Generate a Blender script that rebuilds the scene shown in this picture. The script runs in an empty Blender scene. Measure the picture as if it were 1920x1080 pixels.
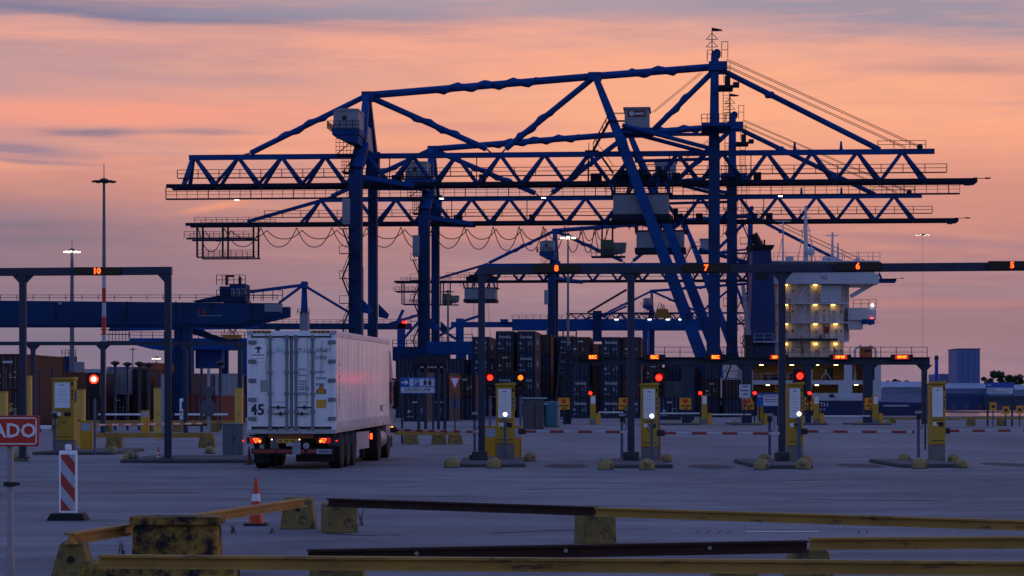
import bpy, bmesh, math, random
from mathutils import Vector, Matrix

random.seed(7)
SC = bpy.context.scene
COL = SC.collection

# ------------------------------------------------------------------ camera
F, CX, HY, CAMH = 4300.0, 960.0, 757.0, 1.84      # focal length, centre column, horizon row (1920 px wide), eye height
cam = bpy.data.cameras.new('camera')
cam.sensor_width = 36.0
cam.lens = 36.0 * F / 1920.0
cam.shift_y = (HY - 540.0) / 1920.0
cam.clip_start = 0.5
cam.clip_end = 12000
cam_o = bpy.data.objects.new('camera', cam)
cam_o.location = (0, 0, CAMH)
cam_o.rotation_euler = (math.radians(90), 0, 0)
COL.objects.link(cam_o)
SC.camera = cam_o

# ------------------------------------------------------------------ sky
SUN_AZ, SUN_EL = 62.0, 7.0      # degrees to the right of the view, above the horizon
world = bpy.data.worlds.new('World')
SC.world = world
world.use_nodes = True
wn, wl = world.node_tree.nodes, world.node_tree.links
wn.clear()


def s2l(c):
    return tuple((x / 255 / 12.92) if x / 255 <= 0.04045 else ((x / 255 + 0.055) / 1.055) ** 2.4 for x in c)


def wnode(t, **k):
    n = wn.new(t)
    for a, b in k.items():
        setattr(n, a, b)
    return n


def wmath(op, a, b=None, c=None):
    n = wnode('ShaderNodeMath', operation=op)
    for i, x in enumerate((a, b, c)):
        if x is None:
            continue
        if isinstance(x, (int, float)):
            n.inputs[i].default_value = x
        else:
            wl.new(x, n.inputs[i])
    return n.outputs[0]


def wramp(fac, stops, interp='LINEAR'):
    n = wnode('ShaderNodeValToRGB')
    cr = n.color_ramp
    cr.interpolation = interp
    while len(cr.elements) < len(stops):
        cr.elements.new(0.5)
    for e, (p, c) in zip(cr.elements, stops):
        e.position = p
        e.color = (*c, 1)
    wl.new(fac, n.inputs[0])
    return n.outputs[0]


def wmix(fac, a, b, mode='MIX'):
    n = wnode('ShaderNodeMix', data_type='RGBA', blend_type=mode)
    if isinstance(fac, (int, float)):
        n.inputs[0].default_value = fac
    else:
        wl.new(fac, n.inputs[0])
    for i, x in ((6, a), (7, b)):
        if isinstance(x, tuple):
            n.inputs[i].default_value = (*x, 1)
        else:
            wl.new(x, n.inputs[i])
    return n.outputs[2]


def wnoise(vec, scale, detail, rough=0.55, dist=0.0):
    n = wnode('ShaderNodeTexNoise')
    n.inputs['Scale'].default_value = scale
    n.inputs['Detail'].default_value = detail
    n.inputs['Roughness'].default_value = rough
    n.inputs['Distortion'].default_value = dist
    wl.new(vec, n.inputs['Vector'])
    return n.outputs[0]


tc = wnode('ShaderNodeTexCoord')
sep = wnode('ShaderNodeSeparateXYZ')
wl.new(tc.outputs['Generated'], sep.inputs[0])
zz = wmath('MAXIMUM', sep.outputs[2], 0.0)
# long low cloud streaks: stretch the direction vector vertically
mp = wnode('ShaderNodeMapping')
mp.inputs['Scale'].default_value = (1.0, 1.0, 9.0)
mp.inputs['Rotation'].default_value = (0.0, math.radians(2.5), 0.0)
wl.new(tc.outputs['Generated'], mp.inputs[0])
mp2 = wnode('ShaderNodeMapping')
mp2.inputs['Scale'].default_value = (1.0, 1.0, 15.0)
mp2.inputs['Location'].default_value = (4.1, 1.7, 0.3)
mp2.inputs['Rotation'].default_value = (0.0, math.radians(-3.0), 0.0)
wl.new(tc.outputs['Generated'], mp2.inputs[0])
n_big = wnoise(mp.outputs[0], 2.6, 3.0, 0.5, 0.4)
n_fine = wnoise(mp2.outputs[0], 5.5, 5.0, 0.6)
n_str = wnoise(mp2.outputs[0], 2.9, 5.0, 0.55, 0.5)
wob = wmath('ADD', wmath('MULTIPLY', wmath('SUBTRACT', n_big, 0.5), 0.062), wmath('MULTIPLY', wmath('SUBTRACT', n_fine, 0.5), 0.034))
wob = wmath('MULTIPLY', wob, wmath('MINIMUM', wmath('MULTIPLY', zz, 14.0), 1.0))
el = wmath('ADD', zz, wob)
# elevation -> colour, square-rooted so the low band has room on the ramp
pos = wmath('SQRT', wmath('MAXIMUM', el, 0.0))


def sp(z):
    return math.sqrt(z)


WARM = [(sp(0.0), s2l((124, 108, 134))), (sp(0.022), s2l((142, 115, 134))), (sp(0.045), s2l((158, 122, 132))),
        (sp(0.064), s2l((180, 130, 132))), (sp(0.085), s2l((210, 143, 130))), (sp(0.106), s2l((232, 155, 132))),
        (sp(0.126), s2l((250, 167, 137))), (sp(0.142), s2l((245, 167, 142))), (sp(0.156), s2l((228, 166, 150))),
        (sp(0.176), s2l((172, 152, 165))), (sp(0.26), s2l((138, 144, 184))), (sp(0.5), s2l((116, 148, 222))), (1.0, s2l((94, 132, 222)))]
COOL = [(sp(0.0), s2l((128, 126, 160))), (sp(0.05), s2l((165, 160, 185))), (sp(0.12), s2l((168, 170, 202))),
        (sp(0.25), s2l((156, 178, 232))), (sp(0.5), s2l((134, 166, 236))), (1.0, s2l((94, 132, 222)))]
warm = wramp(pos, WARM)
cool = wramp(pos, COOL)
# mauve cloud bands inside the glow
band = wramp(n_str, [(0.0, (0, 0, 0)), (0.46, (0, 0, 0)), (0.64, (1, 1, 1)), (1.0, (1, 1, 1))], 'EASE')
bandz = wramp(zz, [(0.0, (0.35,) * 3), (0.05, (0.6,) * 3), (0.12, (0.62,) * 3), (0.15, (0.75,) * 3), (0.2, (0.6,) * 3), (0.5, (0.25,) * 3), (1.0, (0, 0, 0))])
bm_ = wnode('ShaderNodeMix', data_type='RGBA', blend_type='MULTIPLY')
bm_.inputs[0].default_value = 1.0
wl.new(band, bm_.inputs[6])
wl.new(bandz, bm_.inputs[7])
warm = wmix(bm_.outputs[2], warm, s2l((176, 142, 150)))
# peach glow streaks
glow = wramp(n_fine, [(0.0, (0, 0, 0)), (0.55, (0, 0, 0)), (0.75, (0.5,) * 3), (1.0, (0.7,) * 3)], 'EASE')
gz = wramp(zz, [(0.0, (0, 0, 0)), (0.05, (0.3,) * 3), (0.11, (1, 1, 1)), (0.17, (0.6,) * 3), (0.24, (0, 0, 0)), (1.0, (0, 0, 0))])
gm = wnode('ShaderNodeMix', data_type='RGBA', blend_type='MULTIPLY')
gm.inputs[0].default_value = 1.0
wl.new(glow, gm.inputs[6])
wl.new(gz, gm.inputs[7])
warm = wmix(gm.outputs[2], warm, s2l((255, 178, 138)))
# soft broken mottling, finer than the long streaks
n_puff = wnoise(mp.outputs[0], 17.0, 5.0, 0.62)
puff = wramp(n_puff, [(0.0, (0, 0, 0)), (0.47, (0, 0, 0)), (0.68, (1, 1, 1)), (1.0, (1, 1, 1))], 'EASE')
puffz = wramp(zz, [(0.0, (0.10,) * 3), (0.06, (0.18,) * 3), (0.12, (0.30,) * 3), (0.16, (0.5,) * 3), (0.24, (0.35,) * 3), (1.0, (0, 0, 0))])
warm = wmix(wmath('MULTIPLY', puff, puffz), warm, s2l((186, 146, 152)))
lite = wramp(n_puff, [(0.0, (1, 1, 1)), (0.34, (1, 1, 1)), (0.5, (0, 0, 0)), (1.0, (0, 0, 0))], 'EASE')
warm = wmix(wmath('MULTIPLY', lite, wmath('MULTIPLY', puffz, 0.7)), warm, s2l((255, 180, 150)))
# individual clouds and glows, placed by direction (tangent of azimuth, tangent of elevation)
yy = wmath('MAXIMUM', sep.outputs[1], 0.05)
tx = wmath('DIVIDE', sep.outputs[0], yy)
tz = wmath('DIVIDE', sep.outputs[2], yy)
n_edge = wnoise(mp2.outputs[0], 11.0, 5.0, 0.62)
wav = wmath('MULTIPLY', wmath('SUBTRACT', n_str, 0.5), 0.02)


def cloud(col, cx, cy, w, h, slope, amt, ragged=0.8):
    global warm
    x0, z0 = (cx - CX) / F, (HY - cy) / F
    dx = wmath('DIVIDE', wmath('SUBTRACT', tx, x0), w / F)
    dz = wmath('DIVIDE', wmath('SUBTRACT', wmath('SUBTRACT', wmath('ADD', tz, wav), z0), wmath('MULTIPLY', wmath('SUBTRACT', tx, x0), -slope)), h / F)
    e = wmath('EXPONENT', wmath('MULTIPLY', wmath('ADD', wmath('MULTIPLY', dx, dx), wmath('MULTIPLY', dz, dz)), -1.0))
    k = wmath('MULTIPLY', e, wmath('MULTIPLY_ADD', wmath('SUBTRACT', n_edge, 0.5), ragged * 5.0, 1.0))
    k = wmath('MULTIPLY', wmath('MINIMUM', wmath('MAXIMUM', k, 0.0), 1.0), amt)
    warm = wmix(k, warm, s2l(col))


cloud((255, 177, 138), 1250, 205, 720, 100, 0.0, 0.85, 0.3)
cloud((196, 152, 152), -80, 130, 480, 75, 0.03, 0.85, 0.25)
cloud((136, 116, 131), -60, 450, 560, 80, 0.03, 0.95, 0.25)
cloud((124, 114, 136), -100, 640, 900, 110, 0.0, 0.8, 0.2)
cloud((214, 146, 128), 1900, 380, 420, 80, 0.0, 0.5, 0.2)
cloud((160, 121, 128), 1850, 610, 420, 60, 0.0, 0.7, 0.2)
cloud((252, 160, 132), 200, 206, 520, 26, 0.01, 0.8, 0.4)
cloud((232, 166, 152), 120, 44, 380, 12, 0.06, 0.8, 0.6)
cloud((126, 120, 146), 210, 16, 430, 26, 0.05, 1.0, 0.9)
cloud((150, 142, 162), 560, 20, 420, 22, 0.03, 0.75, 0.8)
cloud((168, 155, 166), 1100, 8, 500, 22, 0.0, 0.7, 0.6)
cloud((158, 147, 163), 1700, 28, 420, 48, 0.07, 0.9, 0.9)
cloud((150, 124, 142), 165, 241, 95, 7, 0.02, 0.95, 1.0)
cloud((158, 128, 140), 395, 244, 90, 8, 0.03, 0.85, 1.0)
cloud((152, 128, 146), 20, 275, 130, 13, 0.08, 0.85, 0.9)
cloud((160, 130, 144), 60, 302, 110, 7, 0.1, 0.7, 1.0)
cloud((214, 148, 138), 800, 240, 260, 12, 0.0, 0.55, 0.8)
cloud((190, 144, 142), 1820, 128, 150, 12, 0.02, 0.6, 0.9)
cloud((196, 140, 136), 560, 325, 240, 16, 0.0, 0.5, 0.8)
cloud((252, 160, 118), 420, 385, 70, 9, -0.22, 0.6, 0.7)
cloud((160, 124, 138), 1760, 452, 260, 10, 0.06, 0.6, 0.9)
cloud((150, 122, 136), 300, 500, 420, 10, 0.02, 0.5, 0.9)
cloud((150, 122, 136), 900, 470, 420, 9, 0.0, 0.4, 0.9)
cloud((196, 132, 128), 1750, 565, 300, 10, 0.0, 0.5, 0.6)
# the glow fades towards the side of the sky away from the sun
sa = math.radians(SUN_AZ * 0.45)
dotp = wmath('ADD', wmath('MULTIPLY', sep.outputs[0], math.sin(sa)), wmath('MULTIPLY', sep.outputs[1], math.cos(sa)))
side = wramp(wmath('MULTIPLY_ADD', dotp, 0.5, 0.5), [(0.0, (0, 0, 0)), (0.25, (0.05,) * 3), (0.8, (0.95,) * 3), (1.0, (1, 1, 1))], 'EASE')
sky = wmix(side, cool, warm)
bg = wnode('ShaderNodeBackground')
bg.inputs['Strength'].default_value = 1.0
wl.new(sky, bg.inputs[0])
wo = wnode('ShaderNodeOutputWorld')
wl.new(bg.outputs[0], wo.inputs[0])

# the last warm light from the side where the sun went down
sun = bpy.data.lights.new('sun', 'SUN')
sun.energy = 0.55
sun.angle = math.radians(25)
sun.color = (1.0, 0.58, 0.46)
sun_o = bpy.data.objects.new('sun', sun)
dvec = -Vector((math.sin(math.radians(SUN_AZ)) * math.cos(math.radians(SUN_EL)), math.cos(math.radians(SUN_AZ)) * math.cos(math.radians(SUN_EL)), math.sin(math.radians(SUN_EL))))
sun_o.rotation_euler = dvec.to_track_quat('-Z', 'Y').to_euler()
COL.objects.link(sun_o)

SC.render.engine = 'CYCLES'
SC.view_settings.view_transform = 'Standard'
SC.view_settings.look = 'None'
SC.view_settings.exposure = 0.0
SC.view_settings.gamma = 1.0
SC.cycles.max_bounces = 6
SC.cycles.sample_clamp_indirect = 4.0


# ------------------------------------------------------------------ helpers
def P(px, py, d):
    return Vector(((px - CX) / F * d, d, CAMH + (HY - py) / F * d))


def G(px, py, z=0.0):
    d = F * (CAMH - z) / (py - HY)
    return Vector(((px - CX) / F * d, d, z))


def GD(px, d, z=0.0):
    return Vector(((px - CX) / F * d, d, z))


MATS = {}


def M(name, rgb, rough=0.6, metal=0.0, var=0.25, scale=1.2, bump=0.0, dirt=None, dirt_amt=0.5, spec=0.25, coat=0.0, dscale=0.7, dst=None):
    """painted / weathered surface: base colour with mottled variation and optional grime or rust patches"""
    if name in MATS:
        return MATS[name]
    m = bpy.data.materials.new(name)
    m.use_nodes = True
    nt = m.node_tree
    b = nt.nodes['Principled BSDF']
    b.inputs['Roughness'].default_value = rough
    b.inputs['Metallic'].default_value = metal
    b.inputs['Specular IOR Level'].default_value = spec
    b.inputs['Coat Weight'].default_value = coat
    t = nt.nodes.new('ShaderNodeTexCoord')
    n = nt.nodes.new('ShaderNodeTexNoise')
    n.inputs['Scale'].default_value = scale
    n.inputs['Detail'].default_value = 5
    n.inputs['Roughness'].default_value = 0.65
    nt.links.new(t.outputs['Object'], n.inputs['Vector'])
    r = nt.nodes.new('ShaderNodeValToRGB')
    r.color_ramp.elements[0].position = 0.3
    r.color_ramp.elements[1].position = 0.72
    r.color_ramp.elements[0].color = (*[c * (1 - var) for c in rgb], 1)
    r.color_ramp.elements[1].color = (*[min(1, c * (1 + var * 0.6)) for c in rgb], 1)
    nt.links.new(n.outputs[0], r.inputs[0])
    out = r.outputs[0]
    if dirt:
        n2 = nt.nodes.new('ShaderNodeTexNoise')
        n2.inputs['Scale'].default_value = scale * dscale * 3.1
        n2.inputs['Detail'].default_value = 7
        n2.inputs['Roughness'].default_value = 0.72
        if dst:
            mpd = nt.nodes.new('ShaderNodeMapping')
            mpd.inputs['Scale'].default_value = dst
            nt.links.new(t.outputs['Object'], mpd.inputs[0])
            nt.links.new(mpd.outputs[0], n2.inputs['Vector'])
        else:
            nt.links.new(t.outputs['Object'], n2.inputs['Vector'])
        r2 = nt.nodes.new('ShaderNodeValToRGB')
        r2.color_ramp.elements[0].position = 0.68 - dirt_amt * 0.25
        r2.color_ramp.elements[1].position = 0.76 - dirt_amt * 0.18
        nt.links.new(n2.outputs[0], r2.inputs[0])
        mx = nt.nodes.new('ShaderNodeMix')
        mx.data_type = 'RGBA'
        nt.links.new(r2.outputs[0], mx.inputs[0])
        nt.links.new(out, mx.inputs[6])
        mx.inputs[7].default_value = (*dirt, 1)
        out = mx.outputs[2]
    nt.links.new(out, b.inputs['Base Color'])
    rr = nt.nodes.new('ShaderNodeMath')
    rr.operation = 'MULTIPLY_ADD'
    rr.inputs[1].default_value = 0.3
    rr.inputs[2].default_value = max(0.02, rough - 0.15)
    nt.links.new(n.outputs[0], rr.inputs[0])
    nt.links.new(rr.outputs[0], b.inputs['Roughness'])
    if bump:
        bp = nt.nodes.new('ShaderNodeBump')
        bp.inputs['Strength'].default_value = bump
        bp.inputs['Distance'].default_value = 0.02
        n3 = nt.nodes.new('ShaderNodeTexNoise')
        n3.inputs['Scale'].default_value = scale * 9
        n3.inputs['Detail'].default_value = 6
        nt.links.new(t.outputs['Object'], n3.inputs['Vector'])
        nt.links.new(n3.outputs[0], bp.inputs['Height'])
        nt.links.new(bp.outputs[0], b.inputs['Normal'])
    MATS[name] = m
    return m


def E(name, rgb, strength):
    if name in MATS:
        return MATS[name]
    m = bpy.data.materials.new(name)
    m.use_nodes = True
    b = m.node_tree.nodes['Principled BSDF']
    b.inputs['Base Color'].default_value = (*[c * 0.3 for c in rgb], 1)
    b.inputs['Emission Color'].default_value = (*rgb, 1)
    b.inputs['Emission Strength'].default_value = strength
    MATS[name] = m
    return m


def stripes(name, c1, c2, period, axis=0, slope=0.0, slope_axis=2, duty=0.5, rough=0.5):
    """alternating painted bands along a local axis, optionally slanted"""
    if name in MATS:
        return MATS[name]
    m = bpy.data.materials.new(name)
    m.use_nodes = True
    nt = m.node_tree
    b = nt.nodes['Principled BSDF']
    b.inputs['Roughness'].default_value = rough
    t = nt.nodes.new('ShaderNodeTexCoord')
    s = nt.nodes.new('ShaderNodeSeparateXYZ')
    nt.links.new(t.outputs['Object'], s.inputs[0])
    a = nt.nodes.new('ShaderNodeMath')
    a.operation = 'MULTIPLY_ADD'
    a.inputs[1].default_value = slope
    nt.links.new(s.outputs[slope_axis], a.inputs[0])
    nt.links.new(s.outputs[axis], a.inputs[2])
    d = nt.nodes.new('ShaderNodeMath')
    d.operation = 'DIVIDE'
    d.inputs[1].default_value = period
    nt.links.new(a.outputs[0], d.inputs[0])
    fr = nt.nodes.new('ShaderNodeMath')
    fr.operation = 'FRACT'
    nt.links.new(d.outputs[0], fr.inputs[0])
    lt = nt.nodes.new('ShaderNodeMath')
    lt.operation = 'LESS_THAN'
    lt.inputs[1].default_value = duty
    nt.links.new(fr.outputs[0], lt.inputs[0])
    n = nt.nodes.new('ShaderNodeTexNoise')
    n.inputs['Scale'].default_value = 6
    n.inputs['Detail'].default_value = 6
    nt.links.new(t.outputs['Object'], n.inputs['Vector'])
    mx = nt.nodes.new('ShaderNodeMix')
    mx.data_type = 'RGBA'
    nt.links.new(lt.outputs[0], mx.inputs[0])
    mx.inputs[6].default_value = (*c2, 1)
    mx.inputs[7].default_value = (*c1, 1)
    hs = nt.nodes.new('ShaderNodeMix')
    hs.data_type = 'RGBA'
    hs.blend_type = 'MULTIPLY'
    hs.inputs[0].default_value = 0.5
    nt.links.new(mx.outputs[2], hs.inputs[6])
    nt.links.new(n.outputs[0], hs.inputs[7])
    nt.links.new(hs.outputs[2], b.inputs['Base Color'])
    MATS[name] = m
    return m


class MB:
    def __init__(self):
        self.v, self.f, self.mi = [], [], []
        self.cur = 0

    def add(self, vs, fs):
        o = len(self.v)
        self.v += [tuple(x) for x in vs]
        self.f += [tuple(i + o for i in q) for q in fs]
        self.mi += [self.cur] * len(fs)
        return self

    def box(self, a, b):
        (x0, y0, z0), (x1, y1, z1) = a, b
        x0, x1 = min(x0, x1), max(x0, x1)
        y0, y1 = min(y0, y1), max(y0, y1)
        z0, z1 = min(z0, z1), max(z0, z1)
        return self.add([(x0, y0, z0), (x1, y0, z0), (x1, y1, z0), (x0, y1, z0), (x0, y0, z1), (x1, y0, z1), (x1, y1, z1), (x0, y1, z1)],
                        [(0, 3, 2, 1), (4, 5, 6, 7), (0, 1, 5, 4), (1, 2, 6, 5), (2, 3, 7, 6), (3, 0, 4, 7)])

    def cbox(self, c, s):
        return self.box((c[0] - s[0] / 2, c[1] - s[1] / 2, c[2] - s[2] / 2), (c[0] + s[0] / 2, c[1] + s[1] / 2, c[2] + s[2] / 2))

    def beam(self, a, b, w, h=None, up=(0, 0, 1), w2=None, h2=None):
        a, b = Vector(a), Vector(b)
        h = w if h is None else h
        w2 = w if w2 is None else w2
        h2 = h if h2 is None else h2
        t = (b - a).normalized()
        up = Vector(up)
        if abs(t.dot(up)) > 0.985:
            up = Vector((0, 1, 0))
        s = t.cross(up).normalized()
        u = s.cross(t).normalized()
        vs = []
        for p, ww, hh in ((a, w, h), (b, w2, h2)):
            for i, j in ((-1, -1), (1, -1), (1, 1), (-1, 1)):
                vs.append(p + s * (i * ww / 2) + u * (j * hh / 2))
        return self.add(vs, [(0, 1, 2, 3), (7, 6, 5, 4), (0, 4, 5, 1), (1, 5, 6, 2), (2, 6, 7, 3), (3, 7, 4, 0)])

    def tube(self, pts, r, n=8, cap=True, twist=None):
        pts = [Vector(p) for p in pts]
        rs = r if isinstance(r, (list, tuple)) else [r] * len(pts)
        o = len(self.v)
        t0 = (pts[1] - pts[0]).normalized()
        ref = Vector((0, 0, 1)) if abs(t0.z) < 0.9 else Vector((0, 1, 0))
        fs = []
        for i, p in enumerate(pts):
            t = (pts[min(i + 1, len(pts) - 1)] - pts[max(i - 1, 0)]).normalized()
            s = t.cross(ref)
            if s.length < 1e-6:
                s = Vector((1, 0, 0))
            s.normalize()
            u = s.cross(t).normalized()
            for k in range(n):
                a = 2 * math.pi * k / n
                rr = rs[i]
                if twist and twist[i] is not None:
                    rr *= 1 + 0.6 * max(0.0, math.cos(a - twist[i])) ** 3
                self.v.append(tuple(p + s * (rr * math.cos(a)) + u * (rr * math.sin(a))))
        for i in range(len(pts) - 1):
            for k in range(n):
                k2 = (k + 1) % n
                fs.append((o + i * n + k, o + i * n + k2, o + (i + 1) * n + k2, o + (i + 1) * n + k))
        if cap:
            fs.append(tuple(o + k for k in reversed(range(n))))
            fs.append(tuple(o + (len(pts) - 1) * n + k for k in range(n)))
        self.f += fs
        self.mi += [self.cur] * len(fs)
        return self

    def prism(self, poly, off):
        """closed polygon (3D points) swept by an offset vector"""
        poly = [Vector(p) for p in poly]
        off = Vector(off)
        n = len(poly)
        vs = poly + [p + off for p in poly]
        fs = [tuple(range(n)), tuple(reversed(range(n, 2 * n)))]
        for i in range(n):
            j = (i + 1) % n
            fs.append((i, n + i, n + j, j))
        return self.add(vs, fs)

    def lathe(self, prof, c=(0, 0, 0), n=16, axis='z'):
        o = len(self.v)
        c = Vector(c)
        for r, z in prof:
            for k in range(n):
                a = 2 * math.pi * k / n
                p = (r * math.cos(a), r * math.sin(a), z)
                if axis == 'x':
                    p = (z, r * math.cos(a), r * math.sin(a))
                if axis == 'y':
                    p = (r * math.cos(a), z, r * math.sin(a))
                self.v.append(tuple(c + Vector(p)))
        fs = []
        for i in range(len(prof) - 1):
            for k in range(n):
                k2 = (k + 1) % n
                fs.append((o + i * n + k, o + i * n + k2, o + (i + 1) * n + k2, o + (i + 1) * n + k))
        fs.append(tuple(o + k for k in reversed(range(n))))
        fs.append(tuple(o + (len(prof) - 1) * n + k for k in range(n)))
        self.f += fs
        self.mi += [self.cur] * len(fs)
        return self

    def mesh(self, name, mat, smooth=False):
        me = bpy.data.meshes.new(name)
        me.from_pydata(self.v, [], self.f)
        for mm in (mat if isinstance(mat, (list, tuple)) else [mat]):
            me.materials.append(mm)
        if isinstance(mat, (list, tuple)):
            me.polygons.foreach_set('material_index', self.mi)
        bmm = bmesh.new()
        bmm.from_mesh(me)
        bmesh.ops.recalc_face_normals(bmm, faces=bmm.faces)
        bmm.to_mesh(me)
        bmm.free()
        if smooth:
            me.polygons.foreach_set('use_smooth', [True] * len(me.polygons))
            try:
                me.set_sharp_from_angle(angle=math.radians(40))
            except Exception:
                pass
        me.update()
        return me

    def build(self, name, mat, parent=None, smooth=False, org=None, bevel=0.0):
        if org is not None:
            org = Vector(org)
            self.v = [(x - org.x, y - org.y, z - org.z) for x, y, z in self.v]
        o = bpy.data.objects.new(name, self.mesh(name, mat, smooth))
        COL.objects.link(o)
        if parent is not None:
            o.parent = parent
        if bevel:
            b = o.modifiers.new('edge', 'BEVEL')
            b.width = bevel
            b.segments = 2
            b.limit_method = 'ANGLE'
            b.angle_limit = math.radians(40)
        return o


def tag(o, label=None, cat=None, group=None, kind=None):
    if label:
        o['label'] = label
    if cat:
        o['category'] = cat
    if group:
        o['group'] = group
    if kind:
        o['kind'] = kind
    return o


def thing(name, label, cat, loc=(0, 0, 0), rz=0.0, group=None):
    o = bpy.data.objects.new(name, None)
    o.empty_display_size = 0.3
    COL.objects.link(o)
    o.location = loc
    o.rotation_euler = (0, 0, rz)
    return tag(o, label, cat, group)


def inst(me, name, parent=None, loc=(0, 0, 0), rot=(0, 0, 0)):
    o = bpy.data.objects.new(name, me)
    COL.objects.link(o)
    o.location = loc
    o.rotation_euler = rot
    if parent is not None:
        o.parent = parent
    return o


_TXT = {}


def text_mesh(s, size, mat, ext=0.003, off=0.0, align='CENTER', bold=0.0, xs=1.0):
    key = (s, size, mat.name, ext, off, align, bold, xs)
    if key in _TXT:
        return _TXT[key]
    cu = bpy.data.curves.new('lettering', 'FONT')
    cu.body = s
    cu.size = size
    cu.extrude = ext
    cu.offset = off + bold
    cu.resolution_u = 2
    cu.align_x = align
    cu.align_y = 'CENTER'
    cu.space_line = 0.9
    ob = bpy.data.objects.new('lettering', cu)
    COL.objects.link(ob)
    dg = bpy.context.evaluated_depsgraph_get()
    me = bpy.data.meshes.new_from_object(ob.evaluated_get(dg))
    bpy.data.objects.remove(ob)
    me.name = 'lettering'
    if xs != 1.0:
        for v in me.vertices:
            v.co.x *= xs
    me.materials.clear()
    me.materials.append(mat)
    _TXT[key] = me
    return me


def text(s, size, mat, loc, parent=None, name='lettering', rot=(math.pi / 2, 0, 0), **k):
    return inst(text_mesh(s, size, mat, **k), name, parent, loc, rot)


ORD = ['first', 'second', 'third', 'fourth', 'fifth', 'sixth', 'seventh', 'eighth', 'ninth', 'tenth']

# ------------------------------------------------------------------ materials
m_crane = M('crane_blue_paint', (0.0022, 0.043, 0.178), 0.6, 0.0, 0.4, 0.25, dirt=(0.006, 0.014, 0.04), dirt_amt=0.45, spec=0.12, dst=(1, 1, .35))
m_crane_leg = M('crane_leg_shaded_blue', (0.002, 0.024, 0.098), 0.6, 0.0, 0.5, 0.2, dirt=(0.006, 0.010, 0.025), dirt_amt=0.5, spec=0.15, dst=(1, 1, .25))  # darker copy of the crane blue: shade of the leg recesses painted in
m_crane_low = M('crane_chord_dark', (0.005, 0.009, 0.024), 0.65, 0.0, 0.4, 0.2, dirt=(0.014, 0.008, 0.007), dirt_amt=0.4, spec=0.12)  # near-black navy with dark brown patches
m_crane_rail = M('crane_handrail', (0.012, 0.017, 0.035), 0.7, spec=0.12)
m_crane_dark = M('crane_machinery_dark', (0.010, 0.014, 0.030), 0.7, spec=0.12)
m_house = M('house_sheet_grey', (0.17, 0.185, 0.22), 0.55, 0, 0.15, 0.5, dirt=(0.12, 0.08, 0.06), dirt_amt=0.2)
m_rope = M('steel_rope', (0.05, 0.045, 0.045), 0.7)
m_gate = M('gate_post_slate', (0.017, 0.026, 0.052), 0.55, 0.0, 0.2, 0.8, dirt=(0.02, 0.022, 0.03), dirt_amt=0.2)
m_gate_dark = M('gate_dark_steel', (0.02, 0.026, 0.04), 0.6)
m_yellow = M('kiosk_yellow', (0.36, 0.225, 0.02), 0.5, 0, 0.2, 1.0, dirt=(0.16, 0.11, 0.03), dirt_amt=0.2)
m_yellow2 = M('barrier_box_yellow', (0.50, 0.25, 0.012), 0.5, 0, 0.2, 1.0, dirt=(0.14, 0.08, 0.02), dirt_amt=0.15)
m_paper = M('notice_paper', (0.62, 0.64, 0.68), 0.6, 0, 0.06, 2)
m_ink = M('print_ink', (0.03, 0.03, 0.04), 0.7)
m_conc = M('concrete_base', (0.16, 0.15, 0.14), 0.85, 0, 0.3, 1.5, bump=0.4)
m_kerb = M('island_concrete', (0.07, 0.068, 0.068), 0.9, 0, 0.35, 1.2, bump=0.4)
m_dome = M('dome_worn_yellow', (0.27, 0.195, 0.075), 0.8, 0, 0.3, 2.5, bump=0.5, dirt=(0.03, 0.028, 0.026), dirt_amt=0.7, dscale=0.4)
m_blockyel = M('block_worn_yellow', (0.30, 0.17, 0.03), 0.85, 0, 0.4, 2.0, bump=0.7, dirt=(0.014, 0.013, 0.013), dirt_amt=1.05, dscale=0.8)
m_blockpale = M('block_pale_yellow', (0.21, 0.145, 0.045), 0.85, 0, 0.5, 2.5, bump=0.6, dirt=(0.05, 0.04, 0.028), dirt_amt=0.7, dscale=0.7)
m_railyel = M('rail_worn_yellow', (0.30, 0.17, 0.035), 0.65, 0, 0.3, 1.2, bump=0.3, dirt=(0.06, 0.03, 0.016), dirt_amt=0.45, dscale=1.6, dst=(.3, .3, 1.6))
m_railrust = M('rail_rusty_brown', (0.032, 0.014, 0.012), 0.8, 0, 0.4, 2.0, bump=0.4, dirt=(0.075, 0.03, 0.017), dirt_amt=0.35)
m_black = M('black_rubber', (0.012, 0.012, 0.014), 0.75)
m_dark = M('dark_steel', (0.018, 0.018, 0.022), 0.6)
m_grey = M('grey_steel', (0.10, 0.115, 0.135), 0.5)
m_lgrey = M('galvanised_steel', (0.24, 0.26, 0.29), 0.45, 0.3)
m_white = M('white_paint', (0.72, 0.73, 0.75), 0.5, 0, 0.08)
m_red = M('red_paint', (0.42, 0.03, 0.02), 0.5, 0, 0.12)
m_signblue = M('sign_blue', (0.02, 0.07, 0.30), 0.45, 0, 0.1)
m_orange = M('sign_orange', (0.62, 0.24, 0.01), 0.5, 0, 0.1)
e_red = E('signal_red_lit', (1.0, 0.0022, 0.0008), 40.0)
e_redhot = E('signal_red_core', (1.0, 0.55, 0.42), 3.0)
e_amber = E('signal_amber_lit', (1.0, 0.14, 0.006), 2.6)
e_led = E('led_orange', (1.0, 0.19, 0.01), 1.9)
e_ledr = E('led_red', (1.0, 0.06, 0.012), 1.5)
e_lamp = E('kiosk_lamp_white', (1.0, 0.93, 0.86), 9.0)
e_flood = E('floodlight_lit', (1.0, 0.86, 0.68), 5.0)
e_deck = E('deck_light_warm', (1.0, 0.52, 0.09), 11.0)

# ------------------------------------------------------------------ ground, quay, water
PSI = math.radians(4.5)          # the quay runs away from the camera, turned a little to the right
CU, SU = math.cos(PSI), math.sin(PSI)


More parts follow.
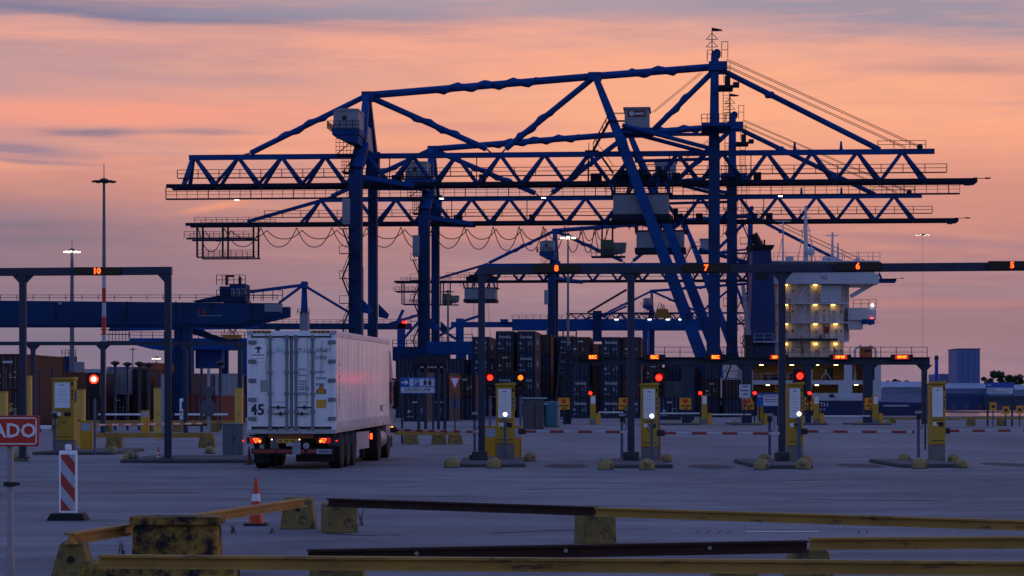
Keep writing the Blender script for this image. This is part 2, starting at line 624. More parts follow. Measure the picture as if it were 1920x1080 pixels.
def ground_material():
    m = bpy.data.materials.new('asphalt_yard')
    m.use_nodes = True
    nt = m.node_tree
    b = nt.nodes['Principled BSDF']
    t = nt.nodes.new('ShaderNodeTexCoord')

    def noise(scale, det, vec_scale=(1, 1, 1), rough=0.6):
        mpn = nt.nodes.new('ShaderNodeMapping')
        mpn.inputs['Scale'].default_value = vec_scale
        nt.links.new(t.outputs['Object'], mpn.inputs[0])
        n = nt.nodes.new('ShaderNodeTexNoise')
        n.inputs['Scale'].default_value = scale
        n.inputs['Detail'].default_value = det
        n.inputs['Roughness'].default_value = rough
        nt.links.new(mpn.outputs[0], n.inputs['Vector'])
        return n.outputs[0]

    big = noise(0.09, 4, (1, 0.35, 1))
    mid = noise(0.55, 8, (0.30, 0.8, 1), 0.78)
    fine = noise(26, 5)
    r = nt.nodes.new('ShaderNodeValToRGB')
    cr = r.color_ramp
    cr.elements[0].position, cr.elements[0].color = 0.30, (0.122, 0.115, 0.114, 1)
    cr.elements[1].position, cr.elements[1].color = 0.70, (0.232, 0.215, 0.205, 1)
    nt.links.new(big, r.inputs[0])
    r2 = nt.nodes.new('ShaderNodeValToRGB')
    r2.color_ramp.elements[0].position, r2.color_ramp.elements[0].color = 0.36, (0.45, 0.45, 0.46, 1)
    r2.color_ramp.elements[1].position, r2.color_ramp.elements[1].color = 0.60, (1.15, 1.15, 1.15, 1)
    nt.links.new(mid, r2.inputs[0])
    mx = nt.nodes.new('ShaderNodeMix')
    mx.data_type = 'RGBA'
    mx.blend_type = 'MULTIPLY'
    mx.inputs[0].default_value = 0.8
    nt.links.new(r.outputs[0], mx.inputs[6])
    nt.links.new(r2.outputs[0], mx.inputs[7])
    lat = noise(1.0, 7, (0.06, 1.1, 1), 0.75)
    r4 = nt.nodes.new('ShaderNodeValToRGB')
    r4.color_ramp.elements[0].position, r4.color_ramp.elements[0].color = 0.36, (0.80, 0.80, 0.81, 1)
    r4.color_ramp.elements[1].position, r4.color_ramp.elements[1].color = 0.62, (1.12, 1.12, 1.11, 1)
    nt.links.new(lat, r4.inputs[0])
    mx4 = nt.nodes.new('ShaderNodeMix')
    mx4.data_type = 'RGBA'
    mx4.blend_type = 'MULTIPLY'
    mx4.inputs[0].default_value = 0.85
    nt.links.new(mx.outputs[2], mx4.inputs[6])
    nt.links.new(r4.outputs[0], mx4.inputs[7])
    mx = mx4
    r3 = nt.nodes.new('ShaderNodeValToRGB')
    r3.color_ramp.elements[0].position, r3.color_ramp.elements[0].color = 0.35, (0.55, 0.55, 0.55, 1)
    r3.color_ramp.elements[1].position, r3.color_ramp.elements[1].color = 0.65, (1.3, 1.3, 1.3, 1)
    nt.links.new(fine, r3.inputs[0])
    mx2 = nt.nodes.new('ShaderNodeMix')
    mx2.data_type = 'RGBA'
    mx2.blend_type = 'MULTIPLY'
    mx2.inputs[0].default_value = 0.8
    nt.links.new(mx.outputs[2], mx2.inputs[6])
    nt.links.new(r3.outputs[0], mx2.inputs[7])
    sp_ = noise(0.42, 6, (0.55, 0.9, 1), 0.62)
    r5 = nt.nodes.new('ShaderNodeValToRGB')
    r5.color_ramp.elements[0].position, r5.color_ramp.elements[0].color = 0.60, (1, 1, 1, 1)
    r5.color_ramp.elements[1].position, r5.color_ramp.elements[1].color = 0.70, (0.42, 0.42, 0.44, 1)
    nt.links.new(sp_, r5.inputs[0])
    mx5 = nt.nodes.new('ShaderNodeMix')
    mx5.data_type = 'RGBA'
    mx5.blend_type = 'MULTIPLY'
    mx5.inputs[0].default_value = 0.9
    nt.links.new(mx2.outputs[2], mx5.inputs[6])
    nt.links.new(r5.outputs[0], mx5.inputs[7])
    nt.links.new(mx5.outputs[2], b.inputs['Base Color'])
    b.inputs['Roughness'].default_value = 0.82
    b.inputs['Specular IOR Level'].default_value = 0.25
    bp = nt.nodes.new('ShaderNodeBump')
    bp.inputs['Strength'].default_value = 0.35
    bp.inputs['Distance'].default_value = 0.02
    nt.links.new(fine, bp.inputs['Height'])
    nt.links.new(bp.outputs[0], b.inputs['Normal'])
    return m


QY = 352.0                        # head of the quay: open water beyond on the right
qx0 = 35.0                        # quay edge beside the ship at that depth
mb = MB()
far = 1700.0
poly = [(-1400, -60, 0), (900, -60, 0), (900, QY, 0), (qx0, QY, 0), (qx0 + (far - QY) * SU / CU, far, 0), (-1400, far, 0)]
mb.prism(poly, (0, 0, -6))
g = mb.build('ground', ground_material())
tag(g, kind='structure')

m_water = M('harbour_water', (0.03, 0.04, 0.06), 0.14, 0, 0.2, 0.05, spec=0.5)
nt = m_water.node_tree
bp = nt.nodes.new('ShaderNodeBump')
wv = nt.nodes.new('ShaderNodeTexNoise')
wv.inputs['Scale'].default_value = 0.35
wv.inputs['Detail'].default_value = 4
tcw = nt.nodes.new('ShaderNodeTexCoord')
nt.links.new(tcw.outputs['Object'], wv.inputs['Vector'])
nt.links.new(wv.outputs[0], bp.inputs['Height'])
bp.inputs['Strength'].default_value = 0.12
bp.inputs['Distance'].default_value = 0.3
nt.links.new(bp.outputs[0], nt.nodes['Principled BSDF'].inputs['Normal'])
mb = MB()
mb.add([(-4000, 0, -3), (6000, 0, -3), (6000, 9000, -3), (-4000, 9000, -3)], [(0, 1, 2, 3)])
tag(mb.build('water', m_water), kind='structure')
mb = MB()
mb.prism([(-4000, 1900, -2.2), (6000, 1900, -2.2), (6000, 9000, -2.2), (-4000, 9000, -2.2)], (0, 0, -3))
tag(mb.build('far_bank_terrain', M('far_bank_soil', (0.05, 0.06, 0.05), 0.9)), kind='structure')


# ------------------------------------------------------------------ ship-to-shore cranes
REF = dict(px=1340.0, d=330.0)
O1 = GD(REF['px'], REF['d'])
CW = 18.0                         # leg spacing along the quay
VB = CW / 2                       # boom line


def L(px, py, v):
    """pixel on the nearest crane -> that crane's own u (along boom), v (along quay), z"""
    k = px - CX
    u = (k * (O1.y + v * CU) - F * (O1.x + v * SU)) / (F * CU + k * SU)
    Y = O1.y - u * SU + v * CU
    return Vector((u, v, CAMH + (HY - py) * Y / F))


def strake_tube(mb, a, b, r, lo=0.3, hi=0.72, n=8):
    a, b = Vector(a), Vector(b)
    ln = (b - a).length
    cnt = max(4, int(ln / 0.55))
    pts, tw = [], []
    for i in range(cnt + 1):
        t = i / cnt
        pts.append(a.lerp(b, t))
        tw.append(t * ln * 2 * math.pi / 4.2 if lo < t < hi else None)
    mb.tube(pts, r, n, True, tw)


def railing(mb, pts, h=1.1, post=1.8, r=0.035, mids=1):
    for a, b in zip(pts[:-1], pts[1:]):
        a, b = Vector(a), Vector(b)
        k = max(1, int((b - a).length / post))
        for i in range(k + 1):
            p = a.lerp(b, i / k)
            mb.beam(p, p + Vector((0, 0, h)), r * 2)
        for j in range(mids + 1):
            dz = Vector((0, 0, h * (j + 1) / (mids + 1)))
            mb.beam(a + dz, b + dz, r * 1.6)


def crane(label, loc, detail=True, plain_end=True, trolley_u=None, festoon=False, cab=True, group='ship-to-shore cranes on the quay', logo=True, hook=False):
    R = thing('quay_crane', label, 'crane', loc, -PSI, group)
    mat = m_crane

    def part(name, mb, m=mat, smooth=False, parent=R):
        return mb.build(name, m, parent, smooth)

    zt, zb = L(900, 291, VB).z, L(900, 347, VB).z      # chord heights
    uL, uR = L(355, 291, VB).x, L(1752, 285, VB).x
    ubL, ubR = L(318, 350, VB).x, L(1825, 342, VB).x
    hv = 2.1
    bay = (L(447.0, 291, VB).x - L(366.0, 291, VB).x)
    n0 = L(366.0, 291, VB).x
    nbay = 17
    if not plain_end:             # tapered tail with a lower end frame
        lx0 = L(667, 320, 0).x
        uL = lx0 - 18.6
        ubL = lx0 - 42.5
        nbay = 17
    # boom chords
    part('top_chord', MB().beam((uL, VB, zt), (uR, VB, zt), 0.75, 0.75))
    for s in (-1, 1):
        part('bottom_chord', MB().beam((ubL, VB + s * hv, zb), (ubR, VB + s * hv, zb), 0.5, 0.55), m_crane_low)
    if not plain_end:
        part('tail_tie', MB().beam((uL, VB, zt), (ubL + 10.5, VB, zb + 0.6), 0.6, 0.6))
    else:
        for s in (-1, 1):
            part('end_post', MB().beam((n0 - 0.3, VB, zt), (ubL + 2.6, VB + s * hv, zb), 0.55, 0.55))
    # lattice
    for k in range(nbay + 1):
        u0 = n0 + k * bay
        if u0 > uR + 1 or u0 < uL - 1:
            continue
        for s in (-1, 1):
            for q in (-0.5, 0.5):
                ub = u0 + q * bay
                if ub > ubR or ub < ubL:
                    continue
                if plain_end and k == 0 and q < 0:
                    continue
                part('lattice_diagonal', MB().beam((u0, VB, zt), (ub, VB + s * (hv - 0.1), zb), 0.42, 0.42))
    # cross ties between bottom chords
    for k in range(nbay + 2):
        ub = n0 + (k - 0.5) * bay
        if ubL < ub < ubR:
            part('cross_tie', MB().beam((ub, VB - hv + .37, zb), (ub, VB + hv - .37, zb), 0.35, 0.5))
    # boom walkway with handrails on the near side and the hanging service gangway
    zw = L(900, 329, VB - hv).z
    w0 = L(333, 330, VB - hv).x if plain_end else uL - 10.0
    w1 = L(1775, 320, VB - hv).x
    mb = MB()
    mb.box((w0, VB - hv - .2, zw - 0.12), (w1, VB - hv + 0.5, zw))
    part('walkway', mb, m_crane_rail)
    mb = MB()
    railing(mb, [(w0, VB - hv - .2, zw), (w1, VB - hv - .2, zw)], 1.15, 3.1, 0.055)
    part('handrail', mb, m_crane_rail)
    if plain_end:
        zg = L(900, 369, VB - hv).z
        g0, g1 = L(320, 370, VB).x, L(1795, 360, VB).x
        mb = MB()
        mb.box((g0, VB - hv - 1.1, zg - 0.22), (g1, VB - hv - 0.5, zg))
        part('service_gangway', mb, m_crane_rail)
        mb = MB()
        k = int((g1 - g0) / 1.6)
        for i in range(k + 1):
            u = g0 + (g1 - g0) * i / k
            mb.beam((u, VB - hv - 1.05, zg), (u, VB - hv - 1.05, zb - .3), 0.07 if i % 4 else 0.13)
        mb.beam((g0, VB - hv - 1.05, zg + .55), (g1, VB - hv - 1.05, zg + .55), 0.06)
        mb.beam((g0, VB - hv - 1.05, zg + 1.0), (g1, VB - hv - 1.05, zg + 1.0), 0.06)
        part('gangway_hanger', mb, m_crane_rail)
    # end stop at the seaward tip
    part('tip_beam', MB().box((ubR - .3, VB - hv - .35, zb - .35), (ubR + .3, VB + hv + .35, zb + .33)), m_crane_low)
    part('buffer', MB().box((ubR - 1.6, VB - hv - .3, zb - .8), (ubR - .7, VB - hv + .25, zb - .28)), m_crane_low)
    part('wind_vane', MB().tube([(ubR + .6, VB, zb + .4), (ubR + 2.6, VB, zb + .5)], 0.05).box((ubR + 1.7, VB - .2, zb + .35), (ubR + 2.4, VB + .2, zb + .55)), m_crane_rail)
    # top-side seaward platform
    if detail:
        p0, p1 = L(1645, 283, VB), L(1735, 281, VB)
        mb = MB()
        railing(mb, [(p0.x, VB - .9, zt + .4), (p1.x, VB - .9, zt + .4)], 1.1, 1.9, .05)
        part('handrail', mb, m_crane_rail)
        part('rope_sheave', MB().lathe([(.15, -.4), (.42, -.4), (.42, .4), (.15, .4)], (p1.x - .8, VB, zt + .65), 12, 'y'), m_crane_dark)
        for px in (1490, 1577):
            q = L(px, 285, VB).x
            part('stay_lug', MB().beam((q, VB, zt), (q, VB, zt + 1.6), .55, .55, w2=.25, h2=.25))
    # ---------------- waterside mast
    ztop = L(1341, 104, VB).z
    zk = L(1340, 262, VB).z
    for s, v0 in ((-1, 0.0), (1, CW)):
        v1 = VB + s * 1.1
        mid = Vector((0, v0 + (v1 - v0) * zk / ztop, zk))
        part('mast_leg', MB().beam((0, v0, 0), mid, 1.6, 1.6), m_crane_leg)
        part('mast_column', MB().beam(mid, (0.1, v1, ztop), 1.4, 1.3, w2=1.1, h2=1.05))
        part('bogie', MB().box((-1.2, v0 - 3.5, 0), (1.2, v0 + 3.5, 1.6)), m_crane_dark)
    part('mast_head', MB().lathe([(.1, -1.4), (.5, -1.4), (.6, -1.2), (.6, 1.2), (.5, 1.4), (.1, 1.4)], (0.4, VB, ztop + .2), 14, 'y'))
    part('mast_crosshead', MB().box((-.8, VB - 2.4, L(1340, 128, VB).z - 0.6), (1.9, VB + 2.4, L(1340, 128, VB).z + 0.7)))
    if detail:
        # lightning mast, wind sock, top railings
        a = L(1335, 90, VB)
        mb = MB()
        mb.tube([(a.x, VB, ztop), (a.x, VB, L(1337, 52, VB).z)], 0.07, 6)
        for (ya, yb) in ((74, 62), (88, 76)):
            za, zb2 = L(1337, ya, VB).z, L(1337, yb, VB).z
            for s in (-1, 1):
                mb.tube([(a.x + s * .85, VB, za), (a.x, VB, zb2)], 0.05, 5)
            mb.tube([(a.x - .85, VB, za), (a.x + .85, VB, za)], 0.05, 5)
        part('signal_mast', mb, m_crane_rail)
        zs = L(1337, 55, VB).z
        part('wind_sock', MB().tube([(a.x, VB, zs), (a.x + .9, VB, zs - .1), (a.x + 1.5, VB, zs - .15)], [.28, .2, .1], 7), m_crane_dark)
        mb = MB()
        zp = L(1340, 112, VB).z
        railing(mb, [(-1.0, VB - 1.6, zp), (-1.0, VB + 1.6, zp)], 1.2, 0.9, .05)
        railing(mb, [(-1.0, VB - 1.6, zp), (-0.2, VB - 1.6, zp)], 1.2, 0.7, .05)
        part('handrail', mb, m_crane_rail)
        mb = MB()
        railing(mb, [(1.1, VB - 1.6, zp), (2.0, VB - 1.6, zp)], 2.4, 0.7, .05)
        part('handrail', mb, m_crane_rail)
        # ladder flights down the mast
        for (y0, y1, dx) in ((150, 112, 1.35), (228, 165, 1.25), (330, 255, 1.5)):
            za, zb2 = L(1357, y0, 0).z, L(1357, y1, 0).z
            mb = MB()
            for s in (0.0, .9):
                mb.beam((dx + s, 3.0, za), (dx + s, 3.0, zb2), .09)
            k = int((zb2 - za) / .42)
            for i in range(k):
                mb.beam((dx, 3.0, za + .42 * i), (dx + .9, 3.0, za + .42 * i), .07)
            part('ladder', mb, m_crane_rail)
        zc = L(1360, 160, 0).z
        part('mast_platform', MB().box((.6, 2.0, zc), (2.7, 7.0, zc + .35)).box((1.5, 3, zc + .35), (2.3, 5, zc + 1.8)).box((2.7, 3, zc + .3), (3.6, 5, zc + .9)), m_crane_dark)
        zc = L(1345, 237, 0).z
        part('mast_platform', MB().box((-1.9, -.8, zc), (2.4, 9.0, zc + .5)), mat)
        mb = MB()
        railing(mb, [(-1.9, -.7, zc + .5), (2.3, -.7, zc + .5)], 1.2, .8, .05)
        part('handrail', mb, m_crane_rail)
    # ---------------- slanted legs carrying the boom
    ap = L(1116, 143, VB)
    part('apex_node', MB().box((ap.x - 1.0, VB - 1.1, ap.z - .6), (ap.x + .9, VB + 1.1, ap.z + .5)))
    kn = L(1166, 268, VB - 4)
    for s, v0 in ((-1, 0.0), (1, CW)):
        q1 = Vector((kn.x, VB + s * 4.2, kn.z))
        lowz = 5.0
        q2 = Vector((L(1338, 700, 0).x - .3, VB + s * 6.2, lowz))
        part('slanted_leg', MB().beam((ap.x, VB + s * .6, ap.z), q1, .9, .85, w2=1.35, h2=1.2, up=(0, 1, 0)).beam(q1, q2, 1.45, 1.2, up=(0, 1, 0), w2=1.75, h2=1.4))
    kz = kn.z
    part('frame_cross_beam', MB().beam((kn.x, VB - 5, kz), (kn.x, VB + 5, kz), 1.3, 1.6))
    # top ties
    A0 = L(688, 179, VB)
    mb = MB(); strake_tube(mb, A0, ap, .55, .3, .75); part('backstay', mb, smooth=True)
    mb = MB(); strake_tube(mb, ap, L(1332, 126, VB), .55, .3, .7); part('backstay', mb, smooth=True)
    te = L(470, 287, VB)
    mb = MB(); strake_tube(mb, A0, te, .42, .35, .75); part('tail_stay', mb, smooth=True)
    mb = MB(); strake_tube(mb, A0 + Vector((.8, 0, -.4)), L(912, 279, VB), .45, .35, .75); part('boom_stay', mb, smooth=True)
    mb = MB(); strake_tube(mb, ap + Vector((-.5, 0, -.4)), L(948, 279, VB), .45, .45, .85); part('boom_stay', mb, smooth=True)
    part('stay_rod', MB().tube([L(912, 279, VB), L(925, 290, VB)], .12), m_rope)
    part('stay_rod', MB().tube([L(948, 279, VB), L(938, 290, VB)], .12), m_rope)
    part('stay_rod', MB().tube([te, L(455, 291, VB)], .12), m_rope)
    mb = MB(); strake_tube(mb, L(1333, 138, VB), L(1222, 247, VB), .42, .35, .75); part('boom_stay', mb, smooth=True)
    mb = MB(); strake_tube(mb, L(1362, 136, VB), L(1650, 281, VB), .42, .26, .30); part('fore_stay', mb, smooth=True)
    part('stay_joint', MB().lathe([(.3, -.7), (.52, -.5), (.52, .5), (.3, .7)], L(1443, 178, VB), 10, 'x'))
    for (a, b, w) in (((1168, 240), (1334, 284), .75), ((1222, 250), (1334, 238), .6), ((1180, 252), (1334, 252), .6), ((1190, 302), (1334, 298), .6)):
        for s in ((-1, 1) if w > .7 else (0,)):
            pa, pb = L(a[0], a[1], VB), L(b[0], b[1], VB)
            pa.y += s * 3.6; pb.y += s * 3.6
            part('frame_tie', MB().tube([pa, pb], w * .42, 8), smooth=True)
    for dz in (0, 1):
        mb = MB()
        for dv in (-.8, .8):
            a, b = L(1362, 112 + dz * 12, VB), L(1728 - dz * 30, 277, VB)
            mb.tube([a + Vector((0, dv, 0)), b + Vector((0, dv, 0))], .05, 5)
        part('hoist_rope', mb, m_rope)
    part('hoist_rope', MB().tube([L(1313, 136, VB), L(1222, 211, VB)], .04, 5).tube([L(1318, 136, VB), L(1226, 211, VB)], .04, 5), m_rope)
    # ---------------- landside frame
    for s, v0 in ((-1, 0.0), (1, CW)):
        lx = L(667, 320, 0).x
        top = Vector((A0.x, VB + s * .5, A0.z))
        z1 = L(668, 268, 0).z
        z2 = L(663, 318, 0).z
        p1 = Vector((lx + .5, v0 - s * 3.2, z1))
        p2 = Vector((lx, v0, z2))
        part('portal_leg', MB().beam(top, p1, .95, .95, w2=1.2, h2=1.2, up=(0, 1, 0)).beam(p1, p2, 1.9, 1.5, up=(0, 1, 0)))
        wl_ = 1.9 if s < 0 else 1.35
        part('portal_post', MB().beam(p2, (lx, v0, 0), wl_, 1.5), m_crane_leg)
        part('post_flange', MB().box((lx + wl_ / 2 - .12, v0 - .86, 1.6), (lx + wl_ / 2 + .06, v0 - .752, p2.z - 1)), M('flange_lit_edge_blue', (.03, .035, .06), .5))  # lighter colour paints the sunlit right edge of the post
        part('bogie', MB().box((lx - 1.2, v0 - 3.5, 0), (lx + 1.2, v0 + 3.5, 1.6)), m_crane_dark)
        zl = L(680, 560, 0).z
        part('bracket', MB().prism([(lx + .9, v0 - .3, zl), (lx + 2.5, v0 - .3, zl - 1.6), (lx + 2.2, v0 - .3, zl - 2.3), (lx + .9, v0 - .3, zl - 2.0)], (0, .6, 0)))
        # inner braces to the boom
        part('portal_brace', MB().beam((lx + .4, v0, z2 - 1), (lx + 7.5, VB + s * hv, zb - .2), .7, .7))
    part('apex_node', MB().box((A0.x - .7, VB - 1.0, A0.z - .9), (A0.x + 1.2, VB + 1.0, A0.z + .5)))
    zpA, zpB = L(690, 238, VB).z, L(690, 287, VB).z
    part('portal_plate', MB().box((A0.x - .3, VB - 4.8, zpB + .5), (A0.x + .3, VB + 4.8, zpA)), m_house)  # grey colour stands in for the sky's reflection on this plate
    zsil = 6.5
    for u in (L(667, 320, 0).x, 0.0):
        part('sill_beam', MB().beam((u, 1, zsil), (u, CW - 1, zsil), 1.3, 1.8))
    # electrical house beside the landside frame
    h0, h1 = L(626, 205, -2), L(672, 241, -2)
    mb = MB().box((h0.x, -2.5, h1.z), (h1.x, 3.5, h0.z - .3)).prism([(h0.x - .1, -2.6, h0.z - .3), (h1.x + .1, -2.6, h0.z - .3), (h1.x + .1, -2.6, h0.z), (h0.x + 1.2, -2.6, h0.z + .1)], (0, 6.2, 0))
    part('electrical_house', mb, m_house)
    part('house_window', MB().box((h0.x + 1.3, -2.56, h0.z - 1.6), (h0.x + 1.9, -2.45, h0.z - 1.0)), m_black)
    part('house_base', MB().box((h0.x - .2, -2.4, h1.z - .9), (h1.x + .2, 3.2, h1.z - .02)).prism([(h0.x, -2.2, h1.z - .9), (h1.x, -2.2, h1.z - .9), (h1.x, -2.2, h1.z - 2.2), (h0.x + 1.8, -2.2, h1.z - 1.9)], (0, 5, 0)), m_crane)
    mb = MB()
    railing(mb, [(h0.x - .8, -3.1, h1.z - .1), (h1.x + .2, -3.1, h1.z - .1)], 1.1, .8, .05)
    railing(mb, [(h0.x - .8, -3.1, h1.z - .1), (h0.x - .8, 2, h1.z - .1)], 1.1, .8, .05)
    part('handrail', mb, m_crane_rail)
    mb = MB()
    for (ya, yb, xa, xb) in ((260, 289, 630, 664), (297, 322, 641, 662)):
        a, b = L(xa, ya, -1), L(xb, yb, -1)
        for i in range(6):
            u = a.x + (b.x - a.x) * i / 5
            mb.beam((u, -1, a.z), (u, -1, b.z), .07)
        for i in range(5):
            z = a.z + (b.z - a.z) * i / 4
            mb.beam((a.x, -1, z), (b.x, -1, z), .08)
        mb.box((a.x, -1, b.z - .15), (b.x, 1.5, b.z))
        mb.beam((a.x, -.6, b.z), (b.x, -.6, a.z), .25, .1)
    part('stair_cage', mb, m_crane_rail)
    # lift shaft down the landside leg
    s0, s1 = L(641, 372, -1), L(656, 420, -1)
    part('leg_cabinet', MB().box((s0.x, -.8, s1.z), (s1.x, 1.2, s0.z)), m_house)
    part('stair_tower', MB().box((s0.x + .3, 4, 0), (s1.x + 1.0, 6, L(650, 500, 4).z)), m_house)
    if detail:
        for (uu, vv, za, zb_) in ((L(652, 400, -1).x, -1.6, 2.0, L(650, 430, 0).z), (2.3, 1.0, 2.0, L(1357, 345, 0).z)):
            nfl = int((zb_ - za) / 3.4)
            for i in range(nfl):
                z0, z1 = za + (zb_ - za) * i / nfl, za + (zb_ - za) * (i + 1) / nfl
                u0, u1 = (uu - .7, uu + .7) if i % 2 else (uu + .7, uu - .7)
                mb = MB()
                for dz in (0, 1.0):
                    mb.beam((u0, vv, z0 + dz), (u1, vv, z1 + dz), .10, .22 if dz == 0 else .08)
                mb.box((uu - 1.1, vv - .5, z1 - .08), (uu + 1.1, vv + .5, z1))
                for du in (-1.05, 1.05):
                    mb.beam((uu + du, vv - .5, z1), (uu + du, vv - .5, z1 + 1.1), .07)
                mb.beam((uu - 1.05, vv - .5, z1 + 1.05), (uu + 1.05, vv - .5, z1 + 1.05), .07)
                part('stair_flight', mb, m_crane_rail)
        # cable trays and pipework along the boom
        part('cable_tray', MB().box((ubL + 3, VB + 1.2, zb + .32), (ubR - 3, VB + 1.6, zb + .5)), m_crane_low)
        for px, w_ in ((1118, 1.6), (1268, 1.2), (745, 1.4), (905, .9), (1420, 1.1)):
            u = L(px, 340, VB).x
            part('equipment_box', MB().box((u - w_ / 2, VB - 1.2, zb + .3), (u + w_ / 2, VB + .8, zb + 1.5)), m_crane_dark)
            part('equipment_post', MB().beam((u - w_ / 2 - .4, VB - .5, zb + .3), (u - w_ / 2 - .4, VB - .5, zt - .3), .14), m_crane_rail)
        for px in (1105, 1290):
            u = L(px, 330, VB).x
            mb = MB()
            for dv in (0, .7):
                mb.beam((u, VB - hv + dv, zb), (u, VB - hv + dv, zt + 1.5), .08)
            for i in range(14):
                z = zb + (zt + 1.5 - zb) * (i + .5) / 14
                mb.beam((u, VB - hv, z), (u, VB - hv + .7, z), .06)
            part('ladder', mb, m_crane_rail)
    # winch house above the slanted legs
    w0_, w1_ = L(1171, 201, VB - 3), L(1217, 239, VB - 3)
    part('winch_house', MB().box((w0_.x, VB - 3, w1_.z), (w1_.x, VB + 3, w0_.z - .25)).box((w0_.x - .2, VB - 3.2, w0_.z - .25), (w1_.x + .2, VB + 3.2, w0_.z)), m_house)
    part('house_base', MB().box((w0_.x - .5, VB - 3.2, w1_.z - .8), (w1_.x + .5, VB + 3.2, w1_.z - .02)), m_crane)
    if logo:
        zc = (w0_.z * .68 + w1_.z * .32)
        pn = part('name_panel', MB().box((w0_.x + .5, VB - 3.07, zc - .45), (w1_.x - .55, VB - 2.98, zc + .45)), M('panel_dark_red', (0.11, 0.02, 0.02), .5))
        part('name_lettering', MB().lathe([(.2, -.02), (.36, -.02), (.36, .02), (.2, .02)], (w0_.x + 1.05, VB - 3.11, zc), 14, 'y').box((w0_.x + 1.45, VB - 3.13, zc - .18), (w1_.x - .75, VB - 3.09, zc + .14)), M('panel_print_grey', (.35, .36, .4), .5), parent=pn)
    mb = MB()
    a, b = L(1112, 282, VB - 4), L(1142, 226, VB - 4)
    for dv in (0, 1.0):
        mb.beam((a.x, VB - 4 + dv, a.z), (b.x, VB - 4 + dv, b.z), .16, .3)
        mb.beam((a.x, VB - 4 + dv, a.z + 1.1), (b.x, VB - 4 + dv, b.z + 1.1), .08)
        mb.beam((b.x, VB - 4 + dv, b.z + 1.1), (w0_.x, VB - 4 + dv, b.z + 1.1), .08)
        for i in range(6):
            p = Vector((a.x, 0, a.z)).lerp(Vector((b.x, 0, b.z)), i / 5)
            mb.beam((p.x, VB - 4 + dv, p.z), (p.x, VB - 4 + dv, p.z + 1.1), .07)
    mb.box((b.x, VB - 4, b.z - .1), (w0_.x, VB - 3, b.z + .05))
    mb.box((a.x - 1.2, VB - 4, a.z - .1), (a.x + .6, VB - 3, a.z + .05))
    a2 = L(1150, 325, VB - 4)
    mb.beam((a.x + .6, VB - 4, a.z), (a2.x, VB - 4, a2.z), .16, .3)
    mb.beam((a.x + .6, VB - 4, a.z + 1.1), (a2.x, VB - 4, a2.z + 1.1), .08)
    part('stair_flight', mb, m_crane_rail)
    # ---------------- trolley with machinery house
    t0, t1 = L(1150, 366, VB - 3), L(1254, 412, VB - 3)
    tc_ = (t0.x + t1.x) / 2 if trolley_u is None else trolley_u
    hw = (t1.x - t0.x) / 2
    t0x, t1x = tc_ - hw, tc_ + hw
    mb = MB()
    # corrugated house
    k = 30
    for i in range(k):
        a, b = t0x + (t1x - t0x) * i / k, t0x + (t1x - t0x) * (i + .5) / k
        mb.box((a, VB - 3.85 - .06, t1.z + .8), (b, VB - 3.85, t0.z - .1))
    mb.box((t0x, VB - 3.85, t1.z + .8), (t1x, VB + 3.85, t0.z))
    part('trolley_house', mb, m_house)
    part('trolley_frame', MB().box((t0x - .3, VB - 3.95, t1.z), (t1x + .3, VB + 3.95, t1.z + .8)).box((t0x - .3, VB - 4.0, t0.z), (t1x + .6, VB + 4.0, t0.z + .25)), m_crane_dark)
    for i in range(5):
        u = t0x + (t1x - t0x) * i / 4
        part('trolley_hanger', MB().beam((u, VB - 3.9, t0.z + .2), (u + (.5 if i % 2 else -.5), VB - 3.0, zb - .2), .3), m_crane)
        part('trolley_hanger', MB().beam((u, VB + 3.9, t0.z + .2), (u, VB + 3.0, zb - .2), .3), m_crane)
    rg = random.Random(3)
    mb = MB()
    for i in range(9):
        u = t0x + .6 + (t1x - t0x - 1.2) * i / 8
        mb.box((u - .4, VB - 1.8, zb + .4), (u + .4, VB + 1.8, zb + 1.0 + rg.random() * 1.6))
    part('trolley_winch', mb, m_crane_dark)
    mb = MB()
    railing(mb, [(t0x - 1.2, VB - 4.0, t0.z + .25), (t1x + .6, VB - 4.0, t0.z + .25)], 1.15, 1.1, .05)
    part('handrail', mb, m_crane_rail)
    mb = MB()
    railing(mb, [(t0x - 1.2, VB - 3.2, zb + .5), (t1x + .6, VB - 3.2, zb + .5)], 1.15, 1.1, .05)
    part('handrail', mb, m_crane_rail)
    if cab:
        c0 = tc_ - hw - 1.6
        zc = t1.z
        part('cab_body', MB().box((c0 - 4.6, VB - 1.5, zc - .4), (c0 - 2.4, VB + 1.5, zc + 2.4)), M('cab_dull_olive', (.07, .075, .05), .6))
        part('cab_window', MB().prism([(c0 - 2.4, VB - 1.4, zc - .2), (c0 - .4, VB - 1.4, zc + .2), (c0 - .2, VB - 1.4, zc + 1.9), (c0 - 2.4, VB - 1.4, zc + 1.9)], (0, 2.8, 0)), M('cab_glass', (.09, .11, .10), .25))
        mb = MB()
        railing(mb, [(c0 - 6.2, VB - 1.8, zc - .5), (c0 - 1.0, VB - 1.8, zc - .5)], 1.1, .8, .05)
        mb.box((c0 - 6.2, VB - 1.8, zc - .7), (c0 - .4, VB + 1.8, zc - .5))
        for u in (c0 - 4.4, c0 - 2.6):
            mb.beam((u, VB, zc + 2.4), (u, VB, zb - .4), .3)
        part('cab_gallery', mb, m_crane_rail)
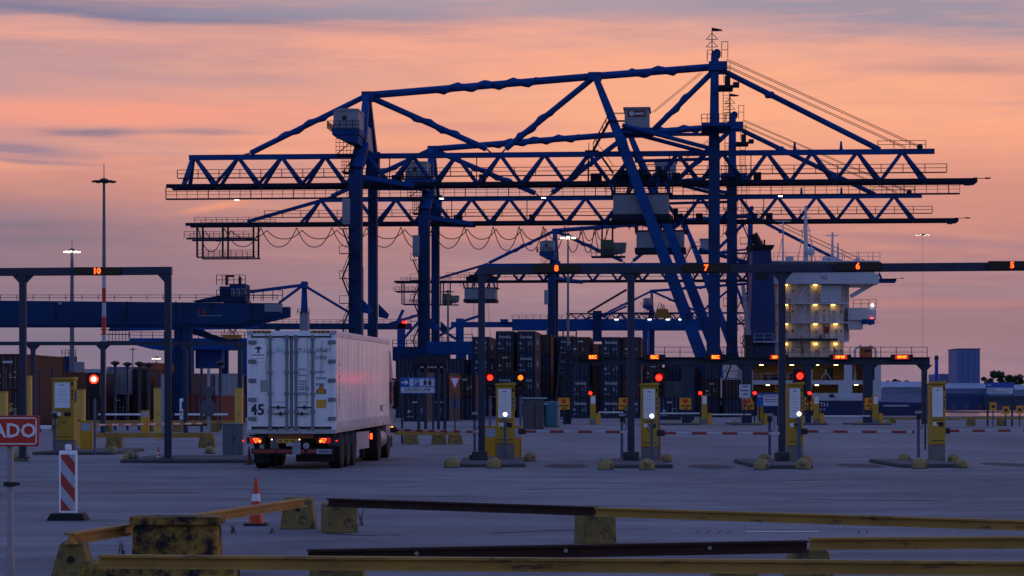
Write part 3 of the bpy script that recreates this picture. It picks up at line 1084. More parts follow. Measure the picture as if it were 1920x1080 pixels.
    if hook:
        mb = MB()
        for du in (-3, -1, 1, 3):
            for dv in (-1.5, 1.5):
                mb.tube([(tc_ + du * .6, VB + dv, t1.z), (tc_ + du, VB + dv, 14.2)], .03, 4)
        part('hoist_rope', mb, m_rope)
        mb = MB()
        mb.box((tc_ - 1.6, VB - 6, 12.6), (tc_ + 1.6, VB + 6, 13.2)).box((tc_ - 1.0, VB - 2, 13.2), (tc_ + 1.0, VB + 2, 14.2))
        part('spreader', mb, M('spreader_yellow', (.30, .13, .02), .6, dirt=(.03, .02, .02), dirt_amt=.5))
    # ---------------- tail cage and festoon loops
    if not plain_end:
        c0, c1 = ubL + 1.2, ubL + 12.0
        mb = MB()
        zc = zb - 1.0
        za, zc2 = zb - 2.6, zb - 6.0
        for u in (c0 + .9, (c0 + c1) / 2, c1):
            for s in (-1, 1):
                mb.beam((u, VB + s * 2.4, zb), (u, VB + s * 2.4, zc2), .3)
        for s in (-1, 1):
            mb.beam((c0 - 1.0, VB + s * 2.4, za), (c1, VB + s * 2.4, za), .26, .32)
            mb.beam((c0 + .9, VB + s * 2.4, zc2), (c1 + .3, VB + s * 2.4, zc2), .2, .26)
            railing(mb, [(c0 + .9, VB + s * 2.4, zc2 + .1), (c1, VB + s * 2.4, zc2 + .1)], 1.2, 1.7, .045)
            railing(mb, [(c0 - 1.4, VB + s * 2.4, za), (c1, VB + s * 2.4, za)], 1.3, 1.7, .045)
            railing(mb, [(c0 + .5, VB + s * 2.6, zb + .3), (c1 + 3, VB + s * 2.6, zb + .3)], .9, 1.7, .04)
        part('tail_cage', mb, m_crane_rail)
    if festoon:
        ends = [479, 545, 610, 674, 737, 795, 853, 906, 953, 997, 1036, 1066, 1090, 1113]
        us = [c0 + 1.2, (c0 + c1) / 2 + .4, ubL + 13.4] + [0] * 13
        k = len(ends)
        span = (tc_ - hw - 5) - us[2]
        tot = ends[-1] - ends[0]
        us = us[:2] + [us[2] + span * (e - ends[0]) / tot for e in ends]
        for s, sag in ((-1, .92), (1, .42)):
            for a, b in zip(us[:-1], us[1:]):
                w = b - a
                dep = math.sqrt(max(4.0, 5.4 ** 2 - (w * .62) ** 2)) * sag
                pts = []
                for i in range(13):
                    t = i / 12
                    x = 2 * t - 1
                    pts.append((a + w * t, VB + s * 2.9, zb - .8 - dep * (1 - abs(x) ** 2.3)))
                part('festoon_cable', MB().tube(pts, .085, 5), m_rope)
    # floodlights under the gangway
    if detail and plain_end:
        for px in (446, 829, 1020, 1463):
            a = L(px, 372, VB - hv)
            part('floodlight', MB().box((a.x - .3, VB - hv - 1.0, zg - .36), (a.x + .3, VB - hv - .6, zg - .25)), e_flood)
    return R


crane('largest blue quay crane, nearest, its mast topped by the wind sock', O1, True, True, None, False, False)
gap = L(1237, 440, VB).x
c2 = GD(1374, 402)
C2 = crane('blue quay crane with looped festoon cables under its boom, behind the largest', c2, True, False, -12.2, True, True, logo=False)
C2.scale = (1.045, 1, 1)     # a slightly wider rail gauge
c3 = GD(1408, 598)
crane('mid-sized blue quay crane with its lattice boom level with the lane number signs', c3, False, False, -71.5, False, True, logo=False, hook=True)
c4 = GD(1462, 925)
crane('small distant blue quay crane whose boom shows above the container stacks', c4, False, False, -10, False, False, logo=False)
# ------------------------------------------------------------------ crash rails and concrete blocks in front
def concrete_block(label, c, w, dpt, h, mat, taper=0.12, rz=0.0, group='concrete blocks under the crash rails', hole=True):
    R = thing('concrete_block', label, 'concrete block', c, rz, group)
    t = taper
    v = []
    for z, k in ((0, 0), (h * .93, t * .93), (h, t + .025)):
        v += [(-w / 2 + k, -dpt / 2 + k * .6, z), (w / 2 - k, -dpt / 2 + k * .6, z), (w / 2 - k, dpt / 2 - k * .6, z), (-w / 2 + k, dpt / 2 - k * .6, z)]
    mb = MB().add(v, [(3, 2, 1, 0), (0, 1, 5, 4), (1, 2, 6, 5), (2, 3, 7, 6), (3, 0, 4, 7), (4, 5, 9, 8), (5, 6, 10, 9), (6, 7, 11, 10), (7, 4, 8, 11), (8, 9, 10, 11)])
    mb.build('block_body', mat, R, bevel=.015)
    if hole:
        MB().lathe([(.001, 0), (.035, 0), (.035, .06), (.001, .06)], (0, -dpt / 2 + .02, h * .62), 10, 'y').build('lifting_hole', m_black, R)
    return R


def crash_rail(label, a, b, mat, hh=0.11, ww=0.11, bolts=0, group='steel crash rails in the yard'):
    """H-section steel rail from a to b (points on its top centre line)"""
    a, b = Vector(a), Vector(b)
    R = thing('crash_rail', label, 'crash rail', a, 0, group)
    d = b - a
    t = d.normalized()
    fl = 0.022
    MB().beam((0, 0, -fl / 2), d + Vector((0, 0, -fl / 2)), ww, fl).build('top_flange', mat, R)
    MB().beam((0, 0, -hh + fl / 2), d + Vector((0, 0, -hh + fl / 2)), ww, fl).build('bottom_flange', mat, R)
    MB().beam((0, 0, -hh / 2), d + Vector((0, 0, -hh / 2)), .03, hh - 2 * fl).build('web', mat, R)
    n = t.cross(Vector((0, 0, 1))).normalized()
    for i in range(bolts):
        p = d * ((i + .7) / (bolts + .4)) + Vector((0, 0, -hh * .45)) + n * .016
        MB().lathe([(.001, -.02), (.02, -.02), (.02, 0), (.001, 0)], p, 8, 'y').build('bolt', m_lgrey, R)
    return R


def on(px, py, z):
    """point at height z seen at a pixel"""
    d = F * (CAMH - z) / (py - HY)
    return Vector(((px - CX) / F * d, d, z))


RZ = 0.56      # rail top height
# back row
crash_rail('yellow crash rail climbing away beside the tall orange cone', on(130, 999, RZ), on(568, 934, RZ), m_railyel, .115)
crash_rail('rusty brown crash rail ending at the square post beside the tall orange cone', on(617, 934, RZ), on(1117, 950, RZ), m_railrust, .115)
crash_rail('long yellow crash rail continuing the rusty one towards the edge', on(1119, 951, RZ), on(2010, 978, RZ), m_railyel, .115)
# middle row
crash_rail('darkest rusty crash rail with bright bolts across the foreground', on(578, 1030, RZ), on(1512, 1013, RZ), m_railrust, .115, bolts=3)
crash_rail('yellow crash rail butting against the bolted rusty rail', on(1518, 1008, RZ), on(2010, 1005, RZ), m_railyel, .115)
# front row
crash_rail('longest yellow crash rail, lowest across the picture', on(187, 1040, RZ), on(2010, 1053, RZ), m_railyel, .115)

c = on(135, 1008, .5); concrete_block('tall worn concrete block carrying the near end of the climbing rail', (c.x + .02, c.y, 0), .46, .42, .47, m_blockpale)
c = on(333, 967, .66); R = concrete_block('broad peeling yellow concrete block behind the climbing rail', (c.x, c.y, 0), .92, .4, .58, m_blockyel, .02, hole=False)
MB().box((-.475, -.23, .57), (.475, .23, .66)).build('block_cap', m_blockyel, R, bevel=.012)
MB().box((-.36, -.205, .08), (-.31, -.192, .2)).build('lifting_slot', m_black, R)
c = G(558, 992); concrete_block('tapered yellow concrete block with a dark lifting hole beside the tall cone', (c.x, c.y + .2, 0), .52, .45, .46, m_blockpale, .06)
c = G(634, 999); concrete_block('square pale concrete post carrying the end of the rusty rail', (c.x, c.y + .2, 0), .44, .42, .43, m_blockpale, .01, rz=.35, hole=False)
c = G(1117, 1020); concrete_block('square concrete post where the rusty and the long yellow rail meet', (c.x, c.y + .2, 0), .46, .4, .40, m_blockpale, .01, rz=.3, hole=False)
c = on(1516, 1024, .42); concrete_block('rounded concrete block under the joint of the bolted rusty rail', (c.x, c.y, 0), .50, .5, .40, m_blockpale, .08, hole=False)
c = on(615, 1030, .42); concrete_block('concrete block under the free end of the bolted rusty rail', (c.x + .05, c.y + .1, 0), .5, .5, .38, m_blockpale, .06, hole=False)
c = on(300, 1045, .42); concrete_block('broad yellow concrete block under the free end of the longest rail', (c.x, c.y, 0), 1.5, .5, .39, m_blockyel, .05, hole=False)
c = on(1378, 1053, .42); concrete_block('rounded concrete block under the middle of the longest rail', (c.x, c.y, 0), .55, .5, .40, m_blockpale, .1, hole=False)
c = on(640, 1047, .42); concrete_block('low concrete block under the longest rail below the rusty rail end', (c.x, c.y, 0), .5, .4, .38, m_blockpale, .05, hole=False)

# ------------------------------------------------------------------ red sign on a pole
b = GD(17, 21)
R = thing('red_sign', 'red board lettered ADO with a white border on a grey pole', 'sign', b)
sx0, sx1 = P(-95, 0, 21).x - b.x, P(74, 0, 21).x - b.x
zt_, zb_ = P(0, 779, 21).z, P(0, 837, 21).z
MB().box((sx0, -.03, zb_), (sx1, 0, zt_)).build('board', m_red, R, bevel=.006)
m_signwhite = M('sign_white_print', (.62, .6, .62), .55, 0, .06)
mb = MB()
w = .022
x0, x1, z0, z1 = sx0 + .018, sx1 - .018, zb_ + .018, zt_ - .018
for (p, q) in (((x0, z0), (x1, z0 + .011)), ((x0, z1 - .011), (x1, z1)), ((x0, z0), (x0 + .011, z1)), ((x1 - .011, z0), (x1, z1))):
    mb.box((p[0], -.034, p[1]), (q[0], -.030, q[1]))
mb.build('border', m_signwhite, R)
text('ADO', .178, m_signwhite, (P(29, 0, 21).x - b.x, -.033, (zt_ + zb_) / 2 - .002), R, bold=.004, align='CENTER', xs=1.0)
MB().tube([(0, .05, -.02), (0, .05, zt_ - .05)], .030, 12).build('pole', m_lgrey, R, True)
MB().lathe([(.032, 0), (.042, 0), (.042, .5), (.032, .5)], (0, .05, P(0, 1080, 21).z - .3), 12).build('pole_sleeve', m_lgrey, R, True)
zc = P(0, 908, 21).z
MB().box((-.05, .0, zc - .02), (.05, .1, zc + .02)).box((.05, .03, zc - .012), (.09, .06, zc + .012)).build('clamp', m_dark, R)

# ------------------------------------------------------------------ striped beacon board
b = G(128, 975)
R = thing('beacon_board', 'red and white slanted-stripe beacon board on a black rubber foot', 'beacon board', b)
k = F / b.y
W2, H0, H1 = 17 / k, 12 / k, 130 / k
MB().box((-W2, -.03, H0), (W2, .03, H1)).box((-.05, -.03, H1), (.05, .03, H1 + .1)).build('panel_frame', m_white, R, bevel=.02)
m_bstr = stripes('beacon_stripes', (.38, .03, .02), (.42, .44, .52), .42, 2, 1.25, 0, .5)
MB().box((-W2 * .78, -.037, H0 + .05), (W2 * .78, -.031, H1 - .06)).build('reflective_face', m_bstr, R)
mb = MB().prism([(-.31, -.2, 0), (.31, -.2, 0), (.25, -.2, .11), (-.25, -.2, .11)], (0, .4, 0))
mb.build('rubber_foot', m_black, R, bevel=.01)
MB().box((-.04, -.025, .1), (.04, .025, H0 + .02)).build('foot_post', m_white, R)


# ------------------------------------------------------------------ traffic cones
def cone(label, px, py, h, dark=False):
    b = G(px, py)
    R = thing('traffic_cone', label, 'traffic cone', b, 0, 'traffic cones')
    o = M('cone_orange', (.46, .05, .016), .5, 0, .15, 4, dirt=(.2, .04, .02), dirt_amt=.2) if not dark else M('cone_dull_red', (.13, .03, .025), .6)
    wmat = M('cone_reflective_white', (.6, .6, .62), .5) if not dark else M('cone_dull_band', (.10, .05, .05), .6)
    s = h / .75
    MB().box((-.19 * s, -.19 * s, 0), (.19 * s, .19 * s, .035 * s)).build('base_plate', m_black if h > .6 or dark else o, R, bevel=.01)

    def r(z):
        return (.125 - (.125 - .026) * (z - .035) / .715) * s

    for z0, z1, m, n in ((.035, .24, o, 'body'), (.24, .32, wmat, 'reflective_band'), (.32, .40, o, 'body'), (.40, .52, wmat, 'reflective_band'), (.52, .75, o, 'body')):
        e = .001 if m is wmat else 0
        MB().lathe([(r(z0) + e, z0 * s), (r(z1) + e, z1 * s)], (0, 0, 0), 18).build(n, m, R, True)
    MB().lathe([(.03 * s, .745 * s), (.026 * s, .775 * s), (.012 * s, .78 * s)], (0, 0, 0), 12).build('tip', o, R, True)


cone('tall orange and white traffic cone beside the climbing yellow rail', 480, 985, .69)
cone('small orange traffic cone at the foot of the left gate post', 297, 866, .46)
cone('small dark red traffic cone beside the truck wheels', 467, 871, .52, True)

# ------------------------------------------------------------------ articulated truck with a white reefer container
TD = 64.3
tc0 = GD((463 + 630) / 2, TD)
YAW = -math.radians(3.3)
R = thing('container_truck', 'articulated truck with black chassis and lit tail lights carrying the white container', 'truck', tc0, YAW)
HWD = 1.245


def tpart(name, mb, mat, smooth=False, parent=R, bevel=0):
    return mb.build(name, mat, parent, smooth, None, bevel)


ZC = 1.0        # container floor height
m_tyre = M('tyre_rubber', (.014, .014, .015), .8, 0, .2, 3)
m_rim = M('wheel_rim', (.10, .105, .115), .45, .3)
m_chas = M('chassis_black', (.014, .014, .016), .6, 0, .3, 2)
# chassis beams and cross members
for s in (-1, 1):
    tpart('chassis_beam', MB().box((s * .5 - .07, .25, .80), (s * .5 + .07, 12.6, ZC - .06)), m_chas)
tpart('rear_cross_member', MB().box((-1.2, .1, .92), (1.2, .35, ZC - .03)), m_chas)
tpart('orange_cross_beam', MB().box((-.66, .03, .868), (.62, .10, .985)), M('dull_orange_beam', (.16, .045, .015), .6, 0, .2, 2))
for y in (3, 6, 9, 12):
    tpart('cross_member', MB().box((-1.15, y, .95), (1.15, y + .2, ZC - .03)), m_chas)
# rear underrun bar
tpart('underrun_bar', MB().box((-1.15, .06, .42), (1.15, .16, .58)), m_chas)
m_chev = stripes('bumper_stripes', (.42, .05, .035), (.52, .5, .48), .5, 0, 0, 2, .6)
for x0, x1 in ((-1.1, -.45), (-.4, .35), (.45, 1.1)):
    tpart('reflective_strip', MB().box((x0, .045, .46), (x1, .058, .55)), M('strip_dull_red', (.26, .035, .03), .5))
tpart('logo_plate', MB().box((.70, .038, .435), (1.12, .044, .565)), M('plate_logo_grey', (.30, .31, .34), .6))
tpart('logo_print', MB().prism([(.74, .034, .5), (.8, .034, .54), (1.08, .034, .54), (1.08, .034, .46), (.8, .034, .46)], (0, .003, 0)), M('print_grey_blue', (.12, .14, .2), .6))
tpart('mud_flap', MB().box((-1.15, .55, .16), (-.70, .57, .72)), m_black)
tpart('mud_flap', MB().box((-.62, .1, .42), (-.38, .12, .78)), M('flap_grey', (.10, .11, .13), .6))
tpart('white_plate', MB().box((.02, .02, .42), (.25, .04, .78)), M('plate_dull_white', (.22, .23, .25), .6))
tpart('mud_flap', MB().box((.05, .5, .2), (1.15, .52, .62)), m_black)
tpart('valve_box', MB().box((-.92, .1, .58), (-.80, .3, .80)), m_lgrey)
tpart('air_coupling', MB().lathe([(.01, -.05), (.09, -.05), (.09, .05), (.01, .05)], (.40, .12, .66), 10, 'y'), m_lgrey)
# number plate: yellow plate, dark blue band, blurred characters
np = tpart('number_plate', MB().box((-.50, .02, .74), (.16, .035, .86)), M('plate_yellow', (.50, .27, .02), .5))
tpart('plate_band', MB().box((-.50, .016, .74), (-.43, .0195, .86)), m_signblue, parent=np)
mb = MB()
for i in range(8):
    if i not in (2, 5):
        mb.box((-.38 + i * .062, .016, .765), (-.345 + i * .062, .0195, .835))
mb.build('plate_characters', m_ink, np)['kind'] = 'stuff'
for x in (-.56, .22):
    tpart('plate_light', MB().box((x - .02, .02, .82), (x + .02, .04, .85)), E('plate_light_lit', (1, .75, .4), 3))
# tail lights
e_tail = E('tail_light_red', (1.0, .012, .004), 2.2)
e_tailo = E('tail_light_core', (1.0, .22, .03), 3.0)
for cx in (-1.03, .93):
    hsg = tpart('tail_light', MB().box((cx - .24, .03, .72), (cx + .24, .10, .90)), M('lamp_housing', (.05, .006, .004), .4))
    tpart('lens', MB().box((cx - .15, .022, .735), (cx + .17, .029, .885)), E('tail_lens_glow', (1.0, .012, .004), .32), parent=hsg)
    tri = MB()
    for i in range(3):
        a0, a1 = math.radians(-90 + 120 * i), math.radians(-90 + 120 * (i + 1))
        q = -1 if cx < 0 else 1
        ox = cx - .02 * q
        tri.beam((ox + .075 * math.cos(a0), .015, .82 + .075 * math.sin(a0)), (ox + .075 * math.cos(a1), .015, .82 + .075 * math.sin(a1)), .012, .024, up=(0, 1, 0))
    tpart('light_triangle', tri, e_tailo, parent=hsg)
    o2 = cx + (.13 if cx < 0 else -.11)
    tpart('light_ring', MB().lathe([(.022, -.008), (.04, -.008), (.04, 0), (.022, 0)], (o2, .018, .79), 14, 'y'), e_tailo, parent=hsg)
    xm = cx + (-.34 if cx < 0 else .34)
    tpart('marker_light', MB().lathe([(.001, -.02), (.025, -.02), (.025, .02), (.001, .02)], (xm, .03, .80), 10, 'y'), e_tail)


# wheels
def wheel(x, y, r=.5, w=.3):
    wob = bpy.data.objects.new('wheel', None)
    COL.objects.link(wob)
    wob.parent = R
    wob.location = (x, y, r)
    s = 1 if x > 0 else -1
    MB().lathe([(r * .58, -w / 2), (r * .93, -w / 2), (r, -w / 2 + .04), (r, w / 2 - .04), (r * .93, w / 2), (r * .58, w / 2)], (0, 0, 0), 28, 'x').build('tyre', m_tyre, wob, True)
    MB().lathe([(.01, s * .02), (r * .18, s * .03), (r * .2, s * .10), (r * .3, s * .04), (r * .5, s * .02), (r * .59, s * (w / 2 - .01)), (r * .63, s * (w / 2 + .005)), (r * .57, s * (w / 2 - .04))], (0, 0, 0), 28, 'x').build('rim', m_rim, wob, True)


for y in (1.5, 2.85, 4.2):
    for s in (-1, 1):
        wheel(s * 1.06, y, .5, .36)
    tpart('axle', MB().tube([(-.9, y, .5), (.9, y, .5)], .07, 8), m_chas)
    for s in (-1, 1):
        arc = [(.54 * math.cos(math.radians(t)), .54 * math.sin(math.radians(t))) for t in range(15, 166, 15)]
        mb = MB()
        for (ya, za), (yb, zb2) in zip(arc[:-1], arc[1:]):
            mb.add([(s * .9, y + ya, .5 + za), (s * 1.25, y + ya, .5 + za), (s * 1.25, y + yb, .5 + zb2), (s * .9, y + yb, .5 + zb2)], [(0, 1, 2, 3)])
        tpart('mudguard', mb, M('mudguard_grey', (.09, .095, .11), .5))
tpart('side_guard', MB().box((1.16, 5.1, .45), (1.19, 8.3, .98)), M('side_panel_white', (.34, .33, .34), .5, 0, .15))
tpart('side_light', MB().box((1.195, 8.5, .72), (1.24, 8.75, .9)), E('side_light_red', (1, .05, .01), 5))
tpart('landing_leg', MB().box((.8, 8.9, .1), (.95, 9.05, .95)), m_chas)
# tractor
for y in (10.1, 13.9):
    for s in (-1, 1):
        wheel(s * 1.02, y, .52, .58 if y < 12 else .34)
tpart('tractor_frame', MB().box((-.55, 9.3, .62), (.55, 15.0, .92)), m_chas)
tpart('fuel_tank', MB().lathe([(.01, 11.2), (.32, 11.25), (.33, 11.3), (.33, 12.9), (.32, 12.95), (.01, 13.0)], (.92, 0, .68), 16, 'y'), m_lgrey, True)
cabm = M('cab_paint_grey', (.16, .17, .20), .35, 0, .1)
cb = tpart('cab', MB().prism([(-1.22, 12.95, .8), (-1.22, 15.0, .55), (-1.22, 15.1, 1.6), (-1.22, 14.85, 2.9), (-1.22, 14.2, 3.65), (-1.22, 12.95, 3.75)], (2.44, 0, 0)), cabm, bevel=.05)
tpart('side_window', MB().box((1.222, 13.9, 1.85), (1.232, 14.75, 2.6)), M('dark_glass', (.01, .012, .016), .1), parent=cb)
tpart('step', MB().box((1.0, 14.35, .35), (1.26, 15.0, .75)), cabm, parent=cb)
tpart('cab_light', MB().box((1.225, 14.4, .98), (1.26, 14.55, 1.05)), E('marker_amber', (1, .42, .05), 9), parent=cb)
mr = tpart('mirror', MB().box((1.29, 14.55, 1.75), (1.50, 14.7, 2.62)), m_black, bevel=.04)
tpart('mirror_arm', MB().tube([(1.2, 14.7, 2.7), (1.42, 14.65, 2.66)], .03).tube([(1.2, 14.7, 1.72), (1.42, 14.65, 1.72)], .03), m_black, parent=mr)

# ---------------- the container itself: it is lifted on and off, so a thing of its own
base = Matrix.Translation(tc0) @ Matrix.Rotation(YAW, 4, 'Z') @ Matrix.Rotation(math.radians(.55), 4, 'X')
RC = thing('reefer_container', 'white refrigerated container with double rear doors and a large black 45', 'container', (0, 0, 0))
RC.matrix_world = base
RC.location = tc0 + Vector((0, 0, ZC))
CH, CL = 2.89, 13.7
m_box = M('reefer_white', (.58, .60, .635), .42, 0, .14, .8, dirt=(.30, .28, .27), dirt_amt=.5, spec=.5, dst=(2.2, 2.2, .16))
m_side = M('reefer_side_white', (.62, .605, .60), .20, 0, .10, .5, dirt=(.36, .32, .30), dirt_amt=.45, spec=.6, dst=(1.6, 1.6, .12))
m_seal = M('door_seal_black', (.02, .021, .025), .7)
m_hinge = M('hinge_grey', (.14, .155, .18), .55)
m_rustw = M('rail_white_rusty', (.42, .40, .38), .6, 0, .25, 2.5, dirt=(.14, .06, .03), dirt_amt=.55)


def cpart(name, mb, mat, smooth=False, parent=RC, bevel=0):
    return mb.build(name, mat, parent, smooth, None, bevel)


W = 1.245
# body core, roof, front wall
cpart('body', MB().box((-W + .03, .10, .14), (W - .03, CL, CH - .06)), m_box)
cpart('roof', MB().box((-W + .015, .14, CH - .06), (W - .015, CL, CH)), m_box)
# ribbed right side: shallow vertical ribs
for s in (-1, 1):
    prof = [(.14, 0.0)]
    y = .22
    while y < CL - .2:
        prof += [(y, 0), (y + .03, .016), (y + .20, .016), (y + .23, 0)]
        y += .33
    prof.append((CL - .05, 0))
    mb = MB()
    v, f = [], []
    for i, (yy, dx) in enumerate(prof):
        v += [(s * (W - .028 + dx), yy, .32), (s * (W - .028 + dx), yy, CH - .16)]
        if i:
            f.append((2 * i - 2, 2 * i, 2 * i + 1, 2 * i - 1))
    mb.add(v, f)
    cpart('side_wall', mb, m_side)
    cpart('top_rail', MB().box((s * (W - .06), .1, CH - .17), (s * (W + .004), CL, CH - .035)), m_side, bevel=.012)
    cpart('bottom_rail', MB().box((s * (W - .06), .1, .02), (s * (W + .003), CL, .14)), m_rustw)
    cpart('lower_panel', MB().box((s * (W - .05), .14, .14), (s * (W - .003), CL, .33)), m_side)
    for i in range(18):
        y = .6 + i * .74
        cpart('rail_gusset', MB().box((s * (W + .002), y, .02), (s * (W + .012), y + .5, .13)), m_rustw)
    cpart('corner_post', MB().box((s * (W - .11), -.02, .1), (s * (W + .005), .13, CH - .1)), m_box, bevel=.01)
    for z in (0, CH - .115):
        cpart('corner_casting', MB().box((s * (W - .16), -.035, z), (s * (W + .012), .16, z + .118)), M('casting_dull', (.32, .33, .34), .6, 0, .2, 3, dirt=(.12, .06, .03), dirt_amt=.4), bevel=.012)
# rear frame
cpart('door_header', MB().box((-W + .16, -.015, CH - .15), (W - .16, .13, CH - .002)), m_box)
m_haz = stripes('hazard_stripes', (.42, .27, .03), (.02, .02, .02), .13, 0, .9, 2, .5)
for x0, x1 in ((-W + .17, -W + .68), (W - .70, W - .17)):
    cpart('hazard_strip', MB().box((x0, -.020, CH - .075), (x1, -.016, CH + .003)), m_haz)
cpart('door_sill', MB().box((-W + .16, -.02, .0), (W - .16, .12, .12)), M('sill_worn', (.30, .31, .33), .6, 0, .3, 3, dirt=(.10, .09, .09), dirt_amt=.5))
# two doors with recessed panels
for s in (-1, 1):
    x0, x1 = (-W + .09, -.02) if s < 0 else (.02, W - .09)
    dr = cpart('door', MB().box((x0 + .02, .015, .20), (x1 - .02, .09, CH - .20)), m_box)
    cpart('door_gasket', MB().box((x0, .03, .155), (x0 + .03, .06, CH - .165)).box((x1 - .03, .03, .155), (x1, .06, CH - .165)).box((x0, .03, CH - .20), (x1, .06, CH - .165)).box((x0, .03, .155), (x1, .06, .20)), m_seal, parent=dr)
    # lock rods with cams and guides
    for xr in ((-.60, -.13) if s < 0 else (.13, .60)):
        rd = cpart('lock_rod', MB().tube([(xr, -.032, .12), (xr, -.032, CH - .12)], .024, 10), m_hinge, True)
        cpart('rod_channel', MB().box((xr - .045, -.006, .16), (xr + .045, .0145, CH - .16)), M('channel_shadow_grey', (.30, .33, .37), .5), parent=rd)
        for z in (.16, CH - .20):
            cpart('cam_keeper', MB().box((xr - .06, -.05, z - .05), (xr + .06, -.008, z + .06)), m_hinge, parent=rd)
        for z in (.62, 1.12, 1.72, 2.28):
            cpart('rod_guide', MB().box((xr - .065, -.052, z - .035), (xr + .065, -.008, z + .035)), m_hinge, parent=rd)
    # handles
    for xc, z in (((-.37, .74), (-.30, .56)) if s < 0 else ((.37, .74), (.30, .56))):
        h = cpart('door_handle', MB().box((xc - .20, -.052, z - .017), (xc + .20, -.036, z + .017)), m_dark)
        cpart('handle_latch', MB().prism([(xc - .07, -.06, z), (xc, -.06, z + .065), (xc + .07, -.06, z), (xc, -.06, z - .065)], (0, .02, 0)), m_dark, parent=h)
    # hinges
    for k in range(5):
        z = .42 + k * .535
        xh = s * (W - .12)
        cpart('hinge', MB().box((xh - .09, -.035, z - .055), (xh + .13, .0, z + .055)), m_hinge, bevel=.008)
    cpart('panel_line', MB().box(((-.55 if s < 0 else .18), .010, .88), ((-.18 if s < 0 else .55), .0145, .893)), m_hinge, parent=dr)

fx = -.0465
D = M('print_dark_blue', (.035, .045, .08), .6, 0, .1)
D2 = M('print_faded', (.16, .19, .25), .6, 0, .1)
text('45', .42, m_ink, (-.965, .012, .66), RC, bold=.012, xs=1.0)
text('TLLU', .17, D, (.365, .0125, 2.33), RC, xs=.95)
text('107668 7', .17, D, (.89, .0125, 2.33), RC, xs=.66, bold=.002)
text('LNRB', .165, D, (.83, .0125, 2.13), RC, xs=.85)
# data lines on the doors, too worn to read: broken print bars
rgd = random.Random(4)
mb = MB()
for x0, z0, n, dz, hh in ((.21, 1.80, 5, .165, .05), (.70, 1.73, 4, .175, .07), (.21, 1.39, 3, .15, .045)):
    for i in range(n):
        xx = x0
        for k in range(rgd.choice((4, 5, 6))):
            w_ = rgd.uniform(.028, .05)
            mb.box((xx, .0105, z0 - i * dz - hh / 2), (xx + w_, .0145, z0 - i * dz + hh / 2))
            xx += w_ + .014
mb.build('data_print', D2, RC)['kind'] = 'stuff'
# placards
tri = cpart('warning_triangle', MB().prism([(.69, .010, 1.12), (.99, .010, 1.12), (.84, .010, 1.42)], (0, .004, 0)), m_ink)
cpart('triangle_field', MB().prism([(.73, .006, 1.145), (.95, .006, 1.145), (.84, .006, 1.365)], (0, .0035, 0)), m_orange, parent=tri)
cpart('triangle_mark', MB().box((.825, .003, 1.175), (.855, .0055, 1.26)), M('mark_red', (.35, .05, .02), .5), parent=tri)
cpart('yellow_placard', MB().box((.70, .010, .72), (.98, .0145, .95)), M('placard_yellow', (.52, .29, .04), .5))
st = cpart('white_placard', MB().box((-1.150, .008, 2.04), (-0.720, .0145, 2.50)), m_white)
cpart('placard_emblem', MB().prism([(-1.060, .004, 2.36), (-1.000, .004, 2.43), (-0.935, .004, 2.45), (-0.870, .004, 2.43), (-0.810, .004, 2.36), (-0.890, .004, 2.385), (-0.915, .004, 2.30), (-0.860, .004, 2.27), (-1.010, .004, 2.27), (-0.955, .004, 2.30), (-0.980, .004, 2.385)], (0, .003, 0)), D, parent=st)
cpart('placard_print', MB().box((-1.110, .005, 2.19), (-0.760, .0078, 2.225)).box((-1.130, .005, 2.10), (-0.740, .0078, 2.115)), D2, parent=st)
cpart('green_sticker', MB().box((-.44, .008, 2.28), (-.24, .0145, 2.42)), M('sticker_pale_green', (.40, .56, .56), .5))
cpart('grey_placard', MB().box((-.88, .010, 1.17), (-.66, .0145, 1.50)), M('placard_grey', (.26, .25, .24), .6))
# side lettering, one character per line
rotR = (math.pi / 2, 0, math.pi / 2)
for i, ch in enumerate('TLLU1076687'):
    text(ch, .17, M('side_print', (.22, .17, .18), .6), (W + .004, .88, 2.42 - i * .165), RC, rot=rotR)
text('WNC5', .30, M('side_print', (.22, .17, .18), .6), (W + .004, 11.3, .58), RC, rot=rotR)
cpart('side_marker', MB().box((W + .004, .20, .35), (W + .008, .26, 1.05)), M('marker_dull_red', (.25, .03, .03), .5))
# ------------------------------------------------------------------ truck gate: portal frames with lane number signs
def gd(px):
    return 73.0 - 0.0022 * px


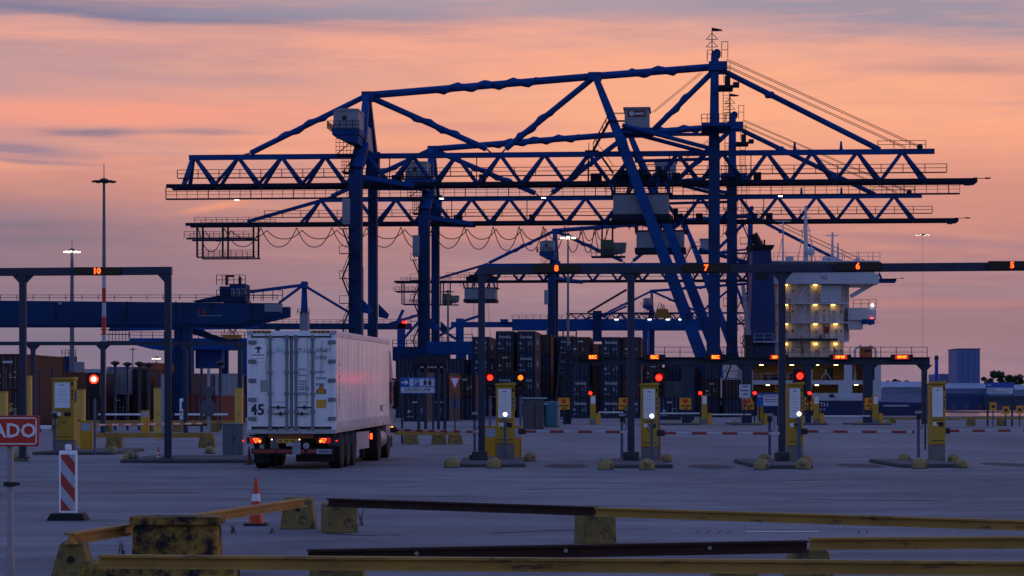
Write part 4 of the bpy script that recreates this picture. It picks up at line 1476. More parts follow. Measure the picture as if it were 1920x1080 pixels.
def gate_frame(label, posts, x_from, x_to, py0, py1):
    b = GD(posts[0], gd(posts[0]))
    R = thing('gate_portal', label, 'gate portal', b, 0, 'gate portal frames')
    a, c = GD(x_from, gd(x_from)) - b, GD(x_to, gd(x_to)) - b
    za, zc = P(x_from, py0, gd(x_from)).z, P(x_to, py1, gd(x_to)).z
    z = (za + zc) / 2
    MB().beam((a.x, a.y, z), (c.x, c.y, z), .22, .25).build('cross_beam', m_gate, R, bevel=.012)
    for i in range(int((c.x - a.x) / 2.2)):
        t = (i + .5) / ((c.x - a.x) / 2.2)
        q = a.lerp(c, t)
        if i % 2 == 0:
            MB().box((q.x - .012, q.y - .118, z - .122), (q.x + .012, q.y - .105, z + .128)).build('beam_joint', m_gate_dark, R)
    for p in posts:
        q = GD(p, gd(p)) - b
        po = MB().box((q.x - .105, q.y - .105, .12), (q.x + .105, q.y + .105, z - .126)).build('post', m_gate, R, bevel=.012)
        for s in (-1, 1):
            x = q.x + s * .105
            if (p == posts[0] and x_from > p - 40 and s < 0) or (p == posts[-1] and x_to < p + 40 and s > 0):
                continue
            MB().prism([(x, q.y - .07, z - .126), (x + s * .22, q.y - .07, z - .126), (x, q.y - .07, z - .36)], (0, .14, 0)).build('haunch', m_gate, R)
        MB().box((q.x - .2, q.y - .2, .10), (q.x + .2, q.y + .2, .135)).build('base_plate', m_gate_dark, R)
        for dx in (-.15, .15):
            for dy in (-.15, .15):
                MB().tube([(q.x + dx, q.y + dy, .13), (q.x + dx, q.y + dy, .21)], .016, 6).build('anchor_bolt', m_lgrey, R)
    return R


gate_frame('slate blue portal frame whose beam carries only lane sign ten', [-235, 43, 315], -300, 322, 510, 510)
gate_frame('long slate blue portal frame whose beam carries several lane signs', [903, 1183, 1466, 2035], 897, 2100, 507, 499)

m_signbox = M('led_box_black', (.008, .007, .008), .55)


def lane_sign(num, px0, px1, py, tx):
    d = gd((px0 + px1) / 2) - .13
    b = P((px0 + px1) / 2, py, d)
    R = thing('lane_sign', 'black lane number box glowing orange %s on the portal beam' % {'10': 'ten', '8': 'eight', '7': 'seven', '6': 'six', '5': 'five'}[num], 'led sign', b, 0, 'lane number signs')
    w = (px1 - px0) / F * d / 2
    MB().box((-w, -.14, -.13), (w, -.01, .13)).build('housing', m_signbox, R, bevel=.012)
    MB().box((-w + .03, -.145, -.105), (w - .03, -.141, .105)).build('screen', M('led_screen', (.01, .006, .005), .3), R)
    x = (tx - (px0 + px1) / 2) / F * d
    text(num, .25, e_ledr, (x, -.148, 0), R, 'digit_halo', off=.016, ext=.001)
    text(num, .25, e_led, (x, -.154, 0), R, 'digit', off=.002, ext=.001)


lane_sign('10', 140, 228, 509, 183)
lane_sign('8', 1000, 1087, 504, 1043)
lane_sign('7', 1280, 1368, 503, 1323)
lane_sign('6', 1563, 1652, 500, 1607)
lane_sign('5', 1852, 1942, 498, 1896)


# ------------------------------------------------------------------ islands and their furniture
def island(label, px0, px1, py, back, dirt=True):
    a, b = G(px0, py), G(px1, py)
    R = MB().box((a.x, a.y, 0), (b.x, a.y + back, .11)).build('kerb_island', m_kerb, bevel=.03)
    tag(R, label, 'kerb island', 'kerb islands between the lanes')
    return R


def dome(label, px, py, r=.215):
    b = G(px, py)
    R = thing('dome_bollard', label, 'bollard', b, random.uniform(0, 6), 'concrete dome bollards')
    prof = [(r * 1.0, 0), (r * 1.02, r * .3), (r * 1.01, r * .5)] + [(r * math.cos(math.radians(t)), r * .55 + r * .92 * math.sin(math.radians(t))) for t in range(5, 86, 10)] + [(.005, r * 1.47)]
    MB().lathe(prof, (0, 0, 0), 22).build('dome', m_dome, R, True)
    MB().lathe([(r * 1.08, 0), (r * 1.08, .03)], (0, 0, 0), 22).build('footing', m_kerb, R)
    return R


def kiosk(label, px0, px1, py0, ysplit, py1, d=None, sheet=True, side=True):
    b = G((px0 + px1) / 2, py1)
    if d:
        b = GD((px0 + px1) / 2, d)
    k = b.y / F
    R = thing('card_kiosk', label, 'kiosk', b, 0, 'yellow card kiosks')
    w = (px1 - px0) * k / 2
    zt, zs = CAMH + (HY - py0) * k, max(.1, CAMH + (HY - ysplit) * k)
    MB().box((-w * .98, .02, 0), (w * .98, .5, zs)).build('plinth', m_conc, R, bevel=.02)
    MB().box((-w, 0, zs), (w, .55, zt - .10)).build('column', m_yellow, R, bevel=.02)
    MB().prism([(-w - .03, -.06, zt - .10), (w + .03, -.06, zt - .10), (w + .03, -.06, zt), (-w - .03, -.06, zt - .04)], (0, .68, 0)).build('hood', m_yellow, R, bevel=.012)
    if sheet:
        s = MB().box((-w * .78, -.014, zt - 1.12), (w * .62, -.002, zt - .20)).build('notice_sheet', m_paper, R)
        mb = MB()
        mb.box((-w * .3, -.018, zt - .31), (w * .12, -.0145, zt - .27))
        for i in range(6):
            mb.box((-w * .55, -.018, zt - .45 - i * .09), (w * (.1 + .3 * ((i * 37) % 5) / 5), -.0145, zt - .437 - i * .09))
        mb.build('print', M('print_pale', (.25, .26, .32), .6), s)['kind'] = 'stuff'
    MB().box((w * .72, -.02, zt - .30), (w * .9, -.002, zt - .18)).build('camera_window', m_black, R)
    for i in range(3):
        MB().box((w * .75, -.015, zt - .55 - i * .14), (w * .9, -.002, zt - .48 - i * .14)).build('button', m_ink, R)
    MB().box((-w * .8, -.008, zs + .12), (w * .8, -.001, zs + .14)).build('panel_seam', m_ink, R)
    MB().box((-w * .8, -.008, zt - 1.22), (w * .8, -.001, zt - 1.205)).build('panel_seam', m_ink, R)
    MB().box((w * .1, -.010, zt - 1.42), (w * .7, -.001, zt - 1.28)).build('reader_window', m_signbox, R)
    MB().box((-w * .7, -.010, zt - 1.40), (-w * .2, -.001, zt - 1.28)).build('sticker', m_paper, R)
    MB().box((w + .001, .1, zt - .9), (w + .05, .3, zt - .45)).build('side_box', m_grey, R)
    MB().box((-w - .002, .2, zs + .02), (w + .002, .215, zt - .2)).build('door_seam', m_ink, R)
    MB().box((-.06, -.012, zs + .65), (.10, -.002, zs + .69)).build('card_slot', m_ink, R)
    return R


def lamp_post(label, px, py_top, py_base, lit=True, cap=True):
    b = G(px, py_base)
    k = b.y / F
    R = thing('intercom_post' if not lit else 'lamp_post', label, 'intercom post' if not lit else 'lamp', b, 0, 'posts with heads in front of the kiosks')
    z = CAMH + (HY - py_top) * k
    MB().box((-.045, -.045, .0), (.045, .045, z - .08)).build('post', M('post_blue_grey', (.06, .085, .15), .5), R, bevel=.01)
    MB().box((-.1, -.1, .0), (.1, .1, .03)).build('foot_plate', m_dark, R)
    if lit:
        MB().lathe([(.005, -.06)] + [(.06 * math.cos(math.radians(t)), .06 * math.sin(math.radians(t))) for t in range(-75, 76, 15)] + [(.005, .06)], (0, -.03, z), 16).build('lit_globe', e_lamp, R, True)
    else:
        MB().prism([(-.10, -.06, z - .09), (.10, -.06, z - .09), (.13, -.06, z - .03), (.06, -.06, z), (-.10, -.06, z - .02)], (0, .14, 0)).build('lamp_head', m_lgrey, R)
        MB().box((-.07, -.07, z - .28), (.07, .05, z - .10)).build('intercom_box', m_dark, R)
    mb = MB()
    pts = [(-.05, -.03, z - .12), (-.13, -.03, z - .2), (-.14, -.03, z - .38), (-.06, -.03, z - .5)] if lit else [(.05, -.03, z - .15), (.15, -.03, z - .28), (.14, -.03, z - .5), (.06, -.03, z - .6)]
    mb.tube(pts, .014, 6)
    mb.build('cable', m_black, R)
    return R


def signal(label, px, py, d, lens=e_red, r=.10, two=True, pole_to=0.0, core=False):
    b = GD(px, d)
    z = P(px, py, d).z
    R = thing('traffic_light', label, 'traffic light', b, 0, 'lane traffic lights')
    MB().box((-.21, -.10, z - .66), (.21, .16, z + .24)).build('housing', m_black, R, bevel=.03)
    MB().tube([(0, .05, pole_to), (0, .05, z - .66)], .05, 8).build('pole', M('post_blue_grey', (.06, .085, .15), .5), R)
    L1 = MB().lathe([(.001, -.115), (r * .8, -.112), (r, -.104), (r, -.1), (.001, -.1)], (0, 0, z), 18, 'y').build('lit_lens', lens, R, True)
    if core:
        MB().lathe([(.001, -.122), (r * .55, -.12), (r * .6, -.1165), (.001, -.1165)], (0, 0, z), 16, 'y').build('lens_core', e_redhot, L1, True)
    if two:
        MB().lathe([(.001, -.112), (.10, -.108), (.10, -.1), (.001, -.1)], (0, 0, z - .42), 16, 'y').build('dark_lens', M('lens_dark_green', (.008, .02, .014), .25), R, True)
    mb = MB()
    n = 9
    for zc in ((z, z - .42) if two else (z,)):
        for i in range(n):
            a0, a1 = math.radians(20 + 140 * i / n), math.radians(20 + 140 * (i + 1) / n)
            mb.add([(.155 * math.cos(a0), -.1, zc + .155 * math.sin(a0)), (.155 * math.cos(a1), -.1, zc + .155 * math.sin(a1)), (.155 * math.cos(a1), -.26, zc + .155 * math.sin(a1)), (.155 * math.cos(a0), -.26, zc + .155 * math.sin(a0))], [(0, 1, 2, 3)])
    mb.build('visor', m_black, R)
    return R


def barrier_box(label, px0, px1, py0, py1, mat=None, plate=True):
    b = G((px0 + px1) / 2, py1)
    k = b.y / F
    w = (px1 - px0) * k / 2
    z = CAMH + (HY - py0) * k
    R = thing('barrier_housing', label, 'barrier box', b, 0, 'yellow barrier arm housings')
    MB().box((-w, 0, 0), (w, .36, z)).build('cabinet', mat or m_yellow2, R, bevel=.02)
    MB().box((-w - .015, -.015, z), (w + .015, .375, z + .025)).build('lid', mat or m_yellow2, R)
    if plate:
        MB().box((-w * .75, -.008, z - .36), (w * .75, -.001, z - .06)).build('label_plate', M('plate_pale_blue', (.30, .33, .42), .5), R)
    MB().box((w - .05, -.008, .1), (w - .035, -.001, z - .45)).build('door_edge', m_ink, R)
    return R


m_arm = stripes('barrier_stripes', (.30, .02, .02), (.45, .46, .5), .92, 0, 0, 2, .5)
m_armw = M('barrier_pale', (.62, .63, .66), .5)


def barrier_arm(label, px0, px1, py0, py1, z=.98, r=.03, mat=None):
    d0 = F * (CAMH - z) / (py0 - HY)
    d1 = F * (CAMH - z) / (py1 - HY)
    a, c = GD(px0, d0, z), GD(px1, d1, z)
    R = thing('boom_barrier', label, 'barrier arm', a, math.atan2(c.y - a.y, c.x - a.x), 'lowered barrier arms')
    ln = (c - a).length
    MB().box((0, -r, -r * 1.3), (ln, r, r * 1.3)).build('boom', mat or m_arm, R, bevel=.012)
    MB().box((-.12, -.07, -.09), (.10, .07, .09)).build('pivot_clamp', m_dark, R)
    MB().box((ln, -r * 1.1, -r * 1.4), (ln + .05, r * 1.1, r * 1.4)).build('end_cap', m_black, R)
    return R


# --- island of lane eight
island('kerb island under the kiosk of lane eight', 858, 985, 876, 8)
R = thing('post_plinth', 'dark steel plinth at the foot of the portal post beside lane eight', 'plinth', GD(901, gd(903) - .35, .112), 0, 'plinths at the portal posts')
MB().box((-.26, -.2, 0), (.22, .12, .26)).build('plinth_block', M('plinth_steel', (.035, .037, .042), .7), R, bevel=.02)
MB().box((-.34, -.15, 0), (-.26, .1, .16)).build('side_step', m_dark, R)
dome('worn yellow dome bollard nearest the truck at the kiosk of lane eight', 847, 877)
dome('dome bollard in front of the white-lit kiosk of lane eight', 926, 878)
dome('half-black dome bollard at the far corner of the lane eight kiosk', 994, 865, .2)
kiosk('yellow card kiosk between the red and the amber signal', 930, 965, 717, 832, 866)
lamp_post('short lamp post with glowing globe before the lane eight kiosk', 947, 777, 868)
lamp_post('slim blue post with grey head beside the lane eight portal post', 890, 772, 858, False)
barrier_box('yellow barrier housing behind the post of lane eight', 909, 931, 800, 856)
barrier_box('yellow barrier housing hugging the lane eight kiosk, arm lowered to the next lane', 964, 978, 800, 860)
signal('red traffic light beside the portal post of lane eight', 919, 708, 87)
signal('amber traffic light, the only orange one, above the lane eight kiosk', 976, 708, 87, e_amber)
barrier_arm('red and white barrier arm from lane eight to the thin post', 980, 1178, 809, 810)
barrier_arm('barrier arm across the lane beside the truck cab', 738, 900, 806, 810)
# --- island of lane seven
island('kerb island under the kiosk of lane seven', 1142, 1262, 878, 7)
R = thing('post_plinth', 'dark steel plinth at the foot of the portal post beside lane seven', 'plinth', GD(1183, gd(1183) - .35, .112), 0, 'plinths at the portal posts')
MB().box((-.24, -.2, 0), (.24, .12, .26)).build('plinth_block', M('plinth_steel', (.035, .037, .042), .7), R, bevel=.02)
MB().box((-.12, -.3, 0), (.05, -.2, .14)).build('side_step', m_dark, R)
dome('green-stained dome bollard at the near corner of the lane seven island', 1136, 881)
dome('dome bollard below the glowing globe of lane seven', 1213, 881)
dome('small dome bollard behind the lane seven kiosk', 1250, 866, .18)
kiosk('yellow card kiosk with a red signal above, between lanes seven and eight', 1203, 1234, 717, 838, 868)
lamp_post('short lamp post with glowing globe before the lane seven kiosk', 1222, 780, 870)
lamp_post('slim blue post with grey head beside the lane seven portal post', 1166, 775, 861, False)
barrier_box('narrow orange-yellow barrier housing beside the lane seven kiosk', 1234, 1240, 804, 862, plate=False)
signal('red traffic light above the lane seven kiosk', 1235, 708, 75.0)
barrier_arm('red and white barrier arm from the lane seven kiosk to the next post', 1240, 1463, 812, 813)
# --- island of lane six
island('kerb island under the kiosk of lane six', 1420, 1524, 879, 7)
R = thing('post_plinth', 'dark steel plinth at the foot of the portal post beside lane six', 'plinth', GD(1466, gd(1466) - .35, .112), 0, 'plinths at the portal posts')
MB().box((-.22, -.2, 0), (.22, .12, .26)).build('plinth_block', M('plinth_steel', (.035, .037, .042), .7), R, bevel=.02)
MB().box((-.05, -.3, 0), (.15, -.2, .14)).build('side_step', m_dark, R)
dome('dome bollard with a dark near side on the lane six island', 1428, 881)
dome('dome bollard below the glowing globe of lane six', 1506, 880)
dome('small dome bollard behind the portal post of lane six', 1434, 866, .19)
dome('small dome bollard tucked behind the lane six kiosk', 1512, 868, .17)
kiosk('yellow card kiosk with a red signal above, in front of the ship', 1477, 1506, 716, 836, 868)
lamp_post('short lamp post with glowing globe before the lane six kiosk', 1498, 776, 872)
lamp_post('slim blue post with grey head beside the lane six portal post', 1443, 775, 865, False)
signal('red traffic light above the lane six kiosk in front of the ship', 1499, 705, 74.5)
barrier_arm('red and white barrier arm from the lane six kiosk in front of the ship', 1508, 1711, 809, 810)
# --- island of lane five, no portal post
island('kerb island under the unlit kiosk of lane five', 1690, 1812, 877, 6)
dome('dome bollard at the outer corner of the unlit kiosk island', 1696, 868, .2)
dome('largest dome bollard in front of the unlit kiosk', 1724, 879, .22)
dome('dome bollard behind the unlit kiosk', 1788, 868, .19)
dome('dome bollard at the end of the unlit kiosk island', 1803, 878, .18)
kiosk('unlit yellow card kiosk without a lamp, nearest the edge of the picture', 1745, 1773, 714, 834, 868)
lamp_post('slim blue post with grey head beside the unlit kiosk', 1722, 770, 861, False)
barrier_arm('red and white barrier arm beyond the unlit kiosk', 1774, 2010, 808, 807)
R = MB().tube([(0, 0, 0), (0, 0, 2.2)], .04, 8).build('guide_post', m_gate)
R.location = GD(1735, 92)
tag(R, 'thin dark pole behind the unlit kiosk', 'pole')

# --- left-hand islands
island('long kerb island under the sign ten portal post and grey cabinet', 225, 480, 868, 6)
island('kerb island under the wide yellow kiosk and its small box', 60, 212, 853, 7)
dome('dome bollard behind the red ADO sign', 38, 864, .25)
dome('dome bollard beside the small yellow box', 210, 851, .2)
dome('green-black dome bollard nearest the small orange cone', 245, 867, .25)
dome('dome bollard between the portal post and the grey cabinet', 393, 851, .2)
kiosk('wide yellow card kiosk with a white notice under lane sign ten', 98, 139, 707, 826, 852, sheet=True)
lamp_post('slim blue post with grey head in front of the wide yellow kiosk', 103, 770, 853, False)
barrier_box('small yellow box with a pale plate beside the wide kiosk', 150, 173, 790, 848)
signal('large glowing red traffic light beside the wide yellow kiosk', 177, 711, 82, E('signal_red_bright', (1, .015, .005), 8), .16, False, core=True)
b = G(436, 856)
R = thing('control_cabinet', 'plain dark grey control cabinet beside the container truck', 'cabinet', b)
MB().box((-.35, 0, 0), (.35, .5, 1.13)).build('cabinet_body', m_grey, R, bevel=.015)
MB().box((-.37, -.02, 1.13), (.37, .52, 1.16)).build('cabinet_lid', m_lgrey, R)
MB().box((-.004, -.004, .06), (.004, -.001, 1.08)).build('door_gap', m_ink, R)
MB().box((.04, -.03, .55), (.07, -.001, .68)).build('handle', m_dark, R)
barrier_arm('barrier arm from the wide yellow kiosk to the portal post', 172, 378, 797, 794, .98)
barrier_arm('pale barrier arm further back, level with the portal post', 182, 274, 777, 777, 1.1, .05, m_armw)
barrier_arm('pale barrier arm further back beside the grey cabinet', 325, 428, 777, 777, 1.1, .05, m_armw)
barrier_arm('short pale barrier stub under the red sign', 70, 98, 801, 801, 1.0, .05, m_armw)

# --- second, lower gate line far behind on the left
D2_ = 139.0


def back_gate(label, posts, x0, x1, py, d, th=.22):
    b = GD(posts[0], d)
    R = thing('back_gate_portal', label, 'gate portal', b, 0, 'gate portal frames')
    a, c = GD(x0, d) - b, GD(x1, d) - b
    z = P(0, py, d).z
    MB().box((a.x, -.12, z - th / 2), (c.x, .12, z + th / 2)).build('cross_beam', m_gate, R)
    for p in posts:
        x = GD(p, d).x - b.x
        MB().box((x - .13, -.13, 0), (x + .13, .13, z - th / 2)).build('post', m_gate, R)
        for s in (-1, 1):
            MB().prism([(x + s * .13, -.08, z - th / 2), (x + s * .42, -.08, z - th / 2), (x + s * .13, -.08, z - th / 2 - .3)], (0, .16, 0)).build('haunch', m_gate, R)
    return R


back_gate('lower slate portal frame behind lane sign ten', [62, 193, 348, 450], -60, 470, 644, D2_)
for i, (x0, x1, y0, y1, lb) in enumerate(((-6, 11, 735, 790, 'pale yellow kiosk cut by the picture edge above the red sign'), (49, 57, 705, 777, 'narrow yellow kiosk beside the outer portal post'), (138, 157, 731, 797, 'pale yellow kiosk right behind the wide kiosk'), (288, 303, 728, 791, 'pale yellow kiosk beside the sign ten portal post'), (440, 454, 728, 790, 'pale yellow kiosk half hidden by the container truck'))):
    d = 100 if i in (0, 2) else 118
    R = thing('far_kiosk', lb, 'kiosk', GD((x0 + x1) / 2, d), 0, 'pale kiosks of the second gate line')
    k = d / F
    w = (x1 - x0) * k / 2
    z1 = CAMH + (HY - y0) * k
    MB().box((-w, 0, .0), (w, .5, z1)).build('column', M('kiosk_pale_yellow', (.48, .30, .06), .5, 0, .15), R, bevel=.02)
    MB().box((-w * .3, -.01, z1 - 1.35), (w * .4, -.001, z1 - 1.31)).build('card_slot', m_ink, R)
    MB().box((-w - .02, -.02, z1), (w + .02, .52, z1 + .03)).build('hood', m_yellow, R)
barrier_box('small yellow barrier housing behind the pale barrier arm', 264, 278, 770, 818)

# --- second gate line on the right: gantry with walkway and small red displays
DG = 208.0
kg = DG / F
b = GD(1290, DG)
R = thing('display_gantry', 'long slate gantry with railed walkway and six red displays', 'gantry', b)
xa, xb = GD(1072, DG).x - b.x, GD(1742, DG).x - b.x
zg0, zg1 = P(0, 684, DG).z, P(0, 671, DG).z
MB().box((xa, -.35, zg0), (xb, .35, zg1)).build('gantry_beam', m_gate, R)
MB().box((xa, -.7, zg1), (xb, .7, zg1 + .06)).build('walkway_deck', m_gate_dark, R)
mb = MB()
railing(mb, [(xa, -.68, zg1 + .06), (xb - .3, -.68, zg1 + .06)], .9, 1.35, .03)
mb.build('walkway_railing', m_gate, R)
for p, w in ((1062, .3), (1290, .55), (1400, .45), (1515, .25), (1627, .42), (1733, .22)):
    x = GD(p, DG).x - b.x
    MB().box((x - w, -.3, 0), (x + w, .3, zg0)).build('post', m_gate, R)
    for s in (-1, 1):
        MB().prism([(x + s * w, -.2, zg0), (x + s * (w + .5), -.2, zg0), (x + s * w, -.2, zg0 - .5)], (0, .4, 0)).build('haunch', m_gate, R)
for i, (px, s) in enumerate(((1111, 'RSC'), (1226, 'RSC'), (1340, 'RSC'), (1455, 'DISP RST'), (1573, 'DISP RST'), (1688, 'DISP RST'))):
    x = GD(px, DG).x - b.x
    zc = P(0, 670, DG).z
    hs = MB().box((x - 1.0, -.9, zc - .24), (x + 1.0, -.72, zc + .24)).build('display', m_signbox, R)
    wd = .42 if i < 3 else .62
    MB().box((x - wd, -.906, zc - .19), (x + wd, -.901, zc + .19)).build('lit_field', E('led_field', (1, .03, .006), .45), hs)
    text(s, .42 if i < 3 else .30, E('led_orange_far', (1.0, .25, .015), 3.2), (x, -.915, zc), hs, bold=.012, xs=.9 if i < 3 else .72)
# stair tower at the gantry's end
b = GD(1058, DG - 2)
R = thing('stair_tower', 'steel ladder tower at the container end of the display gantry', 'stair tower', b)
zt_ = P(0, 655, DG).z
for x in (-.55, .95):
    MB().beam((x - .4, 0, 0), (x + .25, 0, zt_), .14, .14).build('stringer', m_gate, R)
mb = MB()
for i in range(24):
    t = (i + .5) / 24
    x = -.55 - .4 + .65 * t
    mb.box((x, -.1, zt_ * t), (x + 1.5, .1, zt_ * t + .05))
mb.build('treads', m_gate, R)['kind'] = 'stuff'
MB().box((.1, .3, 0), (.55, .7, zt_ + .3)).build('tower_post', m_gate, R)

# --- orange warning boards, small kiosks, signals of the far gate
for i, (px, lb) in enumerate(((1057, 'orange warning board at the foot of the ladder tower'), (1171, 'orange warning board just beside the lane seven portal post'), (1285, 'orange warning board on the wide gantry post'), (1403, 'orange warning board under the round blue-white sign'), (1514, 'orange warning board beside the lit kiosk in front of the ship'), (1632, 'orange warning board on the gantry post at the ship\'s hull'))):
    b = GD(px, DG - 3)
    z0, z1 = P(0, 768, DG - 3).z, P(0, 746, DG - 3).z
    R = thing('warning_board', lb, 'warning sign', b, 0, 'orange warning boards')
    MB().box((-.52, -.03, z0), (.52, 0, z1)).build('board', m_orange, R)
    MB().lathe([(.001, -.045), (.2, -.045), (.2, -.032), (.001, -.032)], (0, 0, z1 - .28), 14, 'y').build('round_symbol', m_red, R)
    mb = MB()
    for j, (xx, ww, zz_) in enumerate(((-.38, .34, .35), (.04, .36, .35), (-.12, .34, .14))):
        mb.box((xx, -.045, z0 + zz_ - .06), (xx + ww, -.032, z0 + zz_ + .06))
    mb.build('truck_symbol', m_ink, R)
    MB().box((-.06, .01, 0), (.06, .1, z0 + .2)).build('post', m_gate_dark, R)
for i, (px, lb) in enumerate(((1112, 'small yellow kiosk with a red light behind the thin post'), (1321, 'small yellow kiosk behind the lane seven barrier arm'), (1426, 'small yellow kiosk beside the white information board'), (1531, 'small yellow kiosk in front of the ship\'s stern name'), (1642, 'small yellow kiosk half behind the gantry post at the ship'))):
    d = DG - 6
    R = thing('far_kiosk', lb, 'kiosk', GD(px, d), 0, 'small kiosks under the display gantry')
    z1 = P(0, 741, d).z
    MB().box((-.24, 0, .5), (.24, .4, z1)).build('column', m_yellow, R, bevel=.02)
    MB().box((-.24, 0, 0), (.24, .4, .5)).build('plinth', m_conc, R)
    MB().box((-.18, -.01, z1 - .75), (.18, -.001, z1 - .1)).build('notice_sheet', m_paper, R)
    MB().box((.28, 0, 0), (.62, .4, 1.0)).build('barrier_cabinet', m_yellow2, R)
for i, (px, lb) in enumerate(((1107, 'far red signal nearest the ladder tower'), (1313, 'far red signal under the third display'), (1415, 'far red signal beside the round blue-white sign'), (1518, 'far red signal behind the lit kiosk before the ship'))):
    d = DG - 5
    z = P(0, 737, d).z
    R = thing('far_signal', lb, 'traffic light', GD(px, d), 0, 'far red signals')
    MB().box((-.2, 0, z - .7), (.2, .2, z + .25)).build('housing', m_black, R)
    MB().lathe([(.001, -.03), (.13, -.03), (.13, 0), (.001, 0)], (0, 0, z), 12, 'y').build('lit_lens', e_red, R)
    MB().box((-.05, .05, 0), (.05, .15, z - .7)).build('pole', m_gate_dark, R)
for i, (px0, px1, py, lb) in enumerate(((1122, 1168, 773, 'thin pale far barrier arm beside the ladder tower'), (1236, 1312, 775, 'thin pale far barrier arm behind the lane seven kiosk'), (1330, 1408, 777, 'thin pale far barrier arm before the crane legs'), (1536, 1632, 780, 'thin pale far barrier arm under the ship\'s stern'))):
    d = DG - 4
    a, c = P(px0, py, d), P(px1, py, d)
    R = MB().box((0, -.05, -.06), (c.x - a.x, .05, .06)).build('far_boom_barrier', m_armw)
    R.location = a
    tag(R, lb, 'barrier arm', 'thin far barrier arms')
for i, px in enumerate((1258, 1302, 1378, 1420, 1465, 1544, 1612, 1664)):
    b = GD(px, DG - 9 + (i % 3) * 2)
    R = MB().lathe([(.3, 0), (.31, .08), (.26, .22), (.16, .34), (.05, .38), (.005, .385)], (0, 0, 0), 14).build('far_dome_bollard', m_dome, smooth=True)
    R.location = b
    tag(R, 'small far dome bollard under the display gantry, %s from the ladder tower' % ORD[i], 'bollard', 'far dome bollards')
for i, (p0, p1) in enumerate(((1232, 1312), (1376, 1428), (1508, 1552), (1606, 1672))):
    a, c = GD(p0, DG - 10), GD(p1, DG - 10)
    R = MB().box((a.x, a.y, 0), (c.x, a.y + 8, .12)).build('far_kerb_island', m_kerb)
    tag(R, 'low far kerb island under the display gantry, %s from the ladder tower' % ORD[i], 'kerb island', 'far kerb islands')

# --- lane patches worn into the asphalt
m_stain = M('asphalt_patch_dark', (.03, .029, .032), .8, 0, .3, 2)
for i, (px, py, w, dp, lb) in enumerate(((1060, 874, 1.2, 5, 'lane eight'), (1332, 875, 1.2, 5, 'lane seven'), (1612, 873, 1.2, 5, 'lane six'), (1890, 871, 1.3, 5, 'lane five'))):
    b = G(px, py)
    rg = random.Random(i + 5)
    pts = []
    for k in range(26):
        a = 2 * math.pi * k / 26
        q = .78 + .22 * rg.random()
        pts.append((b.x + math.cos(a) * w * .62 * q, b.y + math.sin(a) * dp * .5 * q, .004))
    R = MB().add(pts, [tuple(range(26))]).build('asphalt_patch', m_stain)
    tag(R, kind='structure')
# drain cover with white strip, saw cuts
a = G(1470, 998)
R = thing('drain_channel', 'drain channel with a pale steel edge behind the long yellow rail', 'drain', a)
MB().box((-.55, 0, .004), (.5, .05, .012)).build('steel_edge', m_white, R)
for x in (-1.15, -1.0, -.85, -1.3, 1.0, 1.12):
    MB().add([(x, -.35, .005), (x + .02, -.35, .005), (x + .14, .35, .005), (x + .12, .35, .005)], [(0, 1, 2, 3)]).build('saw_cut', m_ink, R)

# cracks and sealed joints in the asphalt
m_seal2 = M('crack_sealant', (.022, .021, .023), .7)
rg = random.Random(11)
for i, (px, py, ln, ang) in enumerate(((1110, 918, 3.0, .1), (690, 1000, 1.2, -.1), (1030, 1000, 1.6, .15), (1330, 960, 2.2, .05), (1640, 935, 3.0, -.08), (820, 930, 2.4, .2), (300, 925, 2.0, .1), (1480, 905, 3.5, .05), (200, 1000, .9, .3), (980, 960, 1.4, -.2), (1780, 905, 3.0, .12), (560, 925, 2.0, -.12))):
    b = G(px, py)
    x, y, a = b.x - ln / 2, b.y, ang
    v, f = [], []
    for k in range(12):
        a += rg.uniform(-.5, .5)
        a *= .7
        w = .012 + .02 * rg.random()
        v += [(x, y - w * 3, .0045), (x, y + w * 3, .0045)]
        x += ln / 12
        y += math.tan(a + ang) * ln / 12 * 2
        if k:
            f.append((2 * k - 2, 2 * k, 2 * k + 1, 2 * k - 1))
    tag(MB().add(v, f).build('asphalt_crack', m_seal2), kind='structure')
# weeds at the feet of the blocks
m_weed = M('dry_weed', (.05, .05, .025), .9)
for i, (px, py, n, h, lb) in enumerate(((676, 985, 12, .30, 'thin dry weed beside the square pale concrete post'), (437, 1000, 14, .15, 'low weed between the tall cone and the peeling block'), (228, 1040, 14, .2, 'weed growing between the climbing rail blocks'), (510, 1000, 10, .11, 'tiny weed under the climbing rail near the tapered block'))):
    b = G(px, py)
    R = thing('weed', lb, 'weed', b, 0, 'weeds in the asphalt')
    mb = MB()
    for k in range(n):
        a, q_ = rg.uniform(0, 6.28), rg.uniform(.1, .4)
        hh = h * rg.uniform(.5, 1)
        mb.tube([(rg.uniform(-.05, .05), rg.uniform(-.05, .05), 0), (math.cos(a) * q_ * hh * .5, math.sin(a) * q_ * hh * .5, hh * .6), (math.cos(a) * q_ * hh, math.sin(a) * q_ * hh, hh)], [.004, .003, .001], 3)
    mb.build('stems', m_weed, R)['kind'] = 'stuff'
# ------------------------------------------------------------------ shipping containers
_CM = {}
CCOL = {
    'navy': (.007, .012, .034), 'blue': (.008, .032, .12), 'brown': (.036, .012, .010), 'orange': (.22, .06, .02), 'grey': (.13, .14, .16),
    'green': (.02, .05, .045), 'white': (.22, .24, .28), 'red': (.095, .013, .012), 'maroon': (.024, .007, .008),
}


def cmat(c):
    return M('container_' + c, CCOL[c], .6, 0, .25, .8, dirt=(.05, .025, .018), dirt_amt=.2)


